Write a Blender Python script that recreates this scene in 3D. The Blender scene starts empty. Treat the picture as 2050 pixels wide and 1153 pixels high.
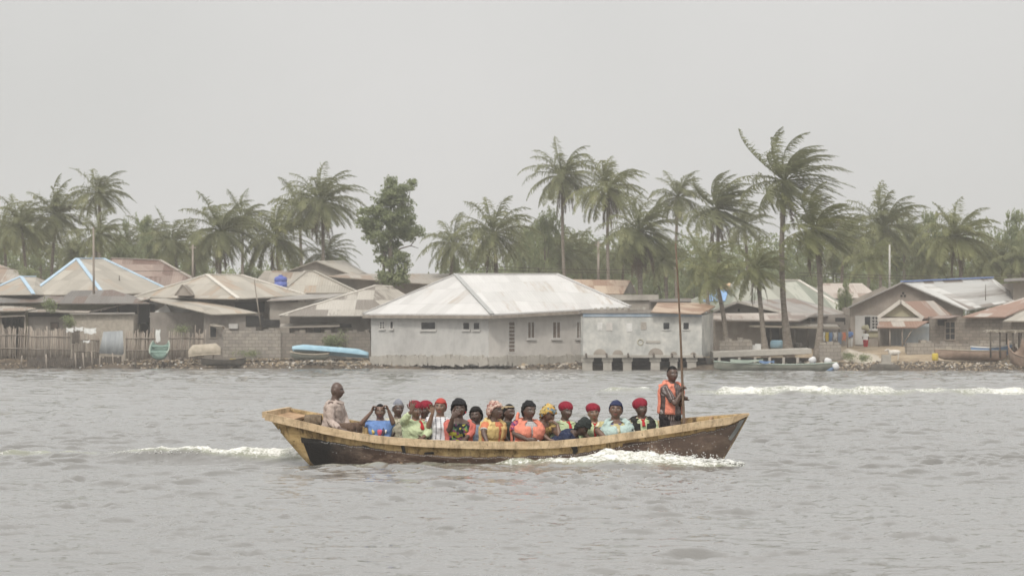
import bpy, bmesh, math, random
import numpy as np
from mathutils import Vector, Matrix
random.seed(7); RNG = np.random.default_rng(11)
scene = bpy.context.scene
COL = scene.collection
F = 5600.0; CX = 1025.0; HV = 686.0; CZ = 1.75          # lens in photo pixels, eye height in metres
def P(u, v, Y): return Vector(((u-CX)/F*Y, Y, CZ+(HV-v)/F*Y))
def PX(u, Y): return (u-CX)/F*Y
def PZ(v, Y): return CZ+(HV-v)/F*Y
R = math.radians
def lerp(a, b, t): return a+(b-a)*t
def sstep(a, b, x):
    t = np.clip((x-a)/(b-a), 0, 1); return t*t*(3-2*t)

# ------------------------------------------------------------------ materials
MATS = {}
class NT:
    def __init__(s, name, rough=0.8, spec=0.3):
        s.m = bpy.data.materials.new(name); s.m.use_nodes = True
        s.t = s.m.node_tree; s.b = s.t.nodes['Principled BSDF']
        s.b.inputs['Roughness'].default_value = rough
        s.b.inputs['Specular IOR Level'].default_value = spec
        MATS[name] = s.m
    def n(s, typ, **kw):
        nd = s.t.nodes.new(typ)
        for k, v in kw.items():
            if k in nd.inputs.keys():
                try: s.link(v, nd.inputs[k]) if isinstance(v, bpy.types.NodeSocket) else setattr(nd.inputs[k], 'default_value', v)
                except Exception: nd.inputs[k].default_value = v
            else: setattr(nd, k, v)
        return nd
    def link(s, a, b): s.t.links.new(a, b)
    def math(s, op, a, b=0.0, c=None, clamp=False):
        nd = s.t.nodes.new('ShaderNodeMath'); nd.operation = op; nd.use_clamp = clamp
        for i, x in enumerate((a, b) if c is None else (a, b, c)):
            if isinstance(x, bpy.types.NodeSocket): s.link(x, nd.inputs[i])
            else: nd.inputs[i].default_value = x
        return nd.outputs[0]
    def coord(s, kind='Object', scale=(1, 1, 1), rot=(0, 0, 0)):
        tc = s.t.nodes.new('ShaderNodeTexCoord'); mp = s.t.nodes.new('ShaderNodeMapping')
        mp.inputs['Scale'].default_value = scale; mp.inputs['Rotation'].default_value = rot
        s.link(tc.outputs[kind], mp.inputs['Vector']); return mp.outputs[0]
    def noise(s, vec, scale, detail=4, rough=0.55, dist=0.0):
        nd = s.t.nodes.new('ShaderNodeTexNoise')
        nd.inputs['Scale'].default_value = scale; nd.inputs['Detail'].default_value = detail
        nd.inputs['Roughness'].default_value = rough; nd.inputs['Distortion'].default_value = dist
        if vec is not None: s.link(vec, nd.inputs['Vector'])
        return nd.outputs['Fac']
    def ramp(s, fac, stops, interp='LINEAR'):
        nd = s.t.nodes.new('ShaderNodeValToRGB'); cr = nd.color_ramp; cr.interpolation = interp
        while len(cr.elements) > len(stops): cr.elements.remove(cr.elements[-1])
        while len(cr.elements) < len(stops): cr.elements.new(0.5)
        for e, (p, c) in zip(cr.elements, stops):
            e.position = p; e.color = (c, c, c, 1) if isinstance(c, (int, float)) else (*c, 1)
        s.link(fac, nd.inputs[0]); return nd.outputs[0]
    def mix(s, fac, a, b, blend='MIX'):
        nd = s.t.nodes.new('ShaderNodeMix'); nd.data_type = 'RGBA'; nd.blend_type = blend
        for x, i in ((fac, 0), (a, 6), (b, 7)):
            if isinstance(x, bpy.types.NodeSocket): s.link(x, nd.inputs[i])
            else: nd.inputs[i].default_value = x if i == 0 else (*x, 1)
        return nd.outputs[2]
    def color(s, c):
        if isinstance(c, bpy.types.NodeSocket): s.link(c, s.b.inputs['Base Color'])
        else: s.b.inputs['Base Color'].default_value = (*c, 1)
    def bump(s, h, strength=0.3, dist=0.02):
        nd = s.t.nodes.new('ShaderNodeBump'); nd.inputs['Strength'].default_value = strength
        nd.inputs['Distance'].default_value = dist; s.link(h, nd.inputs['Height'])
        s.link(nd.outputs[0], s.b.inputs['Normal'])

def m_mottled(name, c1, c2, scale=2.0, rough=0.85, spec=0.2, bump=0.3, bscale=12, bdist=0.02, c3=None, stretch=(1, 1, 1)):
    t = NT(name, rough, spec); v = t.coord('Object', stretch)
    f = t.noise(v, scale, 6, 0.62)
    stops = [(0.32, c1), (0.68, c2)] if c3 is None else [(0.3, c1), (0.52, c2), (0.66, c3)]
    t.color(t.ramp(f, stops))
    if bump: t.bump(t.noise(v, bscale, 4), bump, bdist)
    return t.m
def m_cloth(name, c, rough=0.9, var=0.25):
    t = NT(name, rough, 0.15); v = t.coord('Object')
    a = tuple(x*(1-var) for x in c); b = tuple(min(1, x*(1+var)) for x in c)
    t.color(t.ramp(t.noise(v, 9, 3), [(0.3, a), (0.7, b)]))
    t.bump(t.math('ADD', t.noise(t.coord('Object', (1, 1, .6)), 13, 3, .5, 1.2), t.math('MULTIPLY', t.noise(v, 60, 2), .2)), 0.85, 0.03)
    return t.m
def m_roof(name, c1, c2, rust=None, rustamt=0.35, ribs=True, sheet=(0.85, 2.2), contrast=1.0):
    """corrugated sheets laid in UV metres: u along the eave, v up the slope"""
    t = NT(name, 0.55, 0.35)
    uv = t.n('ShaderNodeUVMap').outputs[0]
    sep = t.n('ShaderNodeSeparateXYZ'); t.link(uv, sep.inputs[0])
    su = t.math('FLOOR', t.math('DIVIDE', sep.outputs[0], sheet[0])); sv = t.math('FLOOR', t.math('DIVIDE', sep.outputs[1], sheet[1]))
    cb = t.n('ShaderNodeCombineXYZ'); t.link(su, cb.inputs[0]); t.link(sv, cb.inputs[1])
    wn = t.n('ShaderNodeTexWhiteNoise', noise_dimensions='2D'); t.link(cb.outputs[0], wn.inputs['Vector'])
    mp = t.n('ShaderNodeMapping'); mp.inputs['Scale'].default_value = (1.6, .5, 1); t.link(uv, mp.inputs['Vector'])
    nz = t.noise(mp.outputs[0], 1.0, 6, 0.65)
    fac = t.math('ADD', t.math('MULTIPLY', wn.outputs['Value'], 0.55*contrast), t.math('MULTIPLY', nz, 0.6))
    col = t.ramp(fac, [(0.25, c1), (0.85, c2)])
    if rust:
        wn2 = t.n('ShaderNodeTexWhiteNoise', noise_dimensions='2D')
        ad = t.n('ShaderNodeVectorMath', operation='ADD'); t.link(cb.outputs[0], ad.inputs[0]); ad.inputs[1].default_value = (17.3, 5.1, 0)
        t.link(ad.outputs[0], wn2.inputs['Vector'])
        mp2 = t.n('ShaderNodeMapping'); mp2.inputs['Scale'].default_value = (3.0, .45, 1); t.link(uv, mp2.inputs['Vector'])
        rf = t.math('ADD', t.math('MULTIPLY', wn2.outputs['Value'], 0.5), t.math('MULTIPLY', t.noise(mp2.outputs[0], 1.0, 5, .7), 0.6))
        rm = t.ramp(rf, [(0.75-rustamt*.5, 0.0), (0.85-rustamt*.5, 1.0)])
        col = t.mix(rm, col, rust)
    # lap lines between courses of sheets
    fr = t.math('FRACT', t.math('DIVIDE', sep.outputs[1], sheet[1]))
    lap = t.math('LESS_THAN', fr, 0.025)
    col = t.mix(t.math('MULTIPLY', lap, 0.35), col, tuple(x*.45 for x in c1))
    t.color(col)
    if ribs:
        w = t.math('SINE', t.math('MULTIPLY', sep.outputs[0], 2*math.pi/0.19))
        t.bump(t.math('ADD', t.math('MULTIPLY', w, .5), t.math('MULTIPLY', nz, .6)), 0.55, 0.03)
    return t.m
def m_wall(name, c1, c2, c3, vert=True, block=None, scale=.55):
    """plaster with stains that run down, or bare blocks"""
    t = NT(name, 0.9, 0.15)
    v = t.coord('Object'); vs = t.coord('Object', (1.3, 1.3, .6) if vert else (1, 1, 1))
    col = t.ramp(t.noise(v, scale, 7, .7), [(0.3, c1), (0.5, c2), (0.68, c3)])
    st = t.noise(vs, 1.7, 6, .7)
    col = t.mix(t.ramp(st, [(0.48, 0.0), (0.78, 0.4)]), col, tuple(x*.55 for x in c1))
    bh = t.noise(v, 7, 5, .7)
    if block:
        br = t.n('ShaderNodeTexBrick'); rr = t.coord('Object', (1, 1, 1), (math.pi/2, 0, 0)); t.link(rr, br.inputs['Vector'])
        br.inputs['Scale'].default_value = 1.0; br.inputs['Brick Width'].default_value = 0.45; br.inputs['Row Height'].default_value = 0.23
        br.inputs['Mortar Size'].default_value = 0.02
        br.inputs['Color1'].default_value = (.85, .85, .85, 1); br.inputs['Color2'].default_value = (1.12, 1.1, 1.06, 1); br.inputs['Mortar'].default_value = (block, block, block, 1)
        col = t.mix(1.0, col, br.outputs['Color'], 'MULTIPLY')
    t.color(col); t.bump(bh, 0.35, 0.04)
    return t.m

# ------------------------------------------------------------------ mesh builder
WORLD = {}                      # object name -> world origin
def hkey(o): return o.name
class MB:
    def __init__(s): s.v = []; s.f = []; s.mi = []; s.uv = {}; s.sm = []
    def add(s, verts, faces, mi=0, smooth=True, uvs=None):
        o = len(s.v); s.v.extend(tuple(x) for x in verts)
        for k, fc in enumerate(faces):
            if uvs is not None: s.uv[len(s.f)] = uvs[k]
            s.f.append(tuple(i+o for i in fc)); s.mi.append(mi); s.sm.append(smooth)
        return s
    def box(s, c, d, rz=0.0, mi=0):
        """c = centre, d = full size"""
        c = Vector(c); x, y, z = [k/2 for k in d]; ca, sa = math.cos(rz), math.sin(rz); vs = []
        for dx, dy, dz in ((-x,-y,-z),(x,-y,-z),(x,y,-z),(-x,y,-z),(-x,-y,z),(x,-y,z),(x,y,z),(-x,y,z)):
            vs.append((c.x+dx*ca-dy*sa, c.y+dx*sa+dy*ca, c.z+dz))
        return s.add(vs, [(0,3,2,1),(4,5,6,7),(0,1,5,4),(1,2,6,5),(2,3,7,6),(3,0,4,7)], mi, False)
    def bb(s, a, b, mi=0):
        return s.box([(a[i]+b[i])/2 for i in range(3)], [abs(b[i]-a[i]) for i in range(3)], 0, mi)
    def tube(s, pts, rad, n=8, mi=0, flat=1.0, cap=True):
        pts = [Vector(p) for p in pts]; rad = rad if hasattr(rad, '__len__') else [rad]*len(pts)
        vs = []; fs = []; ref = None
        for i, p in enumerate(pts):
            d = (pts[min(i+1, len(pts)-1)]-pts[max(i-1, 0)]).normalized()
            if ref is None: ref = Vector((0, 0, 1)) if abs(d.z) < .9 else Vector((1, 0, 0))
            a = d.cross(ref).normalized(); b = a.cross(d).normalized(); ref = b
            for k in range(n):
                t = 2*math.pi*k/n; vs.append(p+(a*math.cos(t)+b*math.sin(t)*flat)*rad[i])
        for i in range(len(pts)-1):
            for k in range(n):
                k2 = (k+1) % n; fs.append((i*n+k, i*n+k2, (i+1)*n+k2, (i+1)*n+k))
        if cap: fs.append(tuple(range(n-1, -1, -1))); fs.append(tuple((len(pts)-1)*n+k for k in range(n)))
        return s.add(vs, fs, mi, n > 4)
    def beam(s, a, b, w, h, mi=0):
        a = Vector(a); b = Vector(b); d = (b-a).normalized()
        sd = d.cross(Vector((0, 0, 1)));
        if sd.length < .01: sd = Vector((1, 0, 0))
        sd.normalize(); up = sd.cross(d).normalized(); vs = []
        for p in (a, b):
            for x, z in ((-1,-1),(1,-1),(1,1),(-1,1)): vs.append(p+sd*(x*w/2)+up*(z*h/2))
        return s.add(vs, [(0,1,2,3),(7,6,5,4),(0,4,5,1),(1,5,6,2),(2,6,7,3),(3,7,4,0)], mi, False)
    def loft(s, rings, mi=0, cap=True, closed=True, smooth=True):
        """rings: lists of equally many points"""
        n = len(rings[0]); vs = [p for r in rings for p in r]; fs = []
        for i in range(len(rings)-1):
            for k in range(n if closed else n-1):
                k2 = (k+1) % n; fs.append((i*n+k, i*n+k2, (i+1)*n+k2, (i+1)*n+k))
        if cap: fs.append(tuple(range(n-1, -1, -1))); fs.append(tuple((len(rings)-1)*n+k for k in range(n)))
        return s.add(vs, fs, mi, smooth)
    def ell(s, c, r, seg=12, rings=8, mi=0, M=None):
        c = Vector(c); vs = []; fs = []
        for i in range(1, rings):
            th = math.pi*i/rings
            for k in range(seg):
                ph = 2*math.pi*k/seg
                q = Vector((r[0]*math.sin(th)*math.cos(ph), r[1]*math.sin(th)*math.sin(ph), r[2]*math.cos(th)))
                vs.append(c+(M@q if M else q))
        q = Vector((0, 0, r[2])); vs.append(c+(M@q if M else q)); vs.append(c-(M@q if M else q)); T = len(vs)-2
        for i in range(rings-2):
            for k in range(seg):
                k2 = (k+1) % seg; fs.append((i*seg+k, (i+1)*seg+k, (i+1)*seg+k2, i*seg+k2))
        for k in range(seg):
            fs.append((k, (k+1) % seg, T)); fs.append(((rings-2)*seg+(k+1) % seg, (rings-2)*seg+k, T+1))
        return s.add(vs, fs, mi, True)
    def build(s, name, mats, parent=None, base=None, props=None):
        """parent: built relative to the parent's world origin; otherwise origin = base or centre bottom"""
        V = np.array([tuple(v) for v in s.v], dtype=np.float64)
        if parent is not None: org = Vector(WORLD[parent.name]); loc = Vector((0, 0, 0))
        else:
            mn, mx = V.min(0), V.max(0)
            org = Vector(base) if base is not None else Vector(((mn[0]+mx[0])/2, (mn[1]+mx[1])/2, mn[2])); loc = org
        me = bpy.data.meshes.new(name)
        me.from_pydata((V-np.array(org)).tolist(), [], s.f)
        mats = mats if isinstance(mats, (list, tuple)) else [mats]
        for m in mats: me.materials.append(MATS[m] if isinstance(m, str) else m)
        me.polygons.foreach_set('material_index', s.mi); me.polygons.foreach_set('use_smooth', s.sm)
        if s.uv:
            ul = me.uv_layers.new(name='UVMap')
            for p in me.polygons:
                u = s.uv.get(p.index)
                if u:
                    for li, q in zip(p.loop_indices, u): ul.data[li].uv = q
        me.update()
        o = bpy.data.objects.new(name, me); COL.objects.link(o)
        if parent is not None: o.parent = parent
        o.location = loc; WORLD[o.name] = tuple(org)
        return o
def empty(name, loc):
    o = bpy.data.objects.new(name, None); o.empty_display_size = .2; COL.objects.link(o); o.location = loc; WORLD[o.name] = tuple(loc); return o
def tag(o, label=None, cat=None, group=None, kind=None):
    if label: o['label'] = label
    if cat: o['category'] = cat
    if group: o['group'] = group
    if kind: o['kind'] = kind
    elif label and cat: o['kind'] = 'thing'
    return o
def copy_tree(o, loc, rz=0, sc=(1, 1, 1), label=None):
    c = o.copy(); COL.objects.link(c); c.location = loc; c.rotation_euler = (0, 0, rz); c.scale = sc; WORLD[c.name] = tuple(loc)
    if label: c['label'] = label
    for ch in o.children:
        d = ch.copy(); COL.objects.link(d); d.parent = c
    return c

# ------------------------------------------------------------------ camera, sky, sun, air
cam = bpy.data.cameras.new('camera'); camo = bpy.data.objects.new('camera', cam); COL.objects.link(camo); scene.camera = camo
camo.location = (0, 0, CZ); camo.rotation_euler = (R(90), 0, 0)
cam.sensor_width = 36; cam.sensor_fit = 'HORIZONTAL'; cam.lens = F/2050*36
cam.shift_y = (HV-1153/2)/2050; cam.clip_start = .5; cam.clip_end = 5000
cam.dof.use_dof = True; cam.dof.focus_distance = 40.4; cam.dof.aperture_fstop = 5.6
scene.view_settings.view_transform = 'Standard'; scene.view_settings.look = 'None'
scene.view_settings.exposure = 0; scene.view_settings.gamma = 1
SUN_EL, SUN_AZ = R(50), R(200)            # high, behind the camera and to its left
w = bpy.data.worlds.new('World'); scene.world = w; w.use_nodes = True; nt = w.node_tree; nt.nodes.clear()
out = nt.nodes.new('ShaderNodeOutputWorld'); bg = nt.nodes.new('ShaderNodeBackground')
sky = nt.nodes.new('ShaderNodeTexSky'); sky.sky_type = 'NISHITA'; sky.sun_disc = False
sky.sun_elevation = SUN_EL; sky.sun_rotation = SUN_AZ; sky.dust_density = 8; sky.air_density = 1.0; sky.ozone_density = 1
hs = nt.nodes.new('ShaderNodeHueSaturation'); hs.inputs['Saturation'].default_value = 0.25
nt.links.new(sky.outputs[0], hs.inputs['Color'])
mx = nt.nodes.new('ShaderNodeMix'); mx.data_type = 'RGBA'; mx.inputs[0].default_value = 0.82
nt.links.new(hs.outputs[0], mx.inputs[6])
tc = nt.nodes.new('ShaderNodeTexCoord'); nz = nt.nodes.new('ShaderNodeTexNoise'); nz.inputs['Scale'].default_value = 5.0; nz.inputs['Detail'].default_value = 3
nt.links.new(tc.outputs['Generated'], nz.inputs['Vector'])
cr = nt.nodes.new('ShaderNodeValToRGB'); nt.links.new(nz.outputs['Fac'], cr.inputs[0])
SKYB = 8.1
cr.color_ramp.elements[0].position = .3; cr.color_ramp.elements[0].color = (SKYB*.93, SKYB*.93, SKYB*.905, 1)
cr.color_ramp.elements[1].position = .7; cr.color_ramp.elements[1].color = (SKYB*1.03, SKYB*1.02, SKYB*1.0, 1)
nt.links.new(cr.outputs[0], mx.inputs[7])
# an overcast sky is brightest overhead
sz = nt.nodes.new('ShaderNodeSeparateXYZ'); nt.links.new(tc.outputs['Generated'], sz.inputs[0])
mr = nt.nodes.new('ShaderNodeMapRange'); mr.interpolation_type = 'SMOOTHSTEP'; nt.links.new(sz.outputs[2], mr.inputs[0])
mr.inputs[1].default_value = .11; mr.inputs[2].default_value = .5; mr.inputs[3].default_value = 1.0; mr.inputs[4].default_value = 1.62
mm_ = nt.nodes.new('ShaderNodeVectorMath'); mm_.operation = 'SCALE'; nt.links.new(mx.outputs[2], mm_.inputs[0]); nt.links.new(mr.outputs[0], mm_.inputs['Scale'])
nt.links.new(mm_.outputs[0], bg.inputs['Color'])
bg.inputs['Strength'].default_value = 0.1; nt.links.new(bg.outputs[0], out.inputs[0])
sl = bpy.data.lights.new('sun', 'SUN'); so = bpy.data.objects.new('sun', sl); COL.objects.link(so)
sl.energy = 1.8; sl.angle = R(10); sl.color = (1, .95, .87)
sd = Vector((math.sin(SUN_AZ)*math.cos(SUN_EL), math.cos(SUN_AZ)*math.cos(SUN_EL), math.sin(SUN_EL)))
so.rotation_euler = sd.to_track_quat('Z', 'Y').to_euler(); so.location = (0, 0, 30)
hz = MB(); hz.bb((-740, -190, -4), (740, 640, 20))
hm = bpy.data.materials.new('haze_air'); hm.use_nodes = True; hn = hm.node_tree; hn.nodes.clear()
ho = hn.nodes.new('ShaderNodeOutputMaterial'); pv = hn.nodes.new('ShaderNodeVolumePrincipled')
pv.inputs['Color'].default_value = (.97, .955, .93, 1); pv.inputs['Density'].default_value = 0.00072; pv.inputs['Anisotropy'].default_value = 0.0
hn.links.new(pv.outputs[0], ho.inputs['Volume'])
hzo = hz.build('haze', hm); tag(hzo, kind='stuff', label='pale dusty haze hanging over the lagoon and village', cat='haze')
# ------------------------------------------------------------------ water
def vnoise(X, Y, s, seed=0):
    """cheap value noise"""
    rg = np.random.default_rng(seed); T = rg.random((256, 256))
    x = X*s; y = Y*s; xi = np.floor(x).astype(int); yi = np.floor(y).astype(int); fx = x-xi; fy = y-yi
    fx = fx*fx*(3-2*fx); fy = fy*fy*(3-2*fy)
    g = lambda a, b: T[a % 256, b % 256]
    return (g(xi, yi)*(1-fx)+g(xi+1, yi)*fx)*(1-fy)+(g(xi, yi+1)*(1-fx)+g(xi+1, yi+1)*fx)*fy
def fbm(X, Y, s, seed=0, o=4): return sum(vnoise(X, Y, s*2**i, seed+i)*.5**i for i in range(o))/sum(.5**i for i in range(o))
def swell(X, Y):
    """height of the chop: sines of many lengths, faded where the sheet is too coarse for them"""
    rg = np.random.default_rng(5); H = np.zeros_like(X)
    wx = X+.5*np.sin(Y*.55+1.3)+.3*np.sin(X*.8+Y*.33); wy = Y+.5*np.sin(X*.47+.4)
    dist = np.maximum(np.abs(Y), 10)
    for i in range(110):
        lam = 0.12*(.95/0.12)**(rg.random()**.9); k = 2*math.pi/lam
        th = rg.normal(0, .42)+1.3; amp = 0.0054*lam**0.85
        if rg.random() < .35: th = -th+.2
        fade = np.clip((lam/(dist*dist*2.2e-5+.05)-2.0)/2.0, 0, 1)
        near_ = 1-(1-.46)*min(1, max(0, (lam-.28)/.35))*(1-sstep(22, 46, dist))
        ph = k*(wx*math.cos(th)+wy*math.sin(th))+rg.random()*6.28; H += amp*.92*near_*fade*np.sin(ph+(.65 if math.sin(th) > 0 else -.65)*np.sin(ph))
    for i in range(16):
        lam = rg.uniform(1.3, 3.4); k = 2*math.pi/lam; th = rg.normal(1.2, .5); ph = k*(wx*math.cos(th)+wy*math.sin(th))+rg.random()*6.28
        H += .012*lam**.6*sstep(55, 110, Y)*np.clip((lam/(dist*dist*2.2e-5+.05)-1.6)/1.5, 0, 1)*np.sin(ph+.5*np.sin(ph))
    grp = .22+3.4*fbm(X, Y*.8, 1.3, 70, 3)**2.3+.35*fbm(X, Y*.6, .12, 79, 2)
    H = H*grp; s_ = .05; q = H/s_
    return s_*np.tanh(q*.8)*(1+.55*np.clip(np.tanh(q), 0, 1))
def interp(x, xs, ys): return np.interp(x, xs, ys)
def wakes(X, Y):
    H = np.zeros_like(X); Fm = np.zeros_like(X)
    n1 = fbm(X, Y, 3.0, 3); n2 = fbm(X, Y, 9.0, 9); n3 = fbm(X, Y, 1.1, 20)
    # stern wave left of the boat
    x0, x1 = -6.4, -2.75
    env = sstep(-7.2, -5.2, X)*(1-sstep(-2.9, -2.5, X))
    yc = interp(X, [-9, -6, -4.5, -3, -2.6], [42.0, 41.75, 41.55, 41.35, 41.2])+.12*(n3-.5)
    r = (Y-yc); ridge = np.where(r < 0, np.exp(-(r/.34)**2), np.exp(-(r/.8)**2))
    H += env*ridge*(.175+.05*(n1-.5)); H -= env*.08*np.exp(-((Y-yc+.95)/.45)**2)
    fe = sstep(-6.1, -3.8, X)*(1-sstep(-2.75, -2.5, X))*.60+env*.34*(.3+1.4*n3)
    Fm = np.maximum(Fm, fe*np.exp(-((r+.02)/(.10+.2*sstep(-5.2, -3, X)))**2)*1.5)
    H += fe*np.exp(-((r-.05)/.3)**2)*(n2-.45)*.11
    # older wake fragment at the far left
    env = (1-sstep(-6.4, -5.9, X))*sstep(-9, -8, X); yc = 42.9-.1*(X+7)+.1*(n3-.5)
    H += env*.06*np.exp(-((Y-yc)/.5)**2); Fm = np.maximum(Fm, env*np.exp(-((Y-yc-.2)/.45)**2)*(.55+.9*(n3-.4)))
    # bow wave thrown along the near side of the hull
    a = interp(X, [-2.6, -1.2, -.2, .6, 1.4, 2.1, 2.75, 3.05, 3.4], [0, .25, .4, .8, 1, 1, .9, .65, 0])
    yb = interp(X, [-3, 0, 1.5, 2.6, 3.4], [39.85, 39.72, 39.55, 39.55, 39.95])
    wd = interp(X, [-3, -1, 0, 1.5, 2.6, 3.3], [.06, .12, .35, .6, .75, .45])
    r = (Y-yb)/wd
    core = np.where(r < 0, np.exp(-(r*1.0)**2), np.exp(-(r/1.6)**2))
    H += a*core*(interp(X, [-3, -1, 0, 1.2, 1.9, 2.6, 3.2], [.01, .03, .07, .15, .19, .10, .05])+.11*(n1-.45)+.09*(n2-.5))
    Fm = np.maximum(Fm, a*np.where(r < 0, np.exp(-(r/1.05)**4), np.exp(-(r/2.6)**4))*(1.15+.5*(n1-.5)))
    # streaks of foam drifting aft beside the hull
    env = sstep(-3.2, -2.4, X)*(1-sstep(1.0, 2.4, X)); Fm = np.maximum(Fm, env*np.exp(-((Y-39.5)/.18)**2)*(.4+.8*(n3-.35)))
    H += env*.03*np.exp(-((Y-39.4)/.35)**2)
    # breaking wake of a passing boat far behind
    yc = 93.5-.06*(X-8)+.8*(n3-.5); r = Y-yc
    env = sstep(3.6, 7.5, X)
    cut = sstep(5.4, 7.8, X); gaps = .32+1.0*fbm(X, Y*.5, .9, 41)
    H += env*np.where(r < 0, np.exp(-(r/1.3)**2), np.exp(-(r/2.2)**2))*(.19+.26*(fbm(X, Y, .7, 33)-.5)+.25*(fbm(X, Y, 2.4, 35)-.5))
    Fm = np.maximum(Fm, cut*np.where(r < 0, np.exp(-(r/1.15)**4), np.exp(-(r/3.2)**2))*gaps*1.25)
    env = sstep(2.8, 3.4, X)*(1-sstep(4.6, 5.2, X)); H += env*.18*np.exp(-((Y-97)/1.5)**2)
    Fm = np.maximum(Fm, env*np.exp(-((Y-97.3)/1.2)**2))
    # low dark swell line left of it
    for ya, xa, xb, h in ((92, -5, 3, .10), (104, -14, -6, .08), (76, -3, 2, .05)):
        H += sstep(xa, xa+2, X)*(1-sstep(xb-2, xb, X))*h*np.exp(-((Y-ya-.05*X)/1.1)**2)
    return H, Fm
rows = [-150, -60, 0, 12, 17]; y = 18.5
while y < 187:
    rows.append(y)
    y += .06 if y < 38 else .038 if y < 43.2 else .07 if y < 60 else .15 if y < 88 else .10 if y < 99 else .2 if y < 125 else .45
rows += [192, 200, 230]
ts = np.concatenate([[-3, -1.2, -.6, -.35], np.linspace(-.225, .225, 1000), [.35, .6, 1.2, 3]])
Yg = np.array(rows)[:, None]*np.ones((1, len(ts)))
Xg = np.clip(ts[None, :]*np.maximum(Yg, 20)*np.ones_like(Yg), -700, 700)
Xg[:, 0] = -700; Xg[:, -1] = 700
Hs = swell(Xg, Yg); Hw, Fo = wakes(Xg, Yg); Zg = Hs*(1-.0*Fo)+Hw
Zg[Yg < 18.6] = 0; Zg[:, :4] *= 0; Zg[:, -4:] *= 0
nr, nc = Xg.shape; idx = np.arange(nr*nc).reshape(nr, nc)
q = np.stack([idx[:-1, :-1], idx[:-1, 1:], idx[1:, 1:], idx[1:, :-1]], -1).reshape(-1, 4)
me = bpy.data.meshes.new('lagoon_water'); me.vertices.add(nr*nc)
me.vertices.foreach_set('co', np.stack([Xg, Yg, Zg], -1).ravel().astype(np.float32))
me.loops.add(q.size); me.loops.foreach_set('vertex_index', q.ravel().astype(np.int32)); me.polygons.add(len(q))
me.polygons.foreach_set('loop_start', (np.arange(len(q))*4).astype(np.int32)); me.update(calc_edges=True)
me.polygons.foreach_set('use_smooth', np.ones(len(q), bool))
at = me.attributes.new('foam', 'FLOAT', 'POINT'); at.data.foreach_set('value', np.clip(Fo, 0, 2).ravel().astype(np.float32))
t = NT('water', 0.12, 0.5); t.b.inputs['IOR'].default_value = 1.62
v = t.coord('Object'); fo = t.n('ShaderNodeAttribute', attribute_name='foam').outputs['Fac']
c = t.ramp(t.noise(t.coord('Object', (.05, .02, 1)), 2.0, 4), [(.3, (.145, .14, .13)), (.7, (.185, .18, .17))])
nn = t.math('ADD', t.math('MULTIPLY', t.noise(v, 7, 6, .75), .65), t.math('MULTIPLY', t.noise(v, 26, 4, .7), .45))
fm = t.math('SUBTRACT', t.math('ADD', t.math('MULTIPLY', fo, 1.1), t.math('MULTIPLY', nn, 4.2)), 2.95)
fmask = t.ramp(fm, [(0.0, 0.0), (.6, 1.0)])
gm = t.ramp(fo, [(.05, 0.0), (.6, .8)])
c = t.mix(gm, c, (.25, .26, .18))
c = t.mix(fmask, c, t.ramp(nn, [(.4, (.46, .46, .40)), (.66, (.80, .79, .76))])); t.color(c)
t.link(t.math('ADD', t.math('MULTIPLY', fmask, .6), .05), t.b.inputs['Roughness'])
b1 = t.noise(t.coord('Object', (1, 1.5, 1)), 5.5, 4, .6, .4); b2 = t.noise(t.coord('Object', (1, 1.3, 1), (0, 0, .5)), 17, 3, .6)
b0 = t.noise(t.coord('Object', (1, 1.6, 1), (0, 0, -.3)), 1.5, 2, .5, .3)
hh = t.math('ADD', t.math('ADD', t.math('MULTIPLY', b1, 1.0), t.math('MULTIPLY', b2, .35)), t.math('MULTIPLY', b0, 2.2))
hh = t.math('ADD', hh, t.math('MULTIPLY', t.math('MULTIPLY', nn, fmask), 1.6)); t.bump(hh, .22, .05)
me.materials.append(MATS['water'])
wo = bpy.data.objects.new('lagoon_water', me); COL.objects.link(wo); tag(wo, kind='structure')

# ------------------------------------------------------------------ land
def shoreY(x): return np.interp(x, [-700, -30, -9, 3, 12, 34, 700], [192, 190, 186, 180, 174.5, 173.5, 173.5])
def landz(x, Y):
    x = np.asarray(x, float); Y = np.asarray(Y, float)
    d = Y-shoreY(x)-.6*(vnoise(x, Y*0, .45, 60)-.5)*2
    top = .80+.7*sstep(11, 24, x)
    z = -.6+.9*sstep(-2.0, .5, d)+(top-.3)*sstep(.2, 9+4*sstep(10, 20, x), d)
    return z+(vnoise(x, Y, .9, 61)-.5)*.12*sstep(-1, 1, d)+.5*sstep(40, 120, d)
ys = np.concatenate([np.linspace(165, 171, 4), np.linspace(171.3, 202, 110), np.linspace(203, 260, 30), [300, 400, 630]])
xs = np.concatenate([[-700, -300, -120, -70], np.linspace(-48, 48, 300), [70, 120, 300, 700]])
Xl, Yl = np.meshgrid(xs, ys); Zl = landz(Xl, Yl)
mb = MB(); nc2 = len(xs)
mb.add(np.stack([Xl, Yl, Zl], -1).reshape(-1, 3).tolist(), [(i*nc2+j, i*nc2+j+1, (i+1)*nc2+j+1, (i+1)*nc2+j) for i in range(len(ys)-1) for j in range(nc2-1)])
t = NT('shore_earth', .95, .1); v = t.coord('Object'); zc = t.n('ShaderNodeSeparateXYZ'); t.link(v, zc.inputs[0])
dry = t.ramp(t.noise(v, .8, 7, .7), [(.3, (.20, .155, .11)), (.52, (.34, .27, .19)), (.7, (.48, .40, .29))])
wet = t.ramp(t.noise(v, 2.2, 6, .7), [(.35, (.055, .045, .035)), (.65, (.15, .12, .09))])
zz = t.math('ADD', zc.outputs[2], t.math('MULTIPLY', t.math('SUBTRACT', t.noise(v, 1.3, 4), .5), .5))
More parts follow.
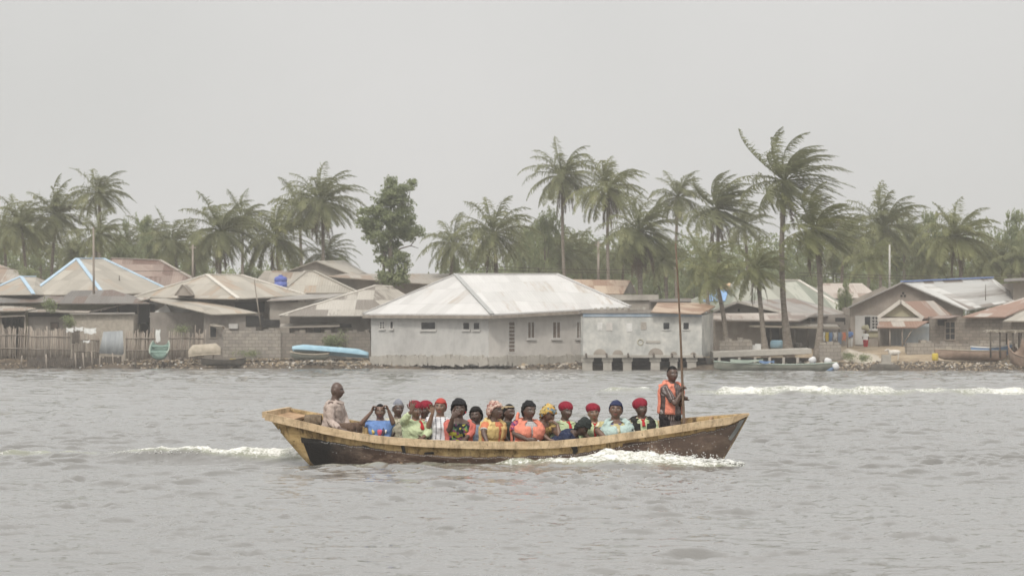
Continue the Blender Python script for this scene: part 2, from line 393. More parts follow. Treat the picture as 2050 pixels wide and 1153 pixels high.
t.color(t.mix(t.ramp(zz, [(.40, 0.0), (.66, 1.0)]), wet, dry)); t.bump(t.noise(v, 5, 5, .7), .6, .08)
land = mb.build('shore_ground', 'shore_earth', base=(0, 190, 0)); tag(land, kind='structure')
def gz(x, Y): return float(landz(x, Y))
# ------------------------------------------------------------------ foliage materials
def m_leaf(name, c1, c2, c3=None):
    t = NT(name, .6, .25); v = t.coord('Object')
    st = [(.3, c1), (.6, c2)] + ([(.72, c3)] if c3 else [])
    t.color(t.ramp(t.noise(v, .9, 3, .6), st))
    tr = t.n('ShaderNodeBsdfTranslucent'); tr.inputs[0].default_value = (*[x*1.3 for x in c2], 1)
    mx = t.n('ShaderNodeMixShader'); mx.inputs[0].default_value = .35
    t.link(t.b.outputs[0], mx.inputs[1]); t.link(tr.outputs[0], mx.inputs[2])
    t.link(mx.outputs[0], t.t.nodes['Material Output'].inputs[0]); return t.m
m_leaf('palm_leaf', (.11, .12, .06), (.22, .23, .115), (.40, .385, .20))
m_leaf('palm_leaf_pale', (.13, .14, .062), (.25, .26, .12), (.42, .38, .19))
m_leaf('palm_dead', (.07, .052, .034), (.15, .11, .07), (.22, .17, .11))
m_leaf('tree_leaf', (.12, .145, .075), (.25, .28, .145), (.42, .44, .24))
m_mottled('palm_bark', (.13, .105, .085), (.27, .235, .195), 3, bump=.5, bscale=9, bdist=.05, stretch=(1, 1, 2.5))
m_mottled('bark', (.09, .075, .06), (.2, .17, .14), 3, bump=.5, bscale=9, bdist=.05)
def np_mesh(name, V, Fq, mat):
    me = bpy.data.meshes.new(name); me.vertices.add(len(V)); me.vertices.foreach_set('co', V.ravel().astype(np.float32))
    k = Fq.shape[1]; me.loops.add(Fq.size); me.loops.foreach_set('vertex_index', Fq.ravel().astype(np.int32)); me.polygons.add(len(Fq))
    me.polygons.foreach_set('loop_start', (np.arange(len(Fq))*k).astype(np.int32)); me.update(calc_edges=True); me.materials.append(MATS[mat]); return me
def norm(a): return a/np.maximum(np.linalg.norm(a, axis=-1, keepdims=True), 1e-6)
def crown_mesh(seed, wind, n_fr=30, L=3.4, mat='palm_leaf', dead=False, up=1.0):
    rg = np.random.default_rng(seed); VV = []; FF = []; off = 0
    for i in range(n_fr):
        az = i*2.39996+rg.normal(0, .2)
        q = (i+.5)/n_fr
        el = R(min(78, lerp(76, -38, q**.8)+rg.normal(0, 7)))*min(up, 1.05) if not dead else R(-62+rg.normal(0, 12))
        ll = L*(.75+.35*math.sin(math.pi*min(1, q*.8+.2)))*rg.uniform(.85, 1.12)
        d = np.array([math.cos(az)*math.cos(el), math.sin(az)*math.cos(el), math.sin(el)])
        p = np.array([0, 0, 0.])+d*.08; N = 13; pts = [p.copy()]; dirs = [d.copy()]
        for s in range(N):
            g = .045+.16*(s/N)
            d = d+np.array([wind*(.05+.13*s/N), 0, -g*(1.15 if not dead else 1.6)*(1-.45*wind)]); d /= np.linalg.norm(d)
            p = p+d*ll/N; pts.append(p.copy()); dirs.append(d.copy())
        pts = np.array(pts); dirs = np.array(dirs)
        # rachis as a thin 3-sided strip
        side = norm(np.cross(dirs, [0, 0, 1.])+1e-4); upv = np.cross(side, dirs)
        w = np.linspace(.05, .012, N+1)[:, None]
        ring = np.stack([pts+side*w, pts-side*w, pts-upv*w*1.2], 1).reshape(-1, 3)
        f = []
        for s in range(N):
            for k in range(3):
                k2 = (k+1) % 3; f.append((off+s*3+k, off+s*3+k2, off+s*3+3+k2, off+s*3+3+k))
        VV.append(ring); FF.append(np.array(f)); off += len(ring)
        M = 42
        for sg in (-1, 1):
            u = np.linspace(.13, .995, M)+rg.normal(0, .006, M); u = np.clip(u, 0, .999)
            k = (u*N).astype(int); fr = (u*N-k)[:, None]
            b = pts[k]*(1-fr)+pts[k+1]*fr; dd = norm(dirs[k]); ss = side[k]*sg
            ln = (.84*np.sin(np.clip(u*1.02, 0, 1)*math.pi*.86+.32)**.8*rg.uniform(.6, 1.15, M))[:, None]*L/3.4
            if dead: ln = ln*.8
            droop = rg.uniform(.15, 1.2, M)[:, None]*(1.0 if not dead else 1.8)
            d1 = norm(rg.normal(0, .16, (M, 3))+ss*.85+dd*.62+np.array([wind*.75, 0, -.15])*rg.uniform(.7, 1.2, M)[:, None])
            d2 = norm(rg.normal(0, .22, (M, 3))+ss*.5+dd*.5+np.array([wind*1.1, 0, 0])+np.array([0, 0, -1.0])*droop)
            mid = b+d1*ln*.5; tip = mid+d2*ln*.55
            wv = norm(np.cross(d1, upv[k]+1e-4)); wv = norm(dd*.55+wv*.45)*.032*L/3.4
            V = np.stack([b-wv, b+wv, mid-wv*.95, mid+wv*.95, tip-wv*.2, tip+wv*.2], 1).reshape(-1, 3)
            a = off+np.arange(M)*6
            FF.append(np.concatenate([np.stack([a, a+1, a+3, a+2], 1), np.stack([a+2, a+3, a+5, a+4], 1)])); VV.append(V); off += len(V)
    return np_mesh('crown', np.concatenate(VV), np.concatenate(FF), mat)
CROWNS = {}
def get_crown(key):
    if key not in CROWNS:
        seed, wind, n, mat, dead, up = key
        CROWNS[key] = crown_mesh(seed, wind, n, 3.4, mat, dead, up)
    return CROWNS[key]
def palm(u, v, r, ub, vb, Y, label, wind=.35, n=30, seed=0, mat='palm_leaf', dead=0, trunk_r=.19, bend=0.0, up=1.0, tilt=0):
    """crown heart at (u,v), reach r photo pixels, trunk foot at (ub, vb)"""
    wind += .1; bend = bend or .35*math.sin(seed*2.3)
    g = gz(PX(ub, Y), Y)-.15; base = Vector((PX(ub, Y), Y, g)); top = P(u, v, Y)-base
    root = empty('palm_tree', base); tag(root, label, 'palm tree', 'coconut palms behind the village')
    pts = []; rad = []
    for i in range(15):
        s = i/14; x = top.x*s+bend*math.sin(math.pi*s); x += (top.x*.25)*(s*s-s) if abs(top.x) > .5 else 0
        pts.append(base+Vector((x, .15*math.sin(s*3), top.z*s))); rad.append(trunk_r*(1.55-.75*min(1, s*4) if s < .25 else .8-.22*s)*(1+.05*(i % 2)))
    mb = MB().tube(pts, rad, 9); mb.build('trunk', 'palm_bark', root)
    s = r*1.02/F*Y/3.0
    def put(name, me, z=0, k=1.0, rz=0):
        o = bpy.data.objects.new(name, me); COL.objects.link(o); o.parent = root; o.location = top+Vector((0, 0, z)); o.scale = (s*k,)*3; o.rotation_euler = (0, R(tilt), rz)
    put('crown', get_crown((seed, wind, int(n*1.5), mat, False, up)))
    if dead: put('dead_fronds', get_crown((50+seed % 3, wind*.3, dead, 'palm_dead', True, 1.0)), -.25, .8)
    return root
# ------------------------------------------------------------------ broad-leaved trees
def leaf_cloud(seed, blobs, n, size=.26, mat='tree_leaf', cl=1.0):
    """blobs: (x,y,z,rx,ry,rz); leaves gather in clumps on twigs inside each blob, gaps between clumps"""
    rg = np.random.default_rng(seed); C = []
    B = np.array(blobs, float); vol = B[:, 3]*B[:, 4]*B[:, 5]; pr = vol**.75/np.sum(vol**.75)
    ncl = n//26
    bi = rg.choice(len(B), ncl, p=pr); d = norm(rg.normal(size=(ncl, 3))); rr = rg.random((ncl, 1))**.42
    cc = B[bi, :3]+d*rr*B[bi, 3:]*(1+rg.normal(0, .12, (ncl, 1)))
    cs = rg.uniform(.22, .5, (ncl, 1))*cl
    k = np.repeat(np.arange(ncl), 26); q = norm(rg.normal(size=(len(k), 3)))*rg.random((len(k), 1))**.5
    c = cc[k]+q*cs[k]*np.array([1.1, 1.1, .7])
    a = norm(rg.normal(size=(len(k), 3))+np.array([.5, 0, -.3])); b = norm(np.cross(a, rg.normal(size=(len(k), 3))+np.array([0, 0, 1.5])))
    ln = size*rg.uniform(.6, 1.2, (len(k), 1)); wd = ln*.42
    V = np.stack([c-a*ln*.5, c+b*wd*.5, c+a*ln*.5, c-b*wd*.5], 1).reshape(-1, 3)
    i4 = np.arange(len(k))*4
    return np_mesh('crown', V, np.stack([i4, i4+1, i4+2, i4+3], 1), mat)
def tree_mesh(seed, blobs, trunk, limbs, n, size=.26):
    """returns (trunk MB verts local, crown mesh)"""
    mb = MB(); mb.tube([Vector(p) for p, _ in trunk], [r for _, r in trunk], 9)
    for l in limbs: mb.tube([Vector(p) for p, _ in l], [r for _, r in l], 6)
    tm = bpy.data.meshes.new('trunk'); tm.from_pydata([tuple(v) for v in mb.v], [], mb.f); tm.materials.append(MATS['bark'])
    tm.polygons.foreach_set('use_smooth', [True]*len(mb.f)); tm.update()
    return tm, leaf_cloud(seed, blobs, n, size)
def auto_tree(seed, H=6.0, W=2.6, n=7000, low=.25):
    rg = random.Random(seed); bl = []; limbs = []; z0 = H*low
    for i in range(9):
        a = rg.random()*6.28; rr = W*rg.uniform(.25, .75); z = lerp(z0+.6, H-.8, rg.random()); sq = 1-.55*abs((z-z0)/(H-z0)-.45)
        s = rg.uniform(.55, 1.0)*W*.42
        c = (math.cos(a)*rr*sq, math.sin(a)*rr*sq, z); bl.append((*c, s*1.15, s, s*.8))
        zb = min(z-.5, H*.5); limbs.append([((0, 0, zb*.8), .09), ((c[0]*.5, c[1]*.5, (zb+z)/2), .06), (c, .025)])
    bl.append((0, 0, H-.7, W*.35, W*.35, .7))
    return tree_mesh(seed, bl, [((0, 0, 0), .24), ((.05, 0, H*.3), .17), ((-.05, 0, H*.6), .11), ((0, 0, H-.6), .04)], limbs, n)
TREES = [auto_tree(101, 6.2, 3.0, 9000), auto_tree(102, 6.0, 3.4, 9000, .12), auto_tree(103, 6.6, 3.6, 11000, .1), auto_tree(104, 5.2, 3.2, 8000, .05)]
def btree(u, vtop, wpx, Y, label, kind=0, rz=0, group='broad-leaved trees behind the village', zb=None):
    base = Vector((PX(u, Y), Y, gz(PX(u, Y), Y)-.1 if zb is None else zb)); H0 = (6.2, 6.0, 6.6, 5.2)[kind]; W0 = (3.0, 3.4, 3.2, 3.2)[kind]
    h = (PZ(vtop, Y)-base.z)/(H0+.1); wv = wpx/F*Y/(W0*2)
    root = empty('leafy_tree', base); tag(root, label, 'tree', group); root.rotation_euler = (0, 0, rz)
    for nm, me in zip(('trunk', 'crown'), TREES[kind]):
        o = bpy.data.objects.new(nm, me); COL.objects.link(o); o.parent = root; o.scale = (wv, wv, h)
    return root
# tall lopsided tree by itself against the sky
def lone_tree():
    Y = 200; base = Vector((PX(787, Y), Y, 0.9)); k = Y/F
    q = lambda u, v, dy=0: ((u-787)*k, dy, PZ(v, Y)-.9)
    bl = []
    for u, v, ru, rv in ((782, 368, 11, 17), (806, 378, 22, 9), (824, 368, 10, 8), (788, 392, 26, 16), (770, 408, 24, 15), (806, 408, 20, 16), (752, 424, 22, 12), (728, 424, 14, 6),
                         (724, 446, 11, 12), (745, 452, 22, 18), (775, 440, 28, 20), (808, 440, 22, 20), (828, 462, 24, 16), (800, 466, 30, 14), (768, 474, 26, 16), (742, 470, 16, 12),
                         (760, 488, 16, 9), (798, 488, 12, 8), (762, 506, 9, 6), (784, 528, 22, 12), (766, 520, 14, 10), (800, 514, 14, 10), (776, 500, 20, 10), (812, 528, 10, 8), (800, 548, 20, 14), (768, 552, 16, 14), (790, 562, 26, 10), (818, 470, 18, 10)):
        bl.append((*q(u, v, random.uniform(-.6, .6)), ru*k, max(ru, rv)*k*.8, rv*k))
    tr = [(q(786, 690), .33), (q(785, 600), .27), (q(783, 540), .22), (q(781, 500), .17), (q(780, 450), .12), (q(784, 380), .05)]
    tr2 = [[(q(770, 620, .2), .17), (q(768, 540, .2), .13), (q(770, 480, .2), .09), (q(757, 440, .2), .04)], [(q(787, 525), .1), (q(801, 498), .07), (q(822, 492), .045), (q(838, 497), .02)],
           [(q(822, 492), .04), (q(832, 480), .02)], [(q(782, 480), .08), (q(812, 440), .05), (q(822, 376), .02)], [(q(780, 455), .07), (q(740, 425), .03)], [(q(768, 505), .05), (q(752, 500), .03), (q(746, 512), .015)]]
    tm, cm = tree_mesh(77, bl, tr, tr2, 17000, .27)
    root = empty('leafy_tree', base); tag(root, 'lone tall dark green leafy tree rising against open sky behind the striped roof', 'tree')
    for nm, me in (('trunk', tm), ('crown', cm)):
        o = bpy.data.objects.new(nm, me); COL.objects.link(o); o.parent = root
lone_tree()

# ------------------------------------------------------------------ the palms, left to right
palm(8, 470, 60, 5, 560, 236, 'palm cut by the left edge of the photo with drooping grey green fronds', .3, 26, 3, mat='palm_leaf_pale')
palm(42, 452, 68, 52, 600, 228, 'leftmost full palm standing above the far left brown roof, broad crown', .25, 32, 1)
palm(113, 432, 74, 108, 600, 232, 'bushy palm just left of the tallest left hand palm, rounded top', .45, 34, 2, up=1.1)
palm(199, 388, 62, 194, 600, 226, 'tall palm whose crown stands highest above the blue trimmed roof', .35, 28, 4)
palm(200, 470, 58, 176, 600, 216, 'lower palm directly under the tall crown above the blue trimmed roof', .3, 26, 5)
palm(346, 486, 62, 356, 620, 232, 'short palm above the pale ridge between blue trimmed roof and hip roof', .35, 28, 6)
palm(444, 462, 80, 440, 620, 222, 'wide palm with hanging brown fronds left of the blue water tank', .3, 34, 7, dead=9)
palm(486, 438, 56, 492, 620, 246, 'thin palm crown rising behind the wide palm left of the water tank', .35, 24, 8)
palm(552, 476, 80, 552, 620, 224, 'mid height palm straight above the blue water tank with pale lower fronds', .25, 32, 9, dead=5, mat='palm_leaf_pale')
palm(600, 420, 66, 622, 620, 244, 'palm crown half hidden at the left side of the tall palm right of the tank', .2, 24, 10, up=1.1)
palm(645, 404, 80, 646, 620, 222, 'tallest palm of the left half, big crown over the grey gable roof', .3, 36, 11, dead=6)
palm(655, 508, 58, 652, 600, 226, 'low young palm peeping over the grey gable roof', .3, 22, 12)
palm(908, 490, 70, 913, 640, 214, 'short palm left of a taller one behind the white roof, spiky crown', .05, 24, 13)
palm(989, 468, 84, 988, 640, 206, 'slim palm with fanned crown directly behind the white roof ridge', .15, 30, 14, dead=3)
palm(1122, 505, 70, 1120, 620, 232, 'dark low palm in the thicket above the right half of the white ridge', .3, 28, 15)
palm(1168, 520, 62, 1160, 620, 238, 'low palm in the thicket beside the slim utility pole', .35, 26, 16)
palm(1126, 352, 72, 1142, 620, 224, 'tall palm with brown skirt standing above the right end of the white ridge', .2, 32, 57, dead=9, tilt=0)
palm(1217, 380, 76, 1228, 620, 220, 'tall palm with yellowing fronds above the tan tin roof', .25, 32, 18, dead=6, mat='palm_leaf_pale')
palm(1282, 462, 84, 1288, 660, 200, 'stout palm with a thick skirt of dead fronds right of the tan tin roof', .55, 34, 19, dead=26, trunk_r=.26)
palm(1330, 520, 60, 1322, 640, 214, 'low palm crown tucked behind the upper end of the punting pole', .4, 26, 20)
palm(1358, 395, 62, 1364, 640, 230, 'tall palm standing straight above the top of the punting pole', .15, 28, 21)
palm(1436, 418, 76, 1436, 660, 205, 'dense windswept palm with brown neck between punting pole and tallest palm', 1.0, 36, 22, dead=7, up=1.15)
palm(1490, 452, 58, 1500, 640, 226, 'ragged palm half behind the trunk side of the tallest palm, left of it', .5, 22, 23)
palm(1572, 362, 100, 1581, 692, 181, 'tallest palm in the photo, crown blown hard to the right', 1.0, 32, 24, dead=4, trunk_r=.25)
palm(1632, 458, 90, 1637, 692, 179, 'windswept palm right of the tallest one with pale lower fronds', .95, 34, 25, mat='palm_leaf_pale', dead=5, trunk_r=.25)
palm(1516, 538, 66, 1534, 694, 180, 'short palm left of the tallest one, leaning trunk in front of the porch', .6, 28, 26, mat='palm_leaf_pale', dead=3, trunk_r=.22)
palm(1417, 520, 62, 1432, 660, 188, 'slender young palm behind the corner of the weathered waterside building', .65, 24, 27, mat='palm_leaf_pale')
palm(1432, 556, 62, 1455, 682, 182, 'leaning palm with yellow green fronds beside the blue patched roof', .5, 20, 28, mat='palm_leaf_pale', trunk_r=.22, bend=.15)
palm(1770, 456, 84, 1768, 640, 222, 'broad dark palm left above the blue ridged gable roof', .3, 34, 29, up=1.1)
palm(1812, 470, 60, 1812, 640, 238, 'palm partly hidden behind the right side of the broad dark palm', .4, 26, 30)
palm(1918, 474, 80, 1916, 640, 214, 'palm with long yellowish hanging fronds above the right end of the gable roof', .4, 34, 31, dead=5, mat='palm_leaf_pale')
palm(1745, 520, 60, 1748, 640, 214, 'low palm with banana like fronds left of the thin white pole', .25, 22, 32, mat='palm_leaf_pale')
palm(2046, 520, 64, 2048, 640, 224, 'palm at the right edge of the photo, low yellowing fronds', .3, 24, 33)
for a_ in ((75, 482, 62, 78, 620, 246, 'low palm between the two leftmost palms, mostly behind them', .35, 26, 61), (146, 508, 60, 142, 620, 242, 'low palm just above the left end of the blue ridge', .3, 26, 62), (248, 500, 58, 252, 620, 244, 'low palm behind the right slope of the blue trimmed roof', .35, 26, 63),
           (300, 476, 56, 304, 620, 250, 'palm half hidden by the upright leafy tree', .3, 26, 64), (392, 506, 58, 396, 620, 240, 'low palm beside the weathered pole among the trees', .3, 26, 65), (1058, 486, 62, 1056, 620, 240, 'low palm left of the rounded leafy tree above the white ridge', .3, 26, 66),
           (1248, 516, 60, 1246, 640, 232, 'low palm directly behind the tan rusty gable roof', .4, 26, 67), (1690, 486, 70, 1692, 640, 232, 'palm filling the gap right of the pale windswept shore palm', .45, 30, 68), (1866, 516, 64, 1864, 640, 226, 'low palm above the middle of the blue ridge', .35, 28, 69), (1984, 520, 66, 1986, 640, 226, 'low palm above the right end of the striped roof', .35, 28, 70)):
    palm(*a_)
# ------------------------------------------------------------------ leafy trees between and under the palms
BT = [(-10, 470, 110, 246, 0, 'leafy tree at the far left edge below the cut palm'), (70, 500, 120, 240, 1, 'dense low tree between the two leftmost palms'), (150, 470, 110, 250, 3, 'dark bushy tree left of the blue ridge'),
      (238, 480, 100, 236, 0, 'bushy tree right of the blue trimmed roof ridge'), (286, 418, 84, 240, 2, 'upright leafy tree with thin top twigs right of the tall left palm'), (250, 425, 36, 244, 2, 'thin twiggy tree touching the tall left palm'),
      (330, 500, 110, 240, 1, 'low tree behind the reddish brown roof'), (395, 470, 70, 250, 2, 'leafy tree wedged left of the wide palm'), (500, 520, 90, 250, 3, 'low tree behind the wide palm with brown fronds'),
      (590, 500, 110, 246, 1, 'dark tree below the left half of the big left palms'), (905, 500, 70, 240, 3, 'dark shrubby tree under the short spiky palm'), (1040, 470, 60, 244, 0, 'leafy tree right of the slim palm behind the white ridge'),
      (1090, 415, 100, 228, 0, 'rounded leafy tree under the tall palm with brown skirt'), (1060, 440, 90, 236, 2, 'leafy tree left of the rounded one above the white ridge'), (1140, 460, 120, 246, 1, 'wide dark tree filling the gap behind the white ridge end'),
      (1215, 480, 100, 240, 1, 'dark tree below the yellowing palm'), (1255, 440, 70, 250, 2, 'tall leafy tree behind the stout palm'), (1330, 480, 120, 246, 0, 'wide leafy tree behind the punting pole top'),
      (1390, 520, 90, 238, 3, 'low tree behind the slender young palm'), (1480, 500, 110, 240, 1, 'low wide tree behind the green striped roof'), (1600, 520, 100, 244, 3, 'low tree seen between the two tall shore palms'),
      (1668, 500, 90, 236, 0, 'leafy tree right behind the pale palm crown'), (1720, 500, 110, 244, 1, 'dark tree left of the broad dark palm'), (1800, 500, 120, 240, 3, 'low dark tree above the blue ridge'),
      (1858, 410, 90, 236, 2, 'tall twiggy tree between the broad dark palm and the yellowish palm'), (1870, 480, 110, 228, 0, 'dense tree under the twiggy one above the gable roof'), (1965, 490, 110, 232, 1, 'low dense tree right of the yellowish palm'),
      (2035, 408, 100, 230, 2, 'tall pale green leafy tree cut by the right edge'), (2000, 500, 80, 240, 3, 'low tree left of the tree cut by the right edge')]
for i, (u, v, wpx, Y, k, lb) in enumerate(BT): btree(u, v, wpx, Y, lb, k, i*1.3)
btree(1692, 556, 34, 198, 'small pale green shrub growing between two pink tin roofs', 2, .4, None, 1.0)
# a far belt of trees that reads as one mass
bel = []
rg = random.Random(4)
for i in range(150):
    u = -150+i*16.5; Y = rg.uniform(262, 285)
    if 690 < u < 900: vt = 560
    elif 390 < u < 560: vt = 535+rg.uniform(-6, 6)
    elif u < 400: vt = 486+rg.uniform(-14, 14)
    else: vt = 472+rg.uniform(-16, 16) if u > 1040 else 525+rg.uniform(-8, 8)
    zt = PZ(vt, Y); bel.append((PX(u, Y), Y, zt*.62, 1.9, 2.2, zt*.42))
mc = leaf_cloud(9, bel, 150000, .5, cl=2.6); mc.name = 'distant_woodland'
o = bpy.data.objects.new('distant_woodland', mc); COL.objects.link(o); tag(o, 'hazy belt of distant dark trees closing the gaps behind the palms', 'woodland', kind='stuff')
# ------------------------------------------------------------------ building materials
m_roof('tin_white', (.47, .457, .44), (.63, .615, .60), (.42, .37, .32), .02, contrast=.7)
m_roof('tin_cream', (0.274, 0.247, 0.205), (0.403, 0.369, 0.312), (.33, .25, .18), .12)
m_roof('tin_tan', (0.246, 0.217, 0.184), (0.377, 0.34, 0.291), (.26, .19, .14), .25)
m_roof('tin_grey', (.20, .185, .17), (.34, .315, .285), (.2, .15, .12), .2)
m_roof('tin_dark', (.10, .09, .08), (.19, .172, .155), (.13, .09, .07), .2)
m_roof('tin_red', (.20, .145, .12), (.33, .25, .21), (.15, .09, .07), .35)
m_roof('tin_pink', (0.357, 0.306, 0.264), (0.493, 0.433, 0.383), (.27, .2, .16), .2)
m_roof('tin_rust', (0.361, 0.32, 0.279), (0.492, 0.451, 0.402), (.26, .155, .11), .6)
m_roof('tin_rust_orange', (0.37, 0.264, 0.185), (0.493, 0.387, 0.29), (.28, .17, .11), .5)
m_roof('tin_striped', (0.391, 0.383, 0.357), (0.561, 0.552, 0.527), (.20, .165, .14), .42, sheet=(1.5, 30), contrast=1.2)
m_roof('tin_green', (0.255, 0.255, 0.208), (0.391, 0.391, 0.332), (.2, .215, .17), .3, sheet=(1.2, 30), contrast=1.2)
m_roof('tin_patch', (0.32, 0.292, 0.252), (0.432, 0.4, 0.352), (.19, .165, .14), .5, sheet=(.9, 2.4), contrast=1.2)
m_roof('thatch', (.23, .195, .15), (.38, .33, .26), ribs=False)
m_wall('wall_pale', (.36, .35, .335), (.45, .44, .42), (.50, .485, .46))
m_wall('wall_pale_right', (.40, .375, .35), (.48, .455, .425), (.53, .50, .465))
m_wall('wall_weathered', (.33, .335, .32), (.47, .465, .435), (.62, .60, .55), scale=.9)
m_wall('wall_brown', (.20, .172, .145), (.28, .245, .21), (.35, .31, .265))
m_wall('wall_grey', (.25, .222, .19), (.33, .298, .26), (.40, .365, .325))
m_wall('wall_grey_dark', (.18, .16, .14), (.245, .22, .195), (.3, .27, .24))
m_wall('wall_yellow', (.30, .28, .19), (.36, .33, .23), (.4, .37, .27))
m_wall('block_wall', (.22, .198, .175), (.30, .272, .24), (.37, .34, .30), False, .62)
m_wall('block_brown', (.16, .14, .12), (.22, .195, .17), (.27, .245, .215), False, .7)
m_wall('concrete', (.27, .25, .22), (.37, .345, .305), (.46, .43, .38))
m_wall('wall_bluish', (.33, .38, .42), (.42, .47, .50), (.52, .54, .52))
m_mottled('woven_mat', (.33, .29, .24), (.46, .415, .35), 6, bump=.8, bscale=30, bdist=.05)
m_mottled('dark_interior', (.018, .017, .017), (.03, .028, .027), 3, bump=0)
m_mottled('window_dark', (.012, .013, .015), (.026, .028, .032), 2, rough=.5, spec=.2, bump=0)
m_mottled('frame_pale', (.42, .41, .39), (.52, .5, .47), 4, bump=0)
m_mottled('shutter_brown', (.10, .075, .06), (.17, .13, .105), 4, bump=.2)
m_mottled('timber_grey', (.17, .145, .12), (.33, .285, .24), 3, bump=.5, bscale=14, stretch=(1, 1, .25))
m_mottled('timber_dark', (.06, .05, .042), (.13, .11, .09), 3, bump=.4)
m_mottled('trim_blue', (.33, .44, .54), (.44, .56, .66), 2.5, bump=.1)
m_mottled('trim_pale', (.50, .47, .42), (.64, .6, .54), 3, bump=.1)
m_mottled('trim_grey', (.33, .33, .32), (.42, .42, .41), 3, bump=.1)
m_mottled('ridge_blue', (.16, .24, .50), (.26, .36, .62), 2.5, bump=.1)
m_mottled('paint_blue', (.10, .19, .50), (.16, .27, .62), 2.5, bump=.1)
m_mottled('tarp_white', (.50, .49, .47), (.66, .65, .62), 2, bump=.5, bscale=3, bdist=.1)
m_mottled('tarp_blue', (.20, .35, .60), (.3, .45, .68), 2, bump=.3, bscale=3)
m_mottled('tarp_orange', (.62, .42, .25), (.7, .52, .35), 2, bump=.3, bscale=3)
m_mottled('sheet_bluegrey', (.22, .235, .245), (.33, .345, .35), 2, bump=.4, bscale=3, stretch=(3, 1, .4))
m_mottled('tank_blue', (.07, .10, .36), (.12, .16, .45), 2, rough=.45, spec=.4, bump=.1)

def tri_uv(pts):
    """UV in metres: u runs level along the face, v up the slope"""
    a = [Vector(p) for p in pts]; n = Vector((0, 0, 0))
    for i in range(1, len(a)-1): n += (a[i]-a[0]).cross(a[i+1]-a[0])
    n.normalize()
    if n.z < 0: n = -n
    h = Vector((0, 0, 1)).cross(n)
    if h.length < 1e-4: h = Vector((1, 0, 0))
    h.normalize(); u = n.cross(h)
    return [(p.dot(h), p.dot(u)) for p in a]
def roof_obj(parent, pts, faces, mat, th=.07, name='roof', rust_edge=None):
    """solid sheet roof from 3D corner points"""
    pts = [Vector(p) for p in pts]; mb = MB(); n = len(pts)
    mb.add(pts, faces, 0, False, [tri_uv([pts[i] for i in f]) for f in faces])
    low = [p-Vector((0, 0, th)) for p in pts]; mb.add(low, [tuple(reversed(f)) for f in faces], 0, False)
    ed = {}
    for f in faces:
        for i in range(len(f)):
            a, b = f[i], f[(i+1) % len(f)]; ed[(a, b)] = 1
    sides = [(a, b) for (a, b) in ed if (b, a) not in ed]
    vs = []; fs = []
    for a, b in sides:
        o = len(vs); vs += [pts[a], pts[b], low[b], low[a]]; fs.append((o, o+3, o+2, o+1))
    mb.add(vs, fs, 0, False); return mb.build(name, mat, parent)
def caps(parent, lines, mat, w=.32, name='ridge_cap'):
    for a, b in lines:
        m = MB().beam(Vector(a)+Vector((0, 0, .03)), Vector(b)+Vector((0, 0, .03)), w, .07); m.build(name, mat, parent)
def hip_pts(e0, e1, ve, r0, r1, vr, Y, dep, ve1=None, vr1=None, ov=.5, backdrop=0):
    """corner points: front eave, back eave, ridge; all from photo pixels at their own depths"""
    a = P(e0, ve, Y-ov); b = P(e1, ve if ve1 is None else ve1, Y-ov); r = P(r0, vr, Y+dep/2); s = P(r1, vr if vr1 is None else vr1, Y+dep/2)
    c = Vector((b.x, Y+dep+ov, b.z)); d = Vector((a.x, Y+dep+ov, a.z)); return [a, b, c, d, r, s]
HIP = [(0, 1, 5, 4), (1, 2, 5), (2, 3, 4, 5), (3, 0, 4)]
def house(label, name='house', cat='house', group=None):
    o = empty(name, (0, 0, 0)); tag(o, label, cat, group); return o
def seat_empty(o, loc):
    o.location = loc; WORLD[o.name] = tuple(loc)
def wall_box(parent, u0, u1, vt, Y, dep, mat='wall_brown', zb=None, name='wall', vt1=None):
    x0, x1 = PX(u0, Y), PX(u1, Y); zt = PZ(vt, Y); zt1 = zt if vt1 is None else PZ(vt1, Y); zb = gz((x0+x1)/2, Y)-.4 if zb is None else zb
    V = [(x0, Y, zb), (x1, Y, zb), (x1, Y+dep, zb), (x0, Y+dep, zb), (x0, Y, zt), (x1, Y, zt1), (x1, Y+dep, zt1), (x0, Y+dep, zt)]
    return MB().add(V, [(0,3,2,1),(4,5,6,7),(0,1,5,4),(1,2,6,5),(2,3,7,6),(3,0,4,7)], 0, False).build(name, mat, parent)
def window(parent, u0, v0, u1, v1, Y, frame='frame_pale', pane='window_dark', bars=(0, 0), fw=.07, sill=True, name='window', ax=None):
    """ax: (point, direction) lets a window sit on a slanting wall; otherwise the wall faces the viewer at Y"""
    x0, x1, z1, z0 = PX(u0, Y), PX(u1, Y), PZ(v0, Y), PZ(v1, Y)
    fr = MB(); y0 = Y-.07
    fr.bb((x0-fw, y0, z1), (x1+fw, Y+.02, z1+fw)); fr.bb((x0-fw, y0, z0-fw), (x1+fw, Y+.02, z0)); fr.bb((x0-fw, y0, z0), (x0, Y+.02, z1)); fr.bb((x1, y0, z0), (x1+fw, Y+.02, z1))
    for k in range(bars[0]):
        x = lerp(x0, x1, (k+1)/(bars[0]+1)); fr.bb((x-.025, Y-.05, z0), (x+.025, Y-.01, z1))
    for k in range(bars[1]):
        z = lerp(z0, z1, (k+1)/(bars[1]+1)); fr.bb((x0, Y-.045, z-.025), (x1, Y-.012, z+.025))
    o = fr.build(name, frame, parent)
    MB().bb((x0, Y-.015, z0), (x1, Y+.01, z1)).build('pane' if pane == 'window_dark' else 'shutter', pane, o)
    if sill: MB().bb((x0-fw-.05, Y-.16, z0-fw-.07), (x1+fw+.05, Y-.01, z0-fw-.003)).build('sill', frame, o)
    return o
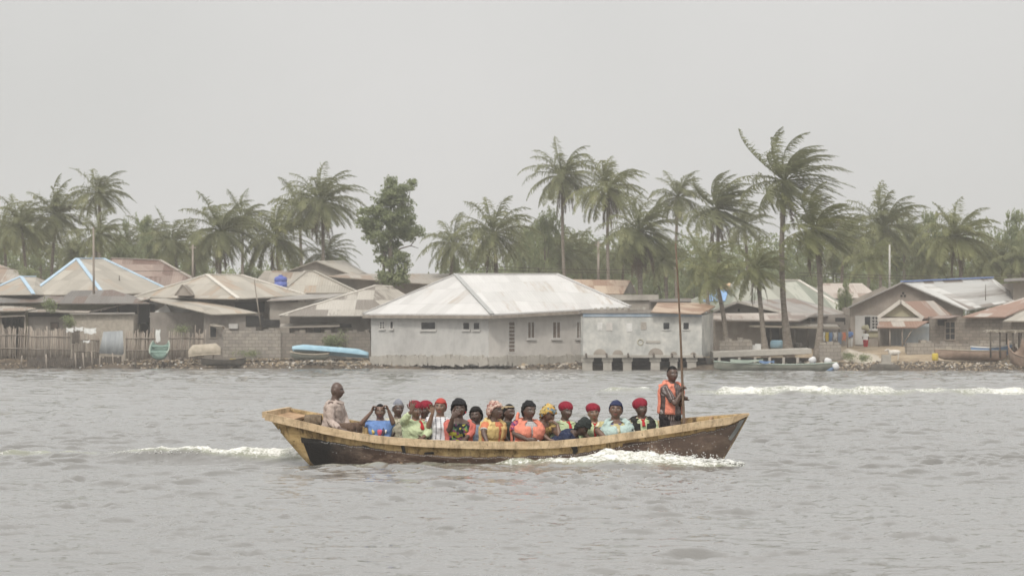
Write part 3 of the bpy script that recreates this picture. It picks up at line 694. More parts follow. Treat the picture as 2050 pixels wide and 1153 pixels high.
def opening(parent, u0, v0, u1, v1, Y, name='doorway', mat='dark_interior', th=.03):
    return MB().bb((PX(u0, Y), Y-th, PZ(v1, Y)), (PX(u1, Y), Y+.02, PZ(v0, Y))).build(name, mat, parent)
def hip_house(label, e0, e1, ve, r0, r1, vr, Y, dep, roof, wall, w0=None, w1=None, cap=None, ve1=None, vr1=None, name='house', group=None, caplines=(0, 1, 2), capw=.3):
    h = house(label, name, 'house', group); seat_empty(h, (PX((e0+e1)/2, Y), Y+dep/2, gz(PX((e0+e1)/2, Y), Y)-.3))
    pts = hip_pts(e0, e1, ve, r0, r1, vr, Y, dep, ve1, vr1)
    roof_obj(h, pts, HIP, roof)
    k = 14
    wall_box(h, (w0 if w0 is not None else e0+k), (w1 if w1 is not None else e1-k), ve-1 if ve1 is None else max(ve, ve1)-1, Y, dep, wall)
    if cap:
        L = [(pts[0], pts[4]), (pts[4], pts[5]), (pts[5], pts[1])]; caps(h, [L[i] for i in caplines], cap, capw)
    return h, pts
G = 'tin roofed houses of the shore village'
# ---- left end, back row first
h, _ = hip_house('brown roofed house cut by the left edge behind the blue trimmed roofs', -70, 78, 566, -40, -10, 526, 214, 9, 'tin_tan', 'wall_brown', group=G)
h, _ = hip_house('house with reddish brown roof behind the right slope of the blue trimmed roof', 205, 420, 578, 222, 320, 517, 222, 9, 'tin_red', 'wall_brown', cap='tin_pink', group=G, caplines=(1, 2), vr1=521)
# blue trimmed pair
h = house('large cream hip roofed house with light blue ridge strips at the left', 'house', 'house', G); seat_empty(h, (PX(170, 205), 208, .6))
Y = 203
a = P(58, 590, Y-4); m = P(207, 589, Y-6); b = P(345, 584, Y); r0 = P(154, 518, Y+3); r1 = P(207, 518, Y+4); bl = P(70, 580, Y+11); br = P(345, 580, Y+11)
roof_obj(h, [a, m, b, r0, r1, bl, br], [(0, 1, 3), (1, 2, 4, 3), (2, 6, 4), (6, 5, 3, 4), (5, 0, 3)], 'tin_cream')
caps(h, [(a, r0), (r0, r1), (r1, b), (r0, m)], 'trim_blue', .27)
wall_box(h, 75, 335, 590, 200, 11, 'wall_yellow')
h = house('smaller cream roof with a light blue hip strip at the left edge', 'house', 'house', G); seat_empty(h, (PX(30, 200), 203, .6)); Y = 199
a = P(-40, 590, Y); m = P(67, 589, Y-3); b = P(100, 590, Y+1); r0 = P(42, 554, Y+3); r1 = P(72, 554, Y+3.5); bl = P(-40, 588, Y+8); br = P(100, 588, Y+8)
roof_obj(h, [a, m, b, r0, r1, bl, br], [(0, 1, 3), (1, 2, 4, 3), (2, 6, 4), (6, 5, 3, 4), (5, 0, 3)], 'tin_cream')
caps(h, [(a, r0), (r0, r1), (r0, m)], 'trim_blue', .27)
wall_box(h, -36, 96, 590, 200, 7, 'wall_yellow')
# low dark roofs under them; the shed's tone is painted eave shadow
h = house('long low shed roof coloured grey brown as eave shadow before the blue trimmed houses', 'shed', 'shed'); seat_empty(h, (PX(60, 197), 198, .6))
roof_obj(h, [P(-20, 606, 195), P(120, 604, 195), P(140, 588, 199.5), P(-20, 590, 199.5)], [(0, 1, 2, 3)], 'tin_dark'); wall_box(h, -18, 112, 608, 196, 3, 'wall_yellow')
h = house('low house with dark grey hip roof below the blue trimmed roof, sheltering a yellow wall', 'house', 'house', G); seat_empty(h, (PX(205, 196), 199, .6))
p = hip_pts(110, 300, 607, 143, 226, 582, 194.5, 6, vr1=580); roof_obj(h, p, HIP, 'tin_dark'); wall_box(h, 118, 280, 607, 195.5, 5, 'wall_yellow')
h = house('open hut with pale sagging tin roof at the left edge behind the stick fence', 'hut', 'hut'); seat_empty(h, (PX(30, 193.5), 195, .6))
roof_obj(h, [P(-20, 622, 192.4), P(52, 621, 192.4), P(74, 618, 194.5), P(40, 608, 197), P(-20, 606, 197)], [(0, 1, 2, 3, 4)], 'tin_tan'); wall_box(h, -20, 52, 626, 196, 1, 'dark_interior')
for u in (2, 50): MB().tube([P(u, 622, 193), P(u, 720, 193)], .07, 6).build('post', 'timber_grey', h)
roof_obj(h, [P(-20, 634, 192.6), P(50, 631, 192.6), P(50, 625, 194.6), P(-20, 626, 194.6)], [(0, 1, 2, 3)], 'tin_tan', name='awning')
h = house('small brown plank hut with dark eave beside the woven mat wall', 'hut', 'hut'); seat_empty(h, (PX(105, 194), 195, .6))
wall_box(h, 56, 150, 625, 193.5, 3, 'wall_grey_dark'); roof_obj(h, [P(50, 623, 192.8), P(178, 625, 192.8), P(190, 616, 197), P(60, 616, 197)], [(0, 1, 2, 3)], 'tin_tan')
opening(h, 56, 625, 140, 634, 193.5, 'eave_gap'); window(h, 103, 647, 116, 656, 193.5, 'timber_dark', 'shutter_brown', sill=False)
h = house('shed made of pale woven mats with no visible door, standing above the stick fence', 'mat_shed', 'shed'); seat_empty(h, (PX(205, 193), 194, .6))
wall_box(h, 142, 267, 628, 192.6, 2.4, 'woven_mat'); roof_obj(h, [P(139, 628, 192.3), P(270, 627, 192.3), P(270, 625, 195.2), P(139, 625, 195.2)], [(0, 1, 2, 3)], 'tin_grey')
# open shed with slanted roof + tarps; black block paints the shade inside
h = house('open fronted shed with a slanting dark roof edge and interior shade painted black', 'shed', 'shed'); seat_empty(h, (PX(245, 196), 198, .6))
V = [P(172, 625, 195.3), P(298, 598, 195.3), P(300, 645, 195.3), P(262, 650, 195.3), P(180, 640, 195.3)]
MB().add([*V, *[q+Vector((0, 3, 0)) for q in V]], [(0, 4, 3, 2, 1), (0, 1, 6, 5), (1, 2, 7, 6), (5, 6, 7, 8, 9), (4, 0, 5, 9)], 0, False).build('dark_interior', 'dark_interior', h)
roof_obj(h, [P(170, 626, 194.4), P(300, 597, 194.4), P(300, 594, 199), P(225, 590, 200)], [(0, 1, 2, 3)], 'tin_tan')
for u, vv in ((202, 620), (236, 612), (276, 603)): MB().tube([P(u, vv, 195.1), P(u, 655, 195.1)], .05, 6).build('post', 'timber_grey', h)
def tarp(label, pts, Y, mat='tarp_white', sag=.25):
    q = [P(u, v, Y+(dy if dy else 0)) for u, v, dy in pts]; N = 10; A, B, C, D = q; V = []
    for i in range(N+1):
        for j in range(N+1):
            s, t2 = i/N, j/N; p = A.lerp(B, s).lerp(D.lerp(C, s), t2); p = p+Vector((0, .12*math.sin(9*s+3*t2), -sag*math.sin(math.pi*s)*(.6+.4*t2)+.05*math.sin(7*t2+5*s))); V.append(p)
    fs = [(i*(N+1)+j, (i+1)*(N+1)+j, (i+1)*(N+1)+j+1, i*(N+1)+j+1) for i in range(N) for j in range(N)]
    m = MB().add(V, fs); n = len(V); m.add([v+Vector((0, .03, 0)) for v in V], [tuple(reversed(f)) for f in fs]); o = m.build('tarpaulin', mat); tag(o, label, 'tarpaulin'); return o
tarp('white tarpaulin hung as a tent flap under the pale sloping roof, left of two', [(298, 634, 0), (331, 607, 0), (352, 640, 0), (306, 646, 0)], 194.6, sag=.1)
tarp('white tarpaulin sheet sagging along the pale sloping roof, right of two', [(333, 607, .2), (405, 622, .2), (408, 637, .1), (352, 639, .1)], 194.8, sag=.2)
h = house('low house with long pale sloping roof and one dark window behind the upturned canoe', 'house', 'house', G); seat_empty(h, (PX(405, 193), 196, .6))
roof_obj(h, [P(290, 598, 195), P(350, 611, 192.3), P(425, 629, 191.6), P(516, 626, 192.2), P(470, 615, 196), P(395, 597, 199), P(350, 596, 199)], [(0, 1, 2, 3, 4, 5, 6)], 'tin_cream')
wall_box(h, 300, 408, 625, 194, 4, 'wall_grey_dark'); wall_box(h, 408, 512, 628, 192.4, 5, 'wall_grey_dark')
window(h, 421, 650, 433, 675, 192.4, 'timber_grey', sill=False); roof_obj(h, [P(419, 650, 192.2), P(456, 661, 191.2), P(448, 652, 191.2), P(427, 647, 192.3)], [(0, 1, 2, 3)], 'tin_tan', name='window_awning')
opening(h, 492, 632, 528, 654, 192.4, 'dark_opening')
MB().bb((PX(458, 192.2), 192.2, PZ(658, 192.2)), (PX(476, 192.2), 192.36, PZ(648, 192.2))).build('pale_board', 'frame_pale', h)
# big hip roof with dormer
h = house('house with wide cream hip roof, pale hip strip and a small gable vent', 'house', 'house', G); seat_empty(h, (PX(430, 200), 204, .6)); Y = 198
a = P(268, 594, Y+1); m = P(477, 598, Y-3.5); b = P(612, 590, Y+2); r0 = P(414, 550, Y+3); r1 = P(484, 551, Y+4); bl = P(285, 588, Y+10); br = P(612, 588, Y+10)
roof_obj(h, [a, m, b, r0, r1, bl, br], [(0, 1, 3), (1, 2, 4, 3), (2, 6, 4), (6, 5, 3, 4), (5, 0, 3)], 'tin_cream')
caps(h, [(a, r0), (r0, r1), (r1, b), (r0, m)], 'trim_pale', .3)
wall_box(h, 300, 595, 597, 198.5, 8, 'wall_brown'); opening(h, 470, 604, 530, 625, 198.5)
g = [P(350, 592, 195.6), P(386, 592, 195.6), P(365, 571, 195.6)]; gb = [q+Vector((0, 2.6, .1)) for q in g]
MB().add(g+gb, [(0, 1, 2), (0, 2, 5, 3), (1, 4, 5, 2)], 0, False).build('gable_vent', 'wall_brown', h)
caps(h, [(g[0], g[2]), (g[2], g[1])], 'timber_grey', .14, 'gable_trim')
# behind: roof pieces around the blue tank
h, p_ = hip_house('cream roofed house behind the blue water tank', 508, 640, 566, 530, 612, 542, 214, 8, 'tin_tan', 'wall_grey', group=G)
h, p_ = hip_house('pyramid roofed pale house right of the blue water tank', 560, 718, 586, 612, 628, 543, 206, 9, 'tin_cream', 'wall_grey', group=G, cap='tin_cream')
t_ = empty('water_tank', P(562, 574, 203)); tag(t_, 'blue plastic water tank sitting between two cream roofs', 'water tank')
c = P(562, 563, 203); MB().loft([[c+Vector((math.cos(k*.3927)*r_, math.sin(k*.3927)*r_, z)) for k in range(16)] for z, r_ in ((-.42, .44), (-.36, .47), (-.1, .47), (-.08, .44), (.0, .44), (.02, .47), (.2, .47), (.3, .4), (.37, .2))]).build('tank_body', 'tank_blue', t_)
MB().loft([[c+Vector((math.cos(k*.5236)*r_, math.sin(k*.5236)*r_, z)) for k in range(12)] for z, r_ in ((.36, .16), (.44, .16), (.46, .1))]).build('lid', 'tank_blue', t_)
st = MB().bb((c.x-.5, c.y-.5, c.z-.62), (c.x+.5, c.y+.5, c.z-.43))
for dx in (-.42, .42): st.bb((c.x+dx-.05, c.y-.45, .8), (c.x+dx+.05, c.y-.35, c.z-.62))
st.build('tank_stand', 'timber_grey', t_)
h = house('tall grey gable end house behind with pale roof rim left of the lone tree', 'house', 'house', G); seat_empty(h, (PX(650, 220), 222, .6)); Y = 218
f = [P(578, 560, Y), P(578, 541, Y), P(632, 525, Y), P(690, 545, Y), P(690, 565, Y)]
bk = [q+Vector((1.6, 6, 0)) for q in f]; g0 = .5
low = lambda q: Vector((q.x, q.y, g0))
MB().add([low(f[0]), f[1], f[2], f[3], low(f[4]), low(bk[0]), bk[1], bk[2], bk[3], low(bk[4])], [(0, 4, 3, 2, 1), (4, 9, 8, 3), (5, 6, 7, 8, 9), (0, 1, 6, 5)], 0, False).build('wall', 'wall_grey', h)
roof_obj(h, [P(570, 544, Y-.5), P(632, 522, Y-.5), P(702, 549, Y-.5), P(732, 546, Y+6), P(690, 521, Y+6), P(600, 538, Y+6)], [(0, 1, 4, 5), (1, 2, 3, 4)], 'tin_cream')
h = house('long low grey walled building whose flat roof line passes behind the lone tree', 'house', 'house', G); seat_empty(h, (PX(790, 212), 216, .6))
roof_obj(h, [P(655, 553, 212), P(910, 572, 211), P(905, 548, 216), P(690, 548, 217), ], [(0, 1, 2, 3)], 'tin_tan'); wall_box(h, 660, 905, 553, 213, 7, 'wall_grey', vt1=571)
# patched striped roof
h = house('low house with patchy light and dark striped roof left of the white roofed house', 'house', 'house', G); seat_empty(h, (PX(690, 195), 199, .6)); Y = 194
pts = [P(560, 632, Y-3), P(742, 632, Y-3), P(830, 600, Y+2), P(786, 574, Y+4), P(752, 572, Y+4), P(640, 600, Y+8), P(820, 598, Y+9)]
roof_obj(h, pts, [(0, 1, 4), (1, 2, 3, 4), (0, 4, 5), (5, 4, 3, 6), (3, 2, 6)], 'tin_patch'); caps(h, [(pts[0], pts[4]), (pts[4], pts[3])], 'trim_pale', .2)
wall_box(h, 580, 744, 632, 192.6, 7, 'wall_grey_dark')
opening(h, 668, 648, 704, 656, 192.6, 'dark_opening'); roof_obj(h, [P(560, 655, 191.2), P(680, 652, 191.2), P(680, 646, 192.5), P(562, 648, 192.5)], [(0, 1, 2, 3)], 'tin_tan', name='awning')
for u in (581, 615): MB().tube([P(u, 652, 191.6), P(u, 715, 191.6)], .06, 6).build('post', 'timber_dark', h)
window(h, 628, 656, 643, 670, 192.6, 'timber_grey', sill=False)
h = house('small block outhouse with curtain between cream hip roof and striped roof', 'outhouse', 'outhouse'); seat_empty(h, (PX(560, 194), 195, .6))
wall_box(h, 540, 640, 605, 196, 3, 'wall_grey'); roof_obj(h, [P(534, 602, 195.5), P(660, 596, 195.5), P(690, 588, 200), P(560, 590, 200)], [(0, 1, 2, 3)], 'tin_grey')
opening(h, 512, 640, 560, 654, 195.95, 'dark_opening')
# ---- white roofed house
h = house('large house with bright white hip roof and pale grey walls at the water', 'white_roofed_house', 'house'); seat_empty(h, (PX(960, 186), 188, .4))
LE = P(726, 628, 187.0); CO = P(985, 629, 179.6); RE = P(1262, 614, 184.5); R0 = P(912, 549, 188.5); R1 = P(1115, 549, 189.5)
BLk = P(760, 620, 196.0); BRk = P(1240, 618, 197.0)
roof_obj(h, [LE, CO, RE, R0, R1, BLk, BRk], [(0, 1, 3), (1, 2, 4, 3), (2, 6, 4), (6, 5, 3, 4), (5, 0, 3)], 'tin_white', .1)
caps(h, [(R0, CO)], 'trim_grey', .3); caps(h, [(LE, R0), (R0, R1), (R1, RE)], 'tin_white', .26)
dn = Vector((0, 0, .11)); MB().beam(LE-dn*1.7, CO-dn*1.7, .06, .2).beam(CO-dn*1.7, RE-dn*1.7, .06, .2).build('fascia', 'timber_grey', h)
wl0 = Vector((PX(743, 187), 187, 0)); wc = Vector((PX(978, 180.6), 180.6, 0)); wr = Vector((PX(1215, 184), 184, 0))
def wall_seg(a, b, zt0, zt1, mat, name='wall', th=.25, zb=.25):
    d = (b-a).normalized(); nrm = Vector((-d.y, d.x, 0))
    V = [];
    for p, zt in ((a, zt0), (b, zt1)):
        for off in (0, th):
            q = p+nrm*off; V += [(q.x, q.y, zb), (q.x, q.y, zt)]
    return MB().add(V, [(0, 4, 5, 1), (2, 3, 7, 6), (1, 5, 7, 3), (0, 1, 3, 2), (4, 6, 7, 5)], 0, False).build(name, mat, h)
wall_seg(wl0, wc, PZ(629, 187), PZ(630, 180.6), 'wall_pale'); wall_seg(wc+Vector((.002, 0, 0)), wr, PZ(630, 180.6), PZ(618, 184), 'wall_pale_right')
bl_ = Vector((PX(770, 195.5), 195.5, 0)); br_ = Vector((PX(1225, 196.5), 196.5, 0))
wall_seg(bl_, wl0, 3.4, PZ(629, 187), 'wall_pale'); wall_seg(wr, br_, PZ(618, 184), 3.4, 'wall_pale_right'); wall_seg(br_, bl_, 3.4, 3.4, 'wall_pale')
def ywall(u, A, B):
    """depth where the sight line of column u meets wall A-B"""
    k = (u-CX)/F; t = (A.x-k*A.y)/(k*(B.y-A.y)-(B.x-A.x)); return A.y+(B.y-A.y)*t
def swin(u0, v0, u1, v1, A, B, bars=(0, 0), name='window', frame='frame_pale', pane='window_dark', fw=.055, depth=.04, sill=True):
    ya, yb = ywall(u0, A, B), ywall(u1, A, B); a = Vector((PX(u0, ya), ya, 0)); b = Vector((PX(u1, yb), yb, 0)); d = (b-a).normalized(); n = Vector((d.y, -d.x, 0)); n = n if n.y < 0 else -n
    z1 = PZ(v0, (ya+yb)/2); z0 = PZ(v1, (ya+yb)/2); Wd = (b-a).length
    def slab(m, s0, s1, za, zb2, o0, o1):
        V = [a+d*s+n*o+Vector((0, 0, z)) for z in (za, zb2) for s, o in ((s0, o0), (s1, o0), (s1, o1), (s0, o1))]
        m.add(V, [(3, 2, 1, 0), (4, 5, 6, 7), (0, 1, 5, 4), (1, 2, 6, 5), (2, 3, 7, 6), (3, 0, 4, 7)], 0, False)
    m = MB(); slab(m, -fw, Wd+fw, z1, z1+fw, -.02, depth); slab(m, -fw, Wd+fw, z0-fw, z0, -.02, depth); slab(m, -fw, 0, z0, z1, -.02, depth); slab(m, Wd, Wd+fw, z0, z1, -.02, depth)
    for k in range(bars[0]): s = Wd*(k+1)/(bars[0]+1); slab(m, s-.03, s+.03, z0, z1, .015, .04)
    for k in range(bars[1]): z = lerp(z0, z1, (k+1)/(bars[1]+1)); slab(m, 0, Wd, z-.025, z+.025, .012, .038)
    o = m.build(name, frame, h); m = MB(); slab(m, 0, Wd, z0, z1, -.02, .01); m.build('pane' if pane == 'window_dark' else 'shutter', pane, o)
    if sill: m = MB(); slab(m, -fw-.05, Wd+fw+.05, z0-fw-.08, z0-fw-.003, .002, .12); m.build('sill', frame, o)
    return o
swin(761, 645, 770, 657, wl0, wc, (1, 2)); swin(782, 644, 787, 657, wl0, wc); swin(844, 645, 872, 659, wl0, wc)
swin(928, 646, 940, 659, wl0, wc); swin(949, 646, 960, 659, wl0, wc)
swin(1019, 645, 1030, 704, wc, wr, (0, 7), 'door', 'frame_pale', 'shutter_brown', .05, sill=False)
for a_, b_ in ((1057, 1069), (1107, 1121), (1155, 1164)): swin(a_, 645, b_, 676, wc, wr, (1, 0), 'window', 'frame_pale', 'shutter_brown', .08)
m = MB(); q = wl0.lerp(wc, .0); # crumbling plinth along both walls
for A_, B_, n_ in ((wl0, wc, 26), (wc, wr, 26)):
    rg_ = random.Random(3)
    for i in range(n_):
        p0 = A_.lerp(B_, i/n_); p1 = A_.lerp(B_, (i+1)/n_); m.beam(p0+Vector((0, -.16, .55+rg_.uniform(-.06, .1))), p1+Vector((0, -.16, .55+rg_.uniform(-.06, .1))), .22, rg_.uniform(.5, .75))
m.build('plinth', 'concrete', h)
# ---- weathered waterside building on piers
h = house('weathered flat roofed building with faded blue band standing on concrete piers over the water', 'waterside_building', 'building'); Y = 175; seat_empty(h, (PX(1297, Y), 178, 0))
x0, x1 = PX(1167, Y), PX(1405, Y); zt = PZ(632, Y); zb = PZ(714, Y); xs_ = PX(1428, 181)
MB().add([(x0, Y, zb), (x1, Y, zb), (xs_, 181, zb), (x0, 181, zb), (x0, Y, zt), (x1, Y, zt), (xs_, 181, zt+.25), (x0, 181, zt)], [(0, 3, 2, 1), (4, 5, 6, 7), (0, 1, 5, 4), (1, 2, 6, 5), (2, 3, 7, 6), (3, 0, 4, 7)], 0, False).build('wall', 'wall_weathered', h)
MB().bb((x0, Y-.05, PZ(634, Y)), (x1, Y-.003, PZ(627, Y))).build('painted_band', 'ridge_blue', h).active_material = m_mottled('faded_blue', (.20, .26, .33), (.38, .43, .47), 1.4, bump=.2)
MB().bb((x0-.1, Y-.12, PZ(627, Y)), (PX(1306, Y), 181.2, PZ(620, Y))).build('roof_slab', 'wall_grey_dark', h)
roof_obj(h, [P(1303, 624, 174.5), P(1403, 628, 174.5), P(1432, 613, 181), P(1410, 606, 182), P(1316, 606, 182)], [(0, 1, 2, 3, 4)], 'tin_rust_orange', .06, 'rusty_roof_sheets')
for k in range(9): MB().bb((PX(1190+k*12, Y), Y-.1, PZ(621, Y)), (PX(1196+k*12, Y), Y+.6, PZ(616.5-(k % 3), Y))).build('parapet_block', 'concrete', h)
window(h, 1328, 646, 1340, 659, Y, 'wall_weathered', sill=False); window(h, 1368, 646, 1379, 659, Y, 'wall_weathered', sill=False)
for (ua, ub, va, vb, mm) in ((1214, 1226, 646, 662, 'wall_pale_right'), (1254, 1266, 647, 664, 'tarp_white'), (1196, 1206, 645, 661, 'tarp_white'), (1283, 1294, 645, 660, 'wall_grey')):
    MB().bb((PX(ua, Y), Y-.03, PZ(vb, Y)), (PX(ub, Y), Y+.01, PZ(va, Y))).build('bricked_up_opening', mm, h)
ring = MB(); cc = P(1282, 685, Y-.03); ring.tube([cc+Vector((math.cos(k*.3927)*.17, 0, math.sin(k*.3927)*.18)) for k in range(17)], .025, 6); ring.build('painted_ring', 'wall_yellow', h)
MB().bb((PX(1293, Y), Y-.05, PZ(686.5, Y)), (PX(1322, Y), Y-.004, PZ(682, Y))).build('pipe_stub', 'concrete', h)
for u in (1173, 1214, 1257, 1308, 1345, 1389): # drain spouts with rust fans
    MB().tube([P(u, 708, Y-.02), P(u+1, 714, Y-.25)], .06, 8).build('drain_pipe', 'timber_dark', h)
for u, r_ in ((1201, 13), (1237, 11), (1313, 15), (1349, 7), (1388, 6)):
    c_ = P(u, 710, Y-.015); V = [c_]+[c_+Vector((math.cos(math.pi*k/12)*r_/F*Y, 0, math.sin(math.pi*k/12)*r_/F*Y*.9)) for k in range(13)]
    V2 = [v_+Vector((0, .02, 0)) for v_ in V]
    MB().add(V+V2, [tuple(range(0, 14)), tuple(range(27, 13, -1))]+[(i, i+14, (i+1) % 14+14, (i+1) % 14) for i in range(14)], 0, False).build('drain_stain', 'wall_brown', h)
MB().bb((x0, Y-.1, zb-.06), (x1+.05, Y+6, zb+.1)).build('floor_slab', 'concrete', h)
for u, wd in ((1176, 20), (1216, 17), (1256, 17), (1312, 18), (1349, 14), (1385, 18), (1420, 10)):
    yy = Y+.1 if u < 1400 else 178; m = MB()
    m.bb((PX(u-wd/2, yy), yy, -.6), (PX(u+wd/2, yy), yy+.6, zb-.065))
    m.bb((PX(u-wd*.62, yy), yy-.06, zb-.3), (PX(u+wd*.62, yy), yy+.5, zb-.063)); m.build('pier', 'concrete', h)
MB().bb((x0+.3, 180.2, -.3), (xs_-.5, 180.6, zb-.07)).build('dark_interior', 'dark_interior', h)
# ---- behind the weathered building
h = house('tan rusty gable roof between the tall yellowing palm and the white roof', 'house', 'house', G); seat_empty(h, (PX(1200, 200), 203, .6)); Y = 200
pts = [P(1150, 587, Y-.5), P(1248, 588, Y-.5), P(1262, 561, Y+3.5), P(1140, 559, Y+3.5), P(1150, 586, Y+8), P(1275, 586, Y+8)]
roof_obj(h, pts, [(0, 1, 2, 3), (3, 2, 5, 4)], 'tin_rust_orange'); wall_box(h, 1155, 1246, 588, Y, 7, 'wall_grey')
V = [P(1247, 588, Y+.1), P(1274, 587, Y+7), P(1261, 562, Y+3.5)]; MB().add(V+[q+Vector((-.2, 0, 0)) for q in V], [(0, 1, 2), (5, 4, 3), (0, 3, 4, 1), (1, 4, 5, 2), (2, 5, 3, 0)], 0, False).build('gable_wall', 'wall_grey_dark', h)
h = house('grey flat topped parapet building behind the stout palm trunk', 'building', 'building'); seat_empty(h, (PX(1260, 192), 194, .6))
wall_box(h, 1205, 1315, 592, 192, 5, 'wall_grey'); MB().bb((PX(1203, 192), 191.8, PZ(601, 192)), (PX(1318, 192), 197, PZ(590, 192))).build('parapet', 'concrete', h)
h = house('low dark roofed shed behind the rusty roof sheets', 'shed', 'shed'); seat_empty(h, (PX(1345, 190), 192, .6))
roof_obj(h, [P(1300, 603, 189), P(1384, 603, 189), P(1384, 597, 193), P(1300, 599, 193)], [(0, 1, 2, 3)], 'tin_dark'); wall_box(h, 1303, 1382, 603, 189.6, 3, 'wall_grey_dark')
h = house('house with large greenish striped hip roof patched with blue and orange sheeting', 'house', 'house', G); seat_empty(h, (PX(1540, 202), 206, .8)); Y = 199
pts = [P(1362, 614, Y+2), P(1580, 632, Y-2.5), P(1716, 634, Y), P(1478, 561, Y+5), P(1598, 561, Y+5), P(1362, 608, Y+12), P(1716, 612, Y+12)]
roof_obj(h, pts, [(0, 1, 3), (1, 2, 4, 3), (2, 6, 4), (6, 5, 3, 4), (5, 0, 3)], 'tin_green'); caps(h, [(pts[4], pts[2]), (pts[3], pts[4])], 'trim_pale', .25)
wall_box(h, 1385, 1705, 631, 199.5, 11, 'wall_grey')
def patch(a, b, c, d, mat, nm):
    n = (b-a).cross(c-a).normalized(); n = n if n.z > 0 else -n; q = [x+n*.09 for x in (a, b, c, d)]; V = q+[x-n*.06 for x in q]
    MB().add(V, [(0, 1, 2, 3), (7, 6, 5, 4), (0, 4, 5, 1), (1, 5, 6, 2), (2, 6, 7, 3), (3, 7, 4, 0)], 0, False).build(nm, mat, h)
def onpl(u, v, A, B, C):
    n = (B-A).cross(C-A); d = Vector(((u-CX)/F, 1, (HV-v)/F)); o = Vector((0, 0, CZ)); t = n.dot(A-o)/n.dot(d); return o+d*t
pl = (pts[0], pts[1], pts[3])
patch(*[onpl(u, v, *pl) for u, v in ((1408, 604), (1452, 604), (1458, 583), (1432, 583))], 'tarp_blue', 'blue_tarp_patch')
patch(*[onpl(u, v, *pl) for u, v in ((1440, 581), (1460, 581), (1463, 568), (1448, 572))], 'tarp_orange', 'orange_tarp_patch')
h = house('low house with flat dark gable and pale barge boards before the green striped roof', 'house', 'house', G); seat_empty(h, (PX(1560, 192), 196, .8)); Y = 191
pts = [P(1428, 622, Y-.6), P(1476, 603, Y-.6), P(1600, 632, Y-.6), P(1706, 628, Y+6), P(1590, 597, Y+6), P(1500, 612, Y+6)]
roof_obj(h, pts, [(0, 1, 4, 5), (1, 2, 3, 4)], 'tin_grey', .14)
V = [P(1436, 624, Y), P(1476, 606, Y), P(1592, 631, Y)]; zbb = 1.0
MB().add([Vector((V[0].x, Y, zbb)), V[0], V[1], V[2], Vector((V[2].x, Y, zbb)), Vector((V[0].x, Y+5, zbb)), V[0]+Vector((0, 5, 0)), V[1]+Vector((0, 5, 0)), V[2]+Vector((0, 5, 0)), Vector((V[2].x, Y+5, zbb))],
         [(0, 4, 3, 2, 1), (5, 6, 7, 8, 9), (0, 1, 6, 5), (4, 9, 8, 3)], 0, False).build('wall', 'wall_grey_dark', h)
opening(h, 1477, 618, 1481, 624, Y-.01, 'gable_vent'); MB().beam(P(1428, 623, Y-.65), P(1476, 604, Y-.65), .05, .16).beam(P(1476, 604, Y-.65), P(1600, 633, Y-.65), .05, .16).build('barge_board', 'trim_pale', h)
wall_box(h, 1620, 1700, 630, 194, 3, 'wall_grey_dark'); window(h, 1624, 637, 1631, 646, 194, 'timber_grey', sill=False); opening(h, 1672, 636, 1692, 650, 194)
h = house('long pale porch roof over brown wall and open veranda behind the shore palms', 'porch_house', 'house', G); seat_empty(h, (PX(1530, 187), 190, .8)); Y = 186
roof_obj(h, [P(1425, 640, Y-1), P(1600, 641, Y-1), P(1636, 626, Y+3.4), P(1425, 627, Y+3.4)], [(0, 1, 2, 3)], 'tin_pink', .1)
wall_box(h, 1432, 1532, 641, Y, 4, 'wall_brown'); wall_box(h, 1532, 1690, 644, Y+3.6, 1, 'wall_grey_dark'); opening(h, 1532, 656, 1560, 692, Y+3.5, 'doorway')
roof_obj(h, [P(1500, 651, Y-1), P(1682, 655, Y-1.2), P(1675, 649, Y+3), P(1500, 647, Y+3)], [(0, 1, 2, 3)], 'thatch', .12, 'veranda_roof')
for u in (1543, 1591, 1617, 1648, 1680): MB().tube([P(u, 652, Y-.8), P(u, 697, Y-.8)], .06, 6).build('post', 'timber_dark', h)
MB().beam(P(1500, 653.5, Y-.8), P(1682, 655.5, Y-.8), .08, .12).build('porch_beam', 'timber_grey', h)
h, p_ = hip_house('small pinkish tin roofed house behind the pale green shrub', 1650, 1762, 596, 1638, 1726, 567, 206, 7, 'tin_pink', 'wall_grey_dark', 1662, 1750, group=G)
# ---- right: gable house
h = house('large gable house with striped grey roof, blue ridge and vented brown gable wall', 'gable_house', 'house', G); seat_empty(h, (PX(1830, 196), 200, 1)); Y = 193
A = P(1694, 616, Y-.5); T = P(1806, 564, Y-.5); B = P(1936, 620, Y-.5); T2 = P(1986, 556, Y+11); B2 = P(2046, 600, Y+11.5); A2 = P(1800, 600, Y+11)
roof_obj(h, [A, T, B, B2, T2, A2], [(0, 1, 4, 5), (1, 2, 3, 4)], 'tin_striped', .1); caps(h, [(T, T2)], 'ridge_blue', .3)
W0 = P(1702, 614, Y); WT = P(1806, 568, Y); W1 = P(1928, 618, Y); zb_ = 1.0
MB().add([Vector((W0.x, Y, zb_)), W0, WT, W1, Vector((W1.x, Y, zb_)), Vector((W0.x, Y+10, zb_)), W0+Vector((0, 10, 0)), WT+Vector((0, 10, 0)), W1+Vector((0, 10, 0)), Vector((W1.x, Y+10, zb_))],
         [(0, 4, 3, 2, 1), (5, 6, 7, 8, 9), (0, 1, 6, 5), (4, 9, 8, 3)], 0, False).build('wall', 'wall_brown', h)
for u, v_ in ((1808, 587), (1804.5, 592.5), (1811.5, 592.5)): opening(h, u-2, v_-2.2, u+2, v_+2.2, Y, 'vent_hole', th=.04)
MB().bb((PX(1712, Y), Y-.06, PZ(690, Y)), (PX(1728, Y), Y-.003, PZ(632, Y))).build('plaster_panel', 'wall_pale', h)
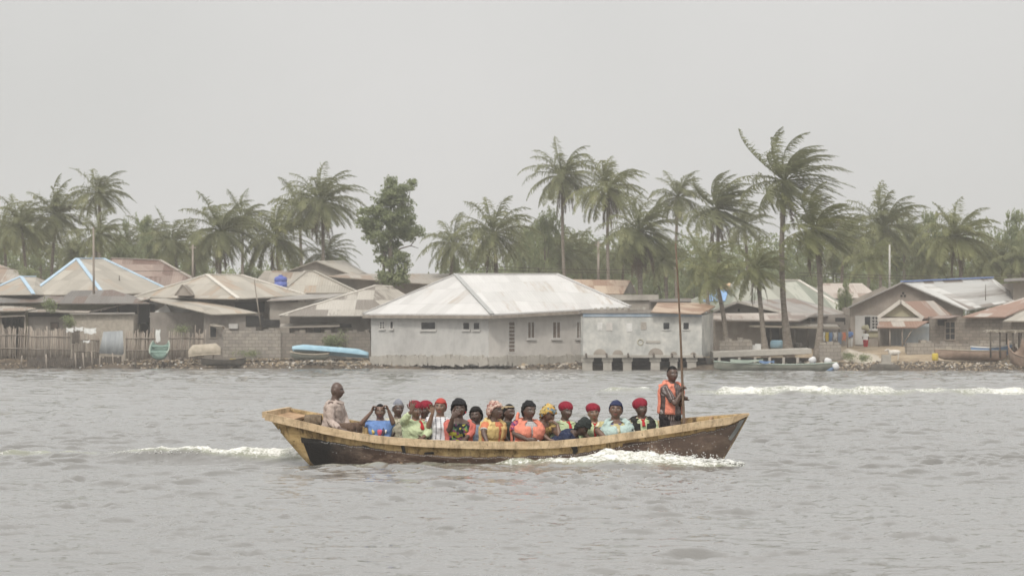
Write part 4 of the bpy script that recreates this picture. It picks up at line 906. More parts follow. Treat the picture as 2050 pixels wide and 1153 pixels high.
window(h, 1731, 634, 1742, 658, Y-.02, 'wall_pale', fw=.1); window(h, 1746, 634, 1757, 658, Y-.02, 'frame_pale', bars=(1, 3), fw=.08)
MB().bb((PX(1728, Y), Y-.05, PZ(675, Y)), (PX(1762, Y), Y-.003, PZ(662, Y))).build('yellowed_panel', 'wall_yellow', h)
h = house('small porch with yellow gable and pinkish tin roof in front of the gable house', 'porch', 'porch'); seat_empty(h, (PX(1830, 189), 190, 1)); Y = 188
A = P(1757, 636, Y); T = P(1803, 603, Y); B = P(1848, 637, Y); T2 = P(1869, 602, Y+4.5); B2 = P(1908, 632, Y+4.6); A2 = P(1800, 632, Y+4.6)
roof_obj(h, [A, T, B, B2, T2, A2], [(0, 1, 4, 5), (1, 2, 3, 4)], 'tin_rust', .08); MB().beam(A+Vector((0, -.04, 0)), T+Vector((0, -.04, 0)), .06, .24).beam(T+Vector((0, -.04, 0)), B+Vector((0, -.04, 0)), .06, .24).build('barge_board', 'trim_pale', h)
g_ = [P(1765, 634, Y+.3), P(1803, 608, Y+.3), P(1842, 634, Y+.3)]; MB().add(g_+[q+Vector((0, .15, 0)) for q in g_], [(0, 2, 1), (3, 4, 5), (0, 3, 5, 2)], 0, False).build('gable_panel', 'wall_yellow', h)
MB().bb((PX(1757, Y), Y-.05, PZ(643, Y)), (PX(1846, Y), Y+.2, PZ(636.5, Y))).build('porch_beam', 'trim_pale', h)
roof_obj(h, [P(1755, 655, Y-2.4), P(1836, 655, Y-2.4), P(1860, 642, Y-.1), P(1760, 644, Y-.1)], [(0, 1, 2, 3)], 'tin_rust', .08, 'lean_to_roof')
wall_box(h, 1762, 1786, 652, Y+.2, .3, 'wall_grey_dark'); wall_box(h, 1806, 1860, 648, Y+.2, 3.5, 'wall_bluish'); opening(h, 1783, 656, 1807, 708, Y-.4, 'doorway', 'sheet_bluegrey')
for u in (1759, 1781, 1806): MB().tube([P(u, 656, Y-2.2), P(u+1, 706, Y-2.2)], .06, 6).build('post', 'timber_grey', h)
MB().tube([P(1826, 660, Y-2.2), P(1808, 690, Y-2.2)], .05, 6).build('brace', 'timber_grey', h)
h = house('long low block walled house with rusty patched roof at the right', 'house', 'house', G); seat_empty(h, (PX(1960, 190), 193, 1)); Y = 188.5
roof_obj(h, [P(1925, 634, Y-.6), P(2012, 634, Y-.6), P(2075, 606, Y+3), P(2075, 588, Y+6), P(2020, 605, Y+5)], [(0, 1, 2, 3, 4)], 'tin_rust', .08)
wall_box(h, 1860, 2070, 634, Y, 4, 'block_brown'); opening(h, 1877, 640, 1896, 652, Y, 'dark_opening'); window(h, 1893, 645, 1911, 679, Y, 'timber_grey', 'window_dark', (1, 2), sill=False)
roof_obj(h, [P(1862, 637, Y-1), P(1900, 636, Y-1), P(1924, 631, Y+.4), P(1880, 631, Y+.4)], [(0, 1, 2, 3)], 'tin_red', .06, 'canopy')
h = house('pale cream tin roofed corner house cut by the right edge', 'house', 'house', G); seat_empty(h, (PX(2050, 185), 187, 1)); Y = 184
roof_obj(h, [P(2008, 642, Y-.5), P(2090, 642, Y-.5), P(2090, 612, Y+4), P(2050, 622, Y+4)], [(0, 1, 2, 3)], 'tin_cream', .08); wall_box(h, 2026, 2090, 642, Y, 3.5, 'block_brown')
h = house('tall grey building with flat dark eave cut by the right edge above the rusty roof', 'building', 'building'); seat_empty(h, (PX(2050, 204), 207, 1))
wall_box(h, 2028, 2100, 566, 203, 6, 'wall_grey'); roof_obj(h, [P(2010, 563, 202), P(2100, 558, 202), P(2100, 554, 209), P(2010, 558, 209)], [(0, 1, 2, 3)], 'tin_dark')
# ------------------------------------------------------------------ people
def remesh(mb, voxel, smooth=2, fac=.5):
    me = bpy.data.meshes.new('tmp'); me.from_pydata([tuple(v) for v in mb.v], [], mb.f); me.update()
    o = bpy.data.objects.new('tmp', me); COL.objects.link(o)
    md = o.modifiers.new('r', 'REMESH'); md.mode = 'VOXEL'; md.voxel_size = voxel; md.use_smooth_shade = True
    if smooth: sm = o.modifiers.new('s', 'SMOOTH'); sm.factor = fac; sm.iterations = smooth
    dg = bpy.context.evaluated_depsgraph_get(); ev = o.evaluated_get(dg); m2 = bpy.data.meshes.new_from_object(ev)
    bpy.data.objects.remove(o); bpy.data.meshes.remove(me); return m2
def mesh_np(m):
    a = np.empty(len(m.vertices)*3, np.float32); m.vertices.foreach_get('co', a); return a.reshape(-1, 3).astype(float)
def mesh_obj(name, m, mats, parent=None, base=None):
    org = Vector(WORLD[parent.name]) if parent else Vector(base)
    V = mesh_np(m)-np.array(org); m.vertices.foreach_set('co', V.ravel().astype(np.float32))
    m.materials.clear()
    for k in (mats if isinstance(mats, (list, tuple)) else [mats]): m.materials.append(MATS[k] if isinstance(k, str) else k)
    m.name = name; m.update(); o = bpy.data.objects.new(name, m); COL.objects.link(o)
    if parent: o.parent = parent; o.location = (0, 0, 0)
    else: o.location = org
    WORLD[o.name] = tuple(org); return o
t = NT('skin', .42, .5); at_ = t.n('ShaderNodeAttribute', attribute_name='Col'); v_ = t.coord('Object')
t.color(t.mix(t.math('MULTIPLY', t.noise(v_, 14, 3), .25), at_.outputs['Color'], (.05, .03, .022))); t.bump(t.noise(v_, 90, 2), .12, .003)
t = NT('hair_black', .8, .2); t.color((.012, .011, .011)); t.bump(t.noise(t.coord('Object'), 160, 2), .8, .006)
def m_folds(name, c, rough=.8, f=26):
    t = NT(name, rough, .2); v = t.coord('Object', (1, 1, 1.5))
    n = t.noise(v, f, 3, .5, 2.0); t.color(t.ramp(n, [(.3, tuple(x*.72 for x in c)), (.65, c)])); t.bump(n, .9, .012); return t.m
def m_print(name, cols, scale=22, rough=.85):
    t = NT(name, rough, .15); v = t.coord('Object'); vo = t.n('ShaderNodeTexVoronoi'); vo.inputs['Scale'].default_value = scale
    nz = t.n('ShaderNodeTexNoise'); nz.inputs['Scale'].default_value = 8; t.link(v, nz.inputs['Vector'])
    ad = t.n('ShaderNodeVectorMath', operation='MULTIPLY_ADD'); t.link(nz.outputs['Color'], ad.inputs[0]); ad.inputs[1].default_value = (.12, .12, .12); t.link(v, ad.inputs[2]); t.link(ad.outputs[0], vo.inputs['Vector'])
    sp = t.n('ShaderNodeSeparateColor'); t.link(vo.outputs['Color'], sp.inputs[0]); k = len(cols)
    t.color(t.ramp(sp.outputs[0], [(i/k, c) for i, c in enumerate(cols)], 'CONSTANT')); t.bump(t.noise(v, 14, 3), .6, .02); return t.m
def m_plaid(name, base, l1, l2, pitch=.055, w1=.22, w2=.12):
    t = NT(name, .9, .15); v = t.coord('Object', (1, 1, 1)); s = t.n('ShaderNodeSeparateXYZ'); t.link(v, s.inputs[0])
    fx = t.math('FRACT', t.math('DIVIDE', t.math('ADD', s.outputs[0], t.math('MULTIPLY', s.outputs[1], .6)), pitch)); fz = t.math('FRACT', t.math('DIVIDE', s.outputs[2], pitch))
    a = t.math('MAXIMUM', t.math('LESS_THAN', fx, w1), t.math('LESS_THAN', fz, w1)); b = t.math('MAXIMUM', t.math('LESS_THAN', t.math('ABSOLUTE', t.math('SUBTRACT', fx, .6)), w2*.5), t.math('LESS_THAN', t.math('ABSOLUTE', t.math('SUBTRACT', fz, .6)), w2*.5))
    t.color(t.mix(a, t.mix(b, base, l2), l1)); t.bump(t.noise(v, 14, 3), .6, .02); return t.m
def m_stripe(name, base, l1, l2, pitch=.03):
    t = NT(name, .9, .15); v = t.coord('Object'); s = t.n('ShaderNodeSeparateXYZ'); t.link(v, s.inputs[0])
    fx = t.math('FRACT', t.math('DIVIDE', t.math('ADD', s.outputs[0], t.math('MULTIPLY', s.outputs[1], .8)), pitch)); fz = t.math('FRACT', t.math('DIVIDE', s.outputs[2], pitch*2.2))
    c = t.mix(t.math('LESS_THAN', fx, .28), base, l1); c = t.mix(t.math('MULTIPLY', t.math('LESS_THAN', fz, .15), .6), c, l2); t.color(c); t.bump(t.noise(v, 14, 3), .7, .02); return t.m
def m_dots(name, base, dot):
    t = NT(name, .9, .15); v = t.coord('Object'); s = t.n('ShaderNodeSeparateXYZ'); t.link(v, s.inputs[0])
    x = t.math('ADD', s.outputs[0], t.math('MULTIPLY', t.math('SINE', t.math('MULTIPLY', s.outputs[2], 14)), .008))
    fx = t.math('FRACT', t.math('DIVIDE', x, .07)); fz = t.math('FRACT', t.math('DIVIDE', s.outputs[2], .028))
    t.color(t.mix(t.math('MULTIPLY', t.math('LESS_THAN', fx, .26), t.math('LESS_THAN', fz, .6)), base, dot)); t.bump(t.noise(v, 14, 3), .6, .02); return t.m
for n_, c_ in dict(cloth_taupe=(.43, .355, .315), cloth_blue=(.15, .25, .50), cloth_cream=(.45, .42, .33), cloth_lime=(.50, .57, .36), cloth_mint=(.46, .54, .33), cloth_black=(.02, .02, .022), cloth_navy=(.03, .038, .075),
                   cloth_salmon=(.58, .17, .14), cloth_red=(.42, .03, .035), cloth_orange=(.62, .22, .12), cloth_bluegrey=(.22, .27, .36), cloth_darkgreen=(.045, .055, .045), cloth_brown=(.12, .08, .06),
                   vest_orange=(.70, .25, .175), vest_yellow=(.60, .45, .20), vest_aqua=(.42, .53, .50), vest_black=(.028, .028, .026), trousers_black=(.025, .022, .024), cloth_grey=(.30, .30, .33), cloth_white=(.62, .62, .62)).items(): m_cloth(n_, c_, var=.15)
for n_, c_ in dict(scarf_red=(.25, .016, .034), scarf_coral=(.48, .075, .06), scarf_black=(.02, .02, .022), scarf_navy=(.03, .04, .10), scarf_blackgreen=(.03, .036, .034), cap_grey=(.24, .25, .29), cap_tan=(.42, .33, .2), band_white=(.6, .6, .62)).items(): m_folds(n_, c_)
m_print('print_pink_scarf', [(.50, .34, .28), (.32, .16, .14), (.56, .44, .38), (.24, .12, .1)], 45)
m_print('print_gold_scarf', [(.50, .36, .12), (.10, .11, .07), (.52, .40, .16), (.48, .26, .06), (.16, .22, .26)], 26)
m_print('print_gold_dress', [(.36, .24, .08), (.24, .15, .06), (.44, .31, .12), (.16, .10, .05)], 30)
m_print('print_wax_dark', [(.02, .03, .03), (.30, .28, .04), (.10, .20, .09), (.18, .05, .12), (.02, .02, .03)], 24)
m_print('print_wax_yellow', [(.42, .36, .16), (.48, .42, .24), (.07, .08, .20), (.40, .36, .18), (.6, .56, .45)], 17)
m_print('print_cream', [(.42, .39, .29), (.48, .45, .35), (.22, .21, .15), (.44, .41, .32)], 34)
m_plaid('plaid_red', (.42, .05, .07), (.05, .05, .16), (.5, .2, .22)); m_plaid('plaid_white', (.50, .49, .48), (.28, .27, .27), (.4, .38, .4), .04, .14)
m_stripe('stripe_brown', (.10, .075, .07), (.30, .27, .26), (.05, .035, .04), .04)
m_dots('dots_white', (.68, .68, .70), (.05, .05, .07))
m_mottled('button_white', (.6, .58, .55), (.7, .68, .65), 5, bump=0); m_mottled('earring_red', (.5, .03, .05), (.6, .05, .07), 5, rough=.4, bump=0); m_mottled('strap_black', (.02, .02, .02), (.035, .035, .035), 5, bump=0)
m_mottled('print_pink', (.5, .08, .14), (.62, .14, .2), 30, bump=0); m_mottled('print_yellow', (.6, .45, .12), (.7, .55, .2), 30, bump=0); m_mottled('print_dark', (.05, .04, .07), (.1, .08, .1), 30, bump=0)

class Frame:
    def __init__(s, o, L, Fw, U): s.o, s.L, s.F, s.U = Vector(o), L.normalized(), Fw.normalized(), U.normalized()
    def p(s, x, y, z): return s.o+s.L*x+s.F*y+s.U*z
    def arr(s, A): return np.array(s.o)+A[:, :1]*np.array(s.L)+A[:, 1:2]*np.array(s.F)+A[:, 2:3]*np.array(s.U)
    def inv(s, W): d = W-np.array(s.o); return np.stack([d@np.array(s.L), d@np.array(s.F), d@np.array(s.U)], 1)
def frame(o, yaw, pitch=0, roll=0):
    """yaw 0 faces the viewer, 90 faces right; pitch + looks down; roll + tips to the person's left"""
    y = R(yaw); Fw = Vector((math.sin(y), -math.cos(y), 0)); L = Vector((math.cos(y), math.sin(y), 0)); U = Vector((0, 0, 1))
    p = R(pitch); Fw, U = Fw*math.cos(p)-U*math.sin(p), U*math.cos(p)+Fw*math.sin(p)
    r = R(roll); L, U = L*math.cos(r)-U*math.sin(r), U*math.cos(r)+L*math.sin(r)
    return Frame(o, L, Fw, U)
NS, NRG = 40, 30
_th = np.pi*(np.arange(NRG)+.5)/NRG; _ph = 2*np.pi*np.arange(NS)/NS
_T, _Ph = np.meshgrid(_th, _ph, indexing='ij')
SPH = np.stack([np.sin(_T)*np.cos(_Ph), np.sin(_T)*np.sin(_Ph), np.cos(_T)], -1).reshape(-1, 3)
SPHF = [(i*NS+j, (i+1)*NS+j, (i+1)*NS+(j+1) % NS, i*NS+(j+1) % NS) for i in range(NRG-1) for j in range(NS)]+[tuple(range(NS)), tuple((NRG-1)*NS+k for k in range(NS-1, -1, -1))]
def g2(x, z, x0, z0, sx, sz): return np.exp(-((x-x0)/sx)**2-((z-z0)/sz)**2)
def head_pts(D=SPH, k=1.0, inflate=0.0, plain=False, wide=1.0, jaw=1.0):
    x = D[:, 0]*.076*wide; y = D[:, 1]*.094; z = D[:, 2]*.117
    t = np.clip(-z/.117, 0, 1)
    x = x*(1-.34*jaw*t**1.7); x = x*(1+.05*np.clip(z/.117, 0, 1)*(1-D[:, 2]**2))
    back = np.clip(-D[:, 1], 0, 1); y = y+back*.016*np.clip(1-np.abs(z-.03)/.1, 0, 1); y = y+back*t*.035
    if not plain:
        fr = np.clip(D[:, 1]*1.6, 0, 1)
        y = y+fr*(.023*g2(x, z, 0, -.020, .0135, .016)+.012*g2(x, z, 0, .002, .009, .026)+.006*g2(np.abs(x), z, .012, -.026, .008, .009)
                  -.014*g2(np.abs(x), z, .031, .011, .017, .012)+.0065*g2(np.abs(x), z, .03, .031, .022, .008)+.008*g2(x, z, 0, -.050, .022, .0065)+.009*g2(x, z, 0, -.062, .020, .006)
                  -.003*g2(x, z, 0, -.056, .024, .002)+.006*g2(x, z, 0, -.094, .018, .014)+.004*g2(np.abs(x), z, .045, -.018, .018, .02))
        y = y+fr*.003*g2(np.abs(x), z, .031, .010, .010, .007)
    P_ = np.stack([x, y, z], 1)
    if inflate: P_ = P_+D*inflate
    return P_*k
def cap_tube(mb, pts, rs, n=12, flat=1.0):
    """tube with rounded ends"""
    pts = [Vector(p) for p in pts]; a = (pts[0]-pts[1]).normalized(); b = (pts[-1]-pts[-2]).normalized()
    q = [pts[0]+a*rs[0]*.7, pts[0]+a*rs[0]*.4]+pts+[pts[-1]+b*rs[-1]*.4, pts[-1]+b*rs[-1]*.7]
    mb.tube(q, [rs[0]*.5, rs[0]*.85]+list(rs)+[rs[-1]*.85, rs[-1]*.5], n, flat=flat)
def make_hand(mb, wr, d, n, side, k=1.0, curl=.5, spread=.12, thumb=.8):
    """wr wrist, d towards the fingers, n out of the palm, side +1/-1 puts the thumb"""
    d = Vector(d).normalized(); n = Vector(n); n = (n-d*n.dot(d)).normalized(); s = d.cross(n)*side
    c = wr+d*.045*k
    rings = []
    for a_, w_, h_ in ((0, .024, .017), (.02, .031, .017), (.05, .039, .016), (.08, .041, .0145), (.093, .036, .012)):
        rings.append([wr+d*a_*k+s*(math.cos(q*.628)*w_*k)+n*(math.sin(q*.628)*h_*k) for q in range(10)])
    mb.loft(rings)
    for i, (off, ln, sp) in enumerate(((.029, .068, 1.2), (.010, .078, .4), (-.010, .072, -.4), (-.029, .056, -1.3))):
        b = wr+d*.086*k+s*off*k; dr = (d+s*sp*spread).normalized(); ax = n; pts = [b-dr*.01*k]; cur = b; ang = 0
        for f_ in (.42, .33, .25):
            ang += curl*(1.0 if f_ < .42 else .75); v = dr*math.cos(ang)+ax*math.sin(ang); cur = cur+v*ln*f_*k; pts.append(cur)
        cap_tube(mb, [b-dr*.01*k, b]+pts[1:], [.0098*k, .0096*k, .0088*k, .0082*k, .007*k], 8)
    b = wr+d*.03*k+s*.026*k; v = (d*.55+s*.9*thumb+n*.35).normalized(); v2 = (d*.9+s*.35*thumb+n*.55*(.5+curl)).normalized()
    cap_tube(mb, [b, b+v*.036*k, b+v*.036*k+v2*.03*k, b+v*.036*k+v2*.055*k], [.014*k, .012*k, .0105*k, .009*k], 8)
TORSO = [(0, .145, .115), (.12, .165, .128), (.28, .155, .115), (.45, .150, .110), (.62, .165, .118), (.78, .178, .114), (.88, .176, .100), (.94, .140, .084), (.97, .095, .072), (1.0, .066, .062)]
HK = 1.03
class Person:
    def __init__(s, label, u, v, Y, face=0, torso=None, pitch=0, roll=0, k=1.0, lean=(0, 0), skin=(.075, .042, .030), arms=(None, None), build=1.0, bust=0, stand=False, voxel=.0062, lips=None, tl=.46, hood=False, wide=1.0, jaw=1.0, fem=True, neck=.0):
        s.k = k; s.hf = frame(P(u, v, Y), face, pitch, roll); s.ty = face if torso is None else torso; s.build = build; s.bust = bust
        s.N = s.hf.p(0, -.020*k, -.130*k-neck); tf = frame((0, 0, 0), s.ty); s.H = s.N-Vector((0, 0, tl*k))-tf.F*lean[0]-tf.L*lean[1]
        U = (s.N-s.H).normalized(); L = (tf.L-U*tf.L.dot(U)).normalized(); Fw = -L.cross(U) if (-L.cross(U)).dot(tf.F) > 0 else L.cross(U)
        s.tf = Frame(s.H, L, Fw, U); s.TL = (s.N-s.H).length; s.sh = {}
        b = MB(); hp = s.hf.arr(head_pts(k=k*HK, wide=wide, jaw=jaw)); b.add(hp.tolist(), SPHF)
        for sd_ in (-1, 1): b.ell(s.hf.p(sd_*.077*k*wide, -.008*k, -.004*k), (.011*k, .019*k, .031*k), 10, 8, M=Matrix((s.hf.L, s.hf.F, s.hf.U)).transposed())
        cap_tube(b, [s.hf.p(0, -.012*k, -.075*k), s.N+U*.02, s.N-U*.06], [.054*k, .058*k, .075*k], 14)
        b.loft(s.rings(0))
        s.fr = MB()
        s.armsdef = arms; s.jo = {}
        for sd_, a in zip((-1, 1), arms):
            S = s.N-s.tf.U*.060*k+s.tf.L*sd_*.170*k*build; a = a or {}
            E = a.get('e'); W = a.get('w')
            E = P(E[0], E[1], Y+E[2]) if E else S-s.tf.U*.25*k+s.tf.L*sd_*.05+s.tf.F*.03
            W = P(W[0], W[1], Y+W[2]) if W else E+s.tf.F*.2*k-s.tf.U*.10-s.tf.L*sd_*.08
            s.jo[sd_] = (S, E, W)
            cap_tube(b, [S-s.tf.L*sd_*.03, S+(E-S)*.15, S+(E-S)*.5, E], [.052*k, .050*k*build, .043*k*build, .036*k*build], 12)
            cap_tube(b, [E, E+(W-E)*.3, E+(W-E)*.7, W], [.037*k*build, .038*k*build, .030*k, .0235*k], 12)
            d = a.get('d', None); d = Vector(d) if d else (W-E); n = Vector(a.get('n', (0, -1, 0)))
            make_hand(b, W-(d.normalized()*.004), d, n, a.get('s', 1), k, a.get('c', .5), a.get('sp', .12), a.get('th', .8))
        HL = s.H; s.legs = []
        for sd_ in (-1, 1):
            h0 = HL+s.tf.L*sd_*.085*k-s.tf.U*.0
            if stand: kn = h0+Vector((.02*sd_, 0, -.44*k))+tf.F*.04; ft = kn+Vector((0, 0, -.42*k))-tf.F*.03
            else:
                kn = h0+tf.F*.34*k+tf.L*sd_*.04+Vector((0, 0, .05)); kn.y = max(kn.y, 40.36 if abs(kn.x) < 2.2 else 40.5); kn.y = min(kn.y, 41.25); ft = kn+Vector((0, .02, -.30*k)); ft.z = max(ft.z, -.10)
            cap_tube(b, [h0, h0.lerp(kn, .5), kn], [.085*k*build, .072*k*build, .055*k], 12); cap_tube(b, [kn, kn.lerp(ft, .35), ft], [.054*k, .052*k, .034*k], 12)
            ff = tf.F if stand else Vector((1, .2, 0))
            cap_tube(b, [ft-ff*.03+Vector((0, 0, -.02)), ft+ff*.08+Vector((0, 0, -.035)), ft+ff*.16+Vector((0, 0, -.042))], [.034*k, .034*k, .024*k], 10, .8)
            s.legs.append((h0, kn, ft))
        m = remesh(b, voxel, 2, .45); V = mesh_np(m)
        q = s.hf.inv(V)/k/HK; x, y, z = q.T; col = np.ones((len(V), 4)); col[:, :3] = skin
        fr = (y > .045)&(np.abs(z) < .13)
        def paint(w, c): col[:, :3] = col[:, :3]*(1-w[:, None])+np.array(c)*w[:, None]
        ax_ = np.abs(x); fm = fr.astype(float)
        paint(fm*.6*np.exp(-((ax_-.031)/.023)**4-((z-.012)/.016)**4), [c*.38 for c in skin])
        paint(fm*.75*np.exp(-((ax_-.031)/.019)**4-((z-.033+.15*(ax_-.03)**1)/.0055)**4), (.012, .009, .008))
        paint(fm*np.exp(-((ax_-.031)/.0135)**4-((z-.010)/.0062)**4)*.9, (.6, .56, .52))
        paint(fm*np.exp(-((ax_-.031)/.0068)**4-((z-.010)/.0075)**4), (.008, .006, .006))
        lp = lips or [min(1, skin[0]*1.9), skin[1]*1.0, skin[2]*1.15]
        paint(fm*np.exp(-(ax_/.026)**4-((z+.056)/.012)**4)*.8, lp); paint(fm*np.exp(-(ax_/.024)**4-((z+.056)/.0022)**2)*.8, (.012, .007, .007))
        paint(fm*.6*np.exp(-((ax_-.008)/.005)**2-((z+.034)/.004)**2), (.012, .008, .007))
        ca = m.color_attributes.new('Col', 'FLOAT_COLOR', 'POINT'); ca.data.foreach_set('color', col.ravel().astype(np.float32))
        s.o = mesh_obj('person', m, 'skin', base=tuple(s.H-Vector((0, 0, .05)))); tag(s.o, label, 'person')
    def tr(s, t_):
        a = np.array(TORSO); rx = np.interp(t_, a[:, 0], a[:, 1]); ry = np.interp(t_, a[:, 0], a[:, 2])
        kk = s.k*(s.build if t_ < .96 else 1)
        return rx*kk, ry*kk
    def pt(s, th, t_, inf=0):
        """point on the torso: th degrees from the front towards the person's left, t_ 0 hip to 1 neck"""
        rx, ry = s.tr(t_); a = R(th); bf = 0
        if s.bust and abs(((th+180) % 360)-180) < 90: bf = s.bust*math.exp(-((t_-.66)/.13)**2)*max(0, math.cos(a))**.7*(.75+.25*math.exp(-((abs(((th+180) % 360)-180)-32)/20)**2))
        ex = .86
        sx = math.copysign(abs(math.sin(a))**ex, math.sin(a)); cy = math.copysign(abs(math.cos(a))**ex, math.cos(a))
        return s.H+s.tf.U*t_*s.TL+s.tf.L*sx*(rx+inf)+s.tf.F*cy*(ry+inf+bf)
    def rings(s, inf=0, t0=0, t1=1.0, n=26, m=13):
        return [[s.pt(k*360/n, t0+(t1-t0)*i/(m-1), inf) for k in range(n)] for i in range(m)]
    def shirt(s, mat, name='shirt', sleeve=.75, fore=0.0, inf=.015, t0=0.0, t1=.985, slv=None, wr=.006, sleeve_name='sleeve'):
        b = MB(); b.loft(s.rings(inf, t0, t1)); parts = [b]; k = s.k
        slp = []
        for sd_ in (-1, 1):
            S, E, W = s.jo[sd_]; f = s.build
            if slv: slp.append(MB())
            tb = slp[-1] if slv else parts[0]
            if sleeve <= 0: continue
            e = S+(E-S)*min(1, sleeve)
            tb_pts = [S-s.tf.L*sd_*.05-s.tf.U*.01, S+(e-S)*.2, S+(e-S)*.6, e]; tb.tube(tb_pts, [.062*k*f, (.060+inf*.3)*k*f, (.050+inf*.5)*k*f, (.046+inf*.5)*k*f], 14)
            if fore > 0: cap_tube(tb, [e, e+(W-e)*.5*fore, e+(W-e)*fore], [(.042+inf*.5)*k*f, (.040+inf*.5)*k, (.033+inf*.4)*k], 14)
        m = remesh(parts[0], .008, 3, .5); s.wrinkle(m, wr); o = mesh_obj(name, m, mat, s.o)
        for q_ in slp: m = remesh(q_, .008, 3, .5); s.wrinkle(m, wr); mesh_obj(sleeve_name, m, slv, s.o)
        return o
    def wrinkle(s, m, a):
        V = mesh_np(m); n = np.empty(len(V)*3, np.float32); m.vertex_normals.foreach_get('vector', n) if hasattr(m, 'vertex_normals') else None
        n = n.reshape(-1, 3); sd_ = abs(hash(round(s.N.x*1000))) % 17
        d = np.sin(V[:, 0]*41+6*np.sin(V[:, 2]*11+sd_))*np.sin(V[:, 2]*27+4*np.sin(V[:, 0]*17))+.6*np.sin(V[:, 2]*63+V[:, 0]*38+sd_+3*np.sin(V[:, 1]*25))
        V = V+n*(d*a*.6)[:, None]; m.vertices.foreach_set('co', V.ravel().astype(np.float32)); m.update()
    def panel(s, b, th0, th1, t0, t1, inf, thick, n=12, mrow=12):
        """puffed slab lying on the torso"""
        O, I = [], []
        for i in range(mrow+1):
            for j in range(n+1):
                a, c = i/mrow, j/n; puff = (1-(2*a-1)**8)*(1-(2*c-1)**8)
                th = th0+(th1-th0)*c; tt = t0+(t1-t0)*a; O.append(s.pt(th, tt, inf+thick*(.35+.65*puff))); I.append(s.pt(th, tt, inf))
        w = n+1; fo = [(i*w+j, i*w+j+1, (i+1)*w+j+1, (i+1)*w+j) for i in range(mrow) for j in range(n)]; N0 = len(O)
        ed = [(i*w, (i+1)*w) for i in range(mrow)]+[(mrow*w+j, mrow*w+j+1) for j in range(n)]+[((i+1)*w+n, i*w+n) for i in range(mrow)]+[(j+1, j) for j in range(n)]
        b.add(O+I, fo+[tuple(reversed([x+N0 for x in f])) for f in fo]+[(a, b_, b_+N0, a+N0) for a, b_ in ed])
    def vest(s, mat, inf=.022, thick=.035, open_=14, t0=.06, t1=.93, collar=True, name='life_vest', split=True):
        b = MB()
        for sg in (-1, 1):
            if split: s.panel(b, sg*open_, sg*78, t0, .44, inf, thick); s.panel(b, sg*open_, sg*74, .46, .86, inf, thick)
            else: s.panel(b, sg*open_, sg*78, t0, .86, inf, thick)
            s.panel(b, sg*22, sg*62, .80, t1+.04, inf*.8, thick*.8, 8, 8); s.panel(b, sg*118, sg*158, .80, t1+.04, inf*.8, thick*.8, 8, 8)
            k = s.k; q = [s.pt(sg*42, .88, inf+.012), s.tf.p(sg*.115*k, .02, .95*s.TL+.02), s.pt(sg*138, .88, inf+.012)]; b.tube(q, [.034, .036, .034], 10)
        s.panel(b, 105, 255, t0, .88, inf, thick)
        if collar:
            q = [s.tf.p(math.sin(R(a))*.115*s.k, -math.cos(R(a))*.095*s.k-.01, (.97+.05*math.cos(R(a)))*s.TL) for a in range(-125, 126, 25)]; b.tube(q, [.03]*len(q), 10)
        m = remesh(b, .009, 2, .4); s.wrinkle(m, .003); return mesh_obj(name, m, mat, s.o)
    def shell(s, mat, name, inf=.014, zf=.055, zb=-.06, bulge=None, k2=None):
        k = s.k*HK; D = SPH; Pp = head_pts(D, 1, 0, True); infv = np.full(len(D), inf)
        if bulge is not None: infv = infv+bulge(D)
        O = Pp+D*infv[:, None]; I = Pp*.985; zl = zf-(zf-zb)*np.clip((.045-Pp[:, 1])/.09, 0, 1)
        keep = Pp[:, 2] > zl+.006*(Pp[:, 1] > 0)
        idx = np.where(keep)[0]; mp = -np.ones(len(D), int); mp[idx] = np.arange(len(idx)); n = len(idx)
        fo = [tuple(mp[i] for i in f) for f in SPHF if all(keep[i] for i in f)]
        ed = {}
        for f in fo:
            for i in range(len(f)): ed[(f[i], f[(i+1) % len(f)])] = 1
        bd = [(a, b_) for a, b_ in ed if (b_, a) not in ed]
        V = np.concatenate([O[idx], I[idx]])*k; W = s.hf.arr(V).tolist()
        b = MB().add(W, fo+[tuple(reversed([x+n for x in f])) for f in fo]+[(b_, a, a+n, b_+n) for a, b_ in bd])
        return b.build(name, mat, s.o)
    def beret(s, mat='scarf_red', tilt=0.0, size=1.0, back=.0, z=.062):
        k = s.k*HK; b = MB(); Mx = Matrix((s.hf.L, s.hf.F, s.hf.U)).transposed(); r = Matrix.Rotation(R(-14+back), 3, 'X') @ Matrix.Rotation(R(tilt), 3, 'Y')
        b.ell(s.hf.p(.0+math.sin(R(tilt))*.03*k, -.032*k, (z+.002)*k), (.102*k*size, .106*k*size, .080*k), 24, 14, M=Mx@r)
        b.ell(s.hf.p(0, -.006*k, .074*k), (.084*k, .103*k, .056*k), 24, 14, M=Mx@Matrix.Rotation(R(-16), 3, 'X'))
        m = remesh(b, .0065, 3, .5); V = mesh_np(m); q = s.hf.inv(V)/k
        d = .006*np.sin(np.arctan2(q[:, 0], q[:, 1])*11+8*q[:, 2])*np.clip((.13-q[:, 2])/.06, 0, 1)
        V = V+d[:, None]*np.array(s.hf.U); m.vertices.foreach_set('co', V.ravel().astype(np.float32)); return mesh_obj('beret', m, mat, s.o)
    def wrap(s, mat, name='headscarf', inf=.016, knot=None, zf=.05, zb=-.065, lump=.004, f=9, high=0, back=0):
        def bu(D): return lump*np.sin(D[:, 2]*f*2+3*D[:, 0]+2*np.sin(D[:, 1]*5))+high*np.clip(D[:, 2], 0, 1)**2+back*np.clip(-D[:, 1]+.3, 0, 1)
        o = s.shell(mat, name, inf, zf, zb, bu)
        if knot:
            b = MB(); rg = random.Random(5)
            for i in range(5): b.ell(s.hf.p(*[c*s.k+rg.uniform(-.012, .012) for c in knot]), (.022, .03, .02), 10, 8)
            m = remesh(b, .006, 2); mesh_obj('knot', m, mat, o)
        return o
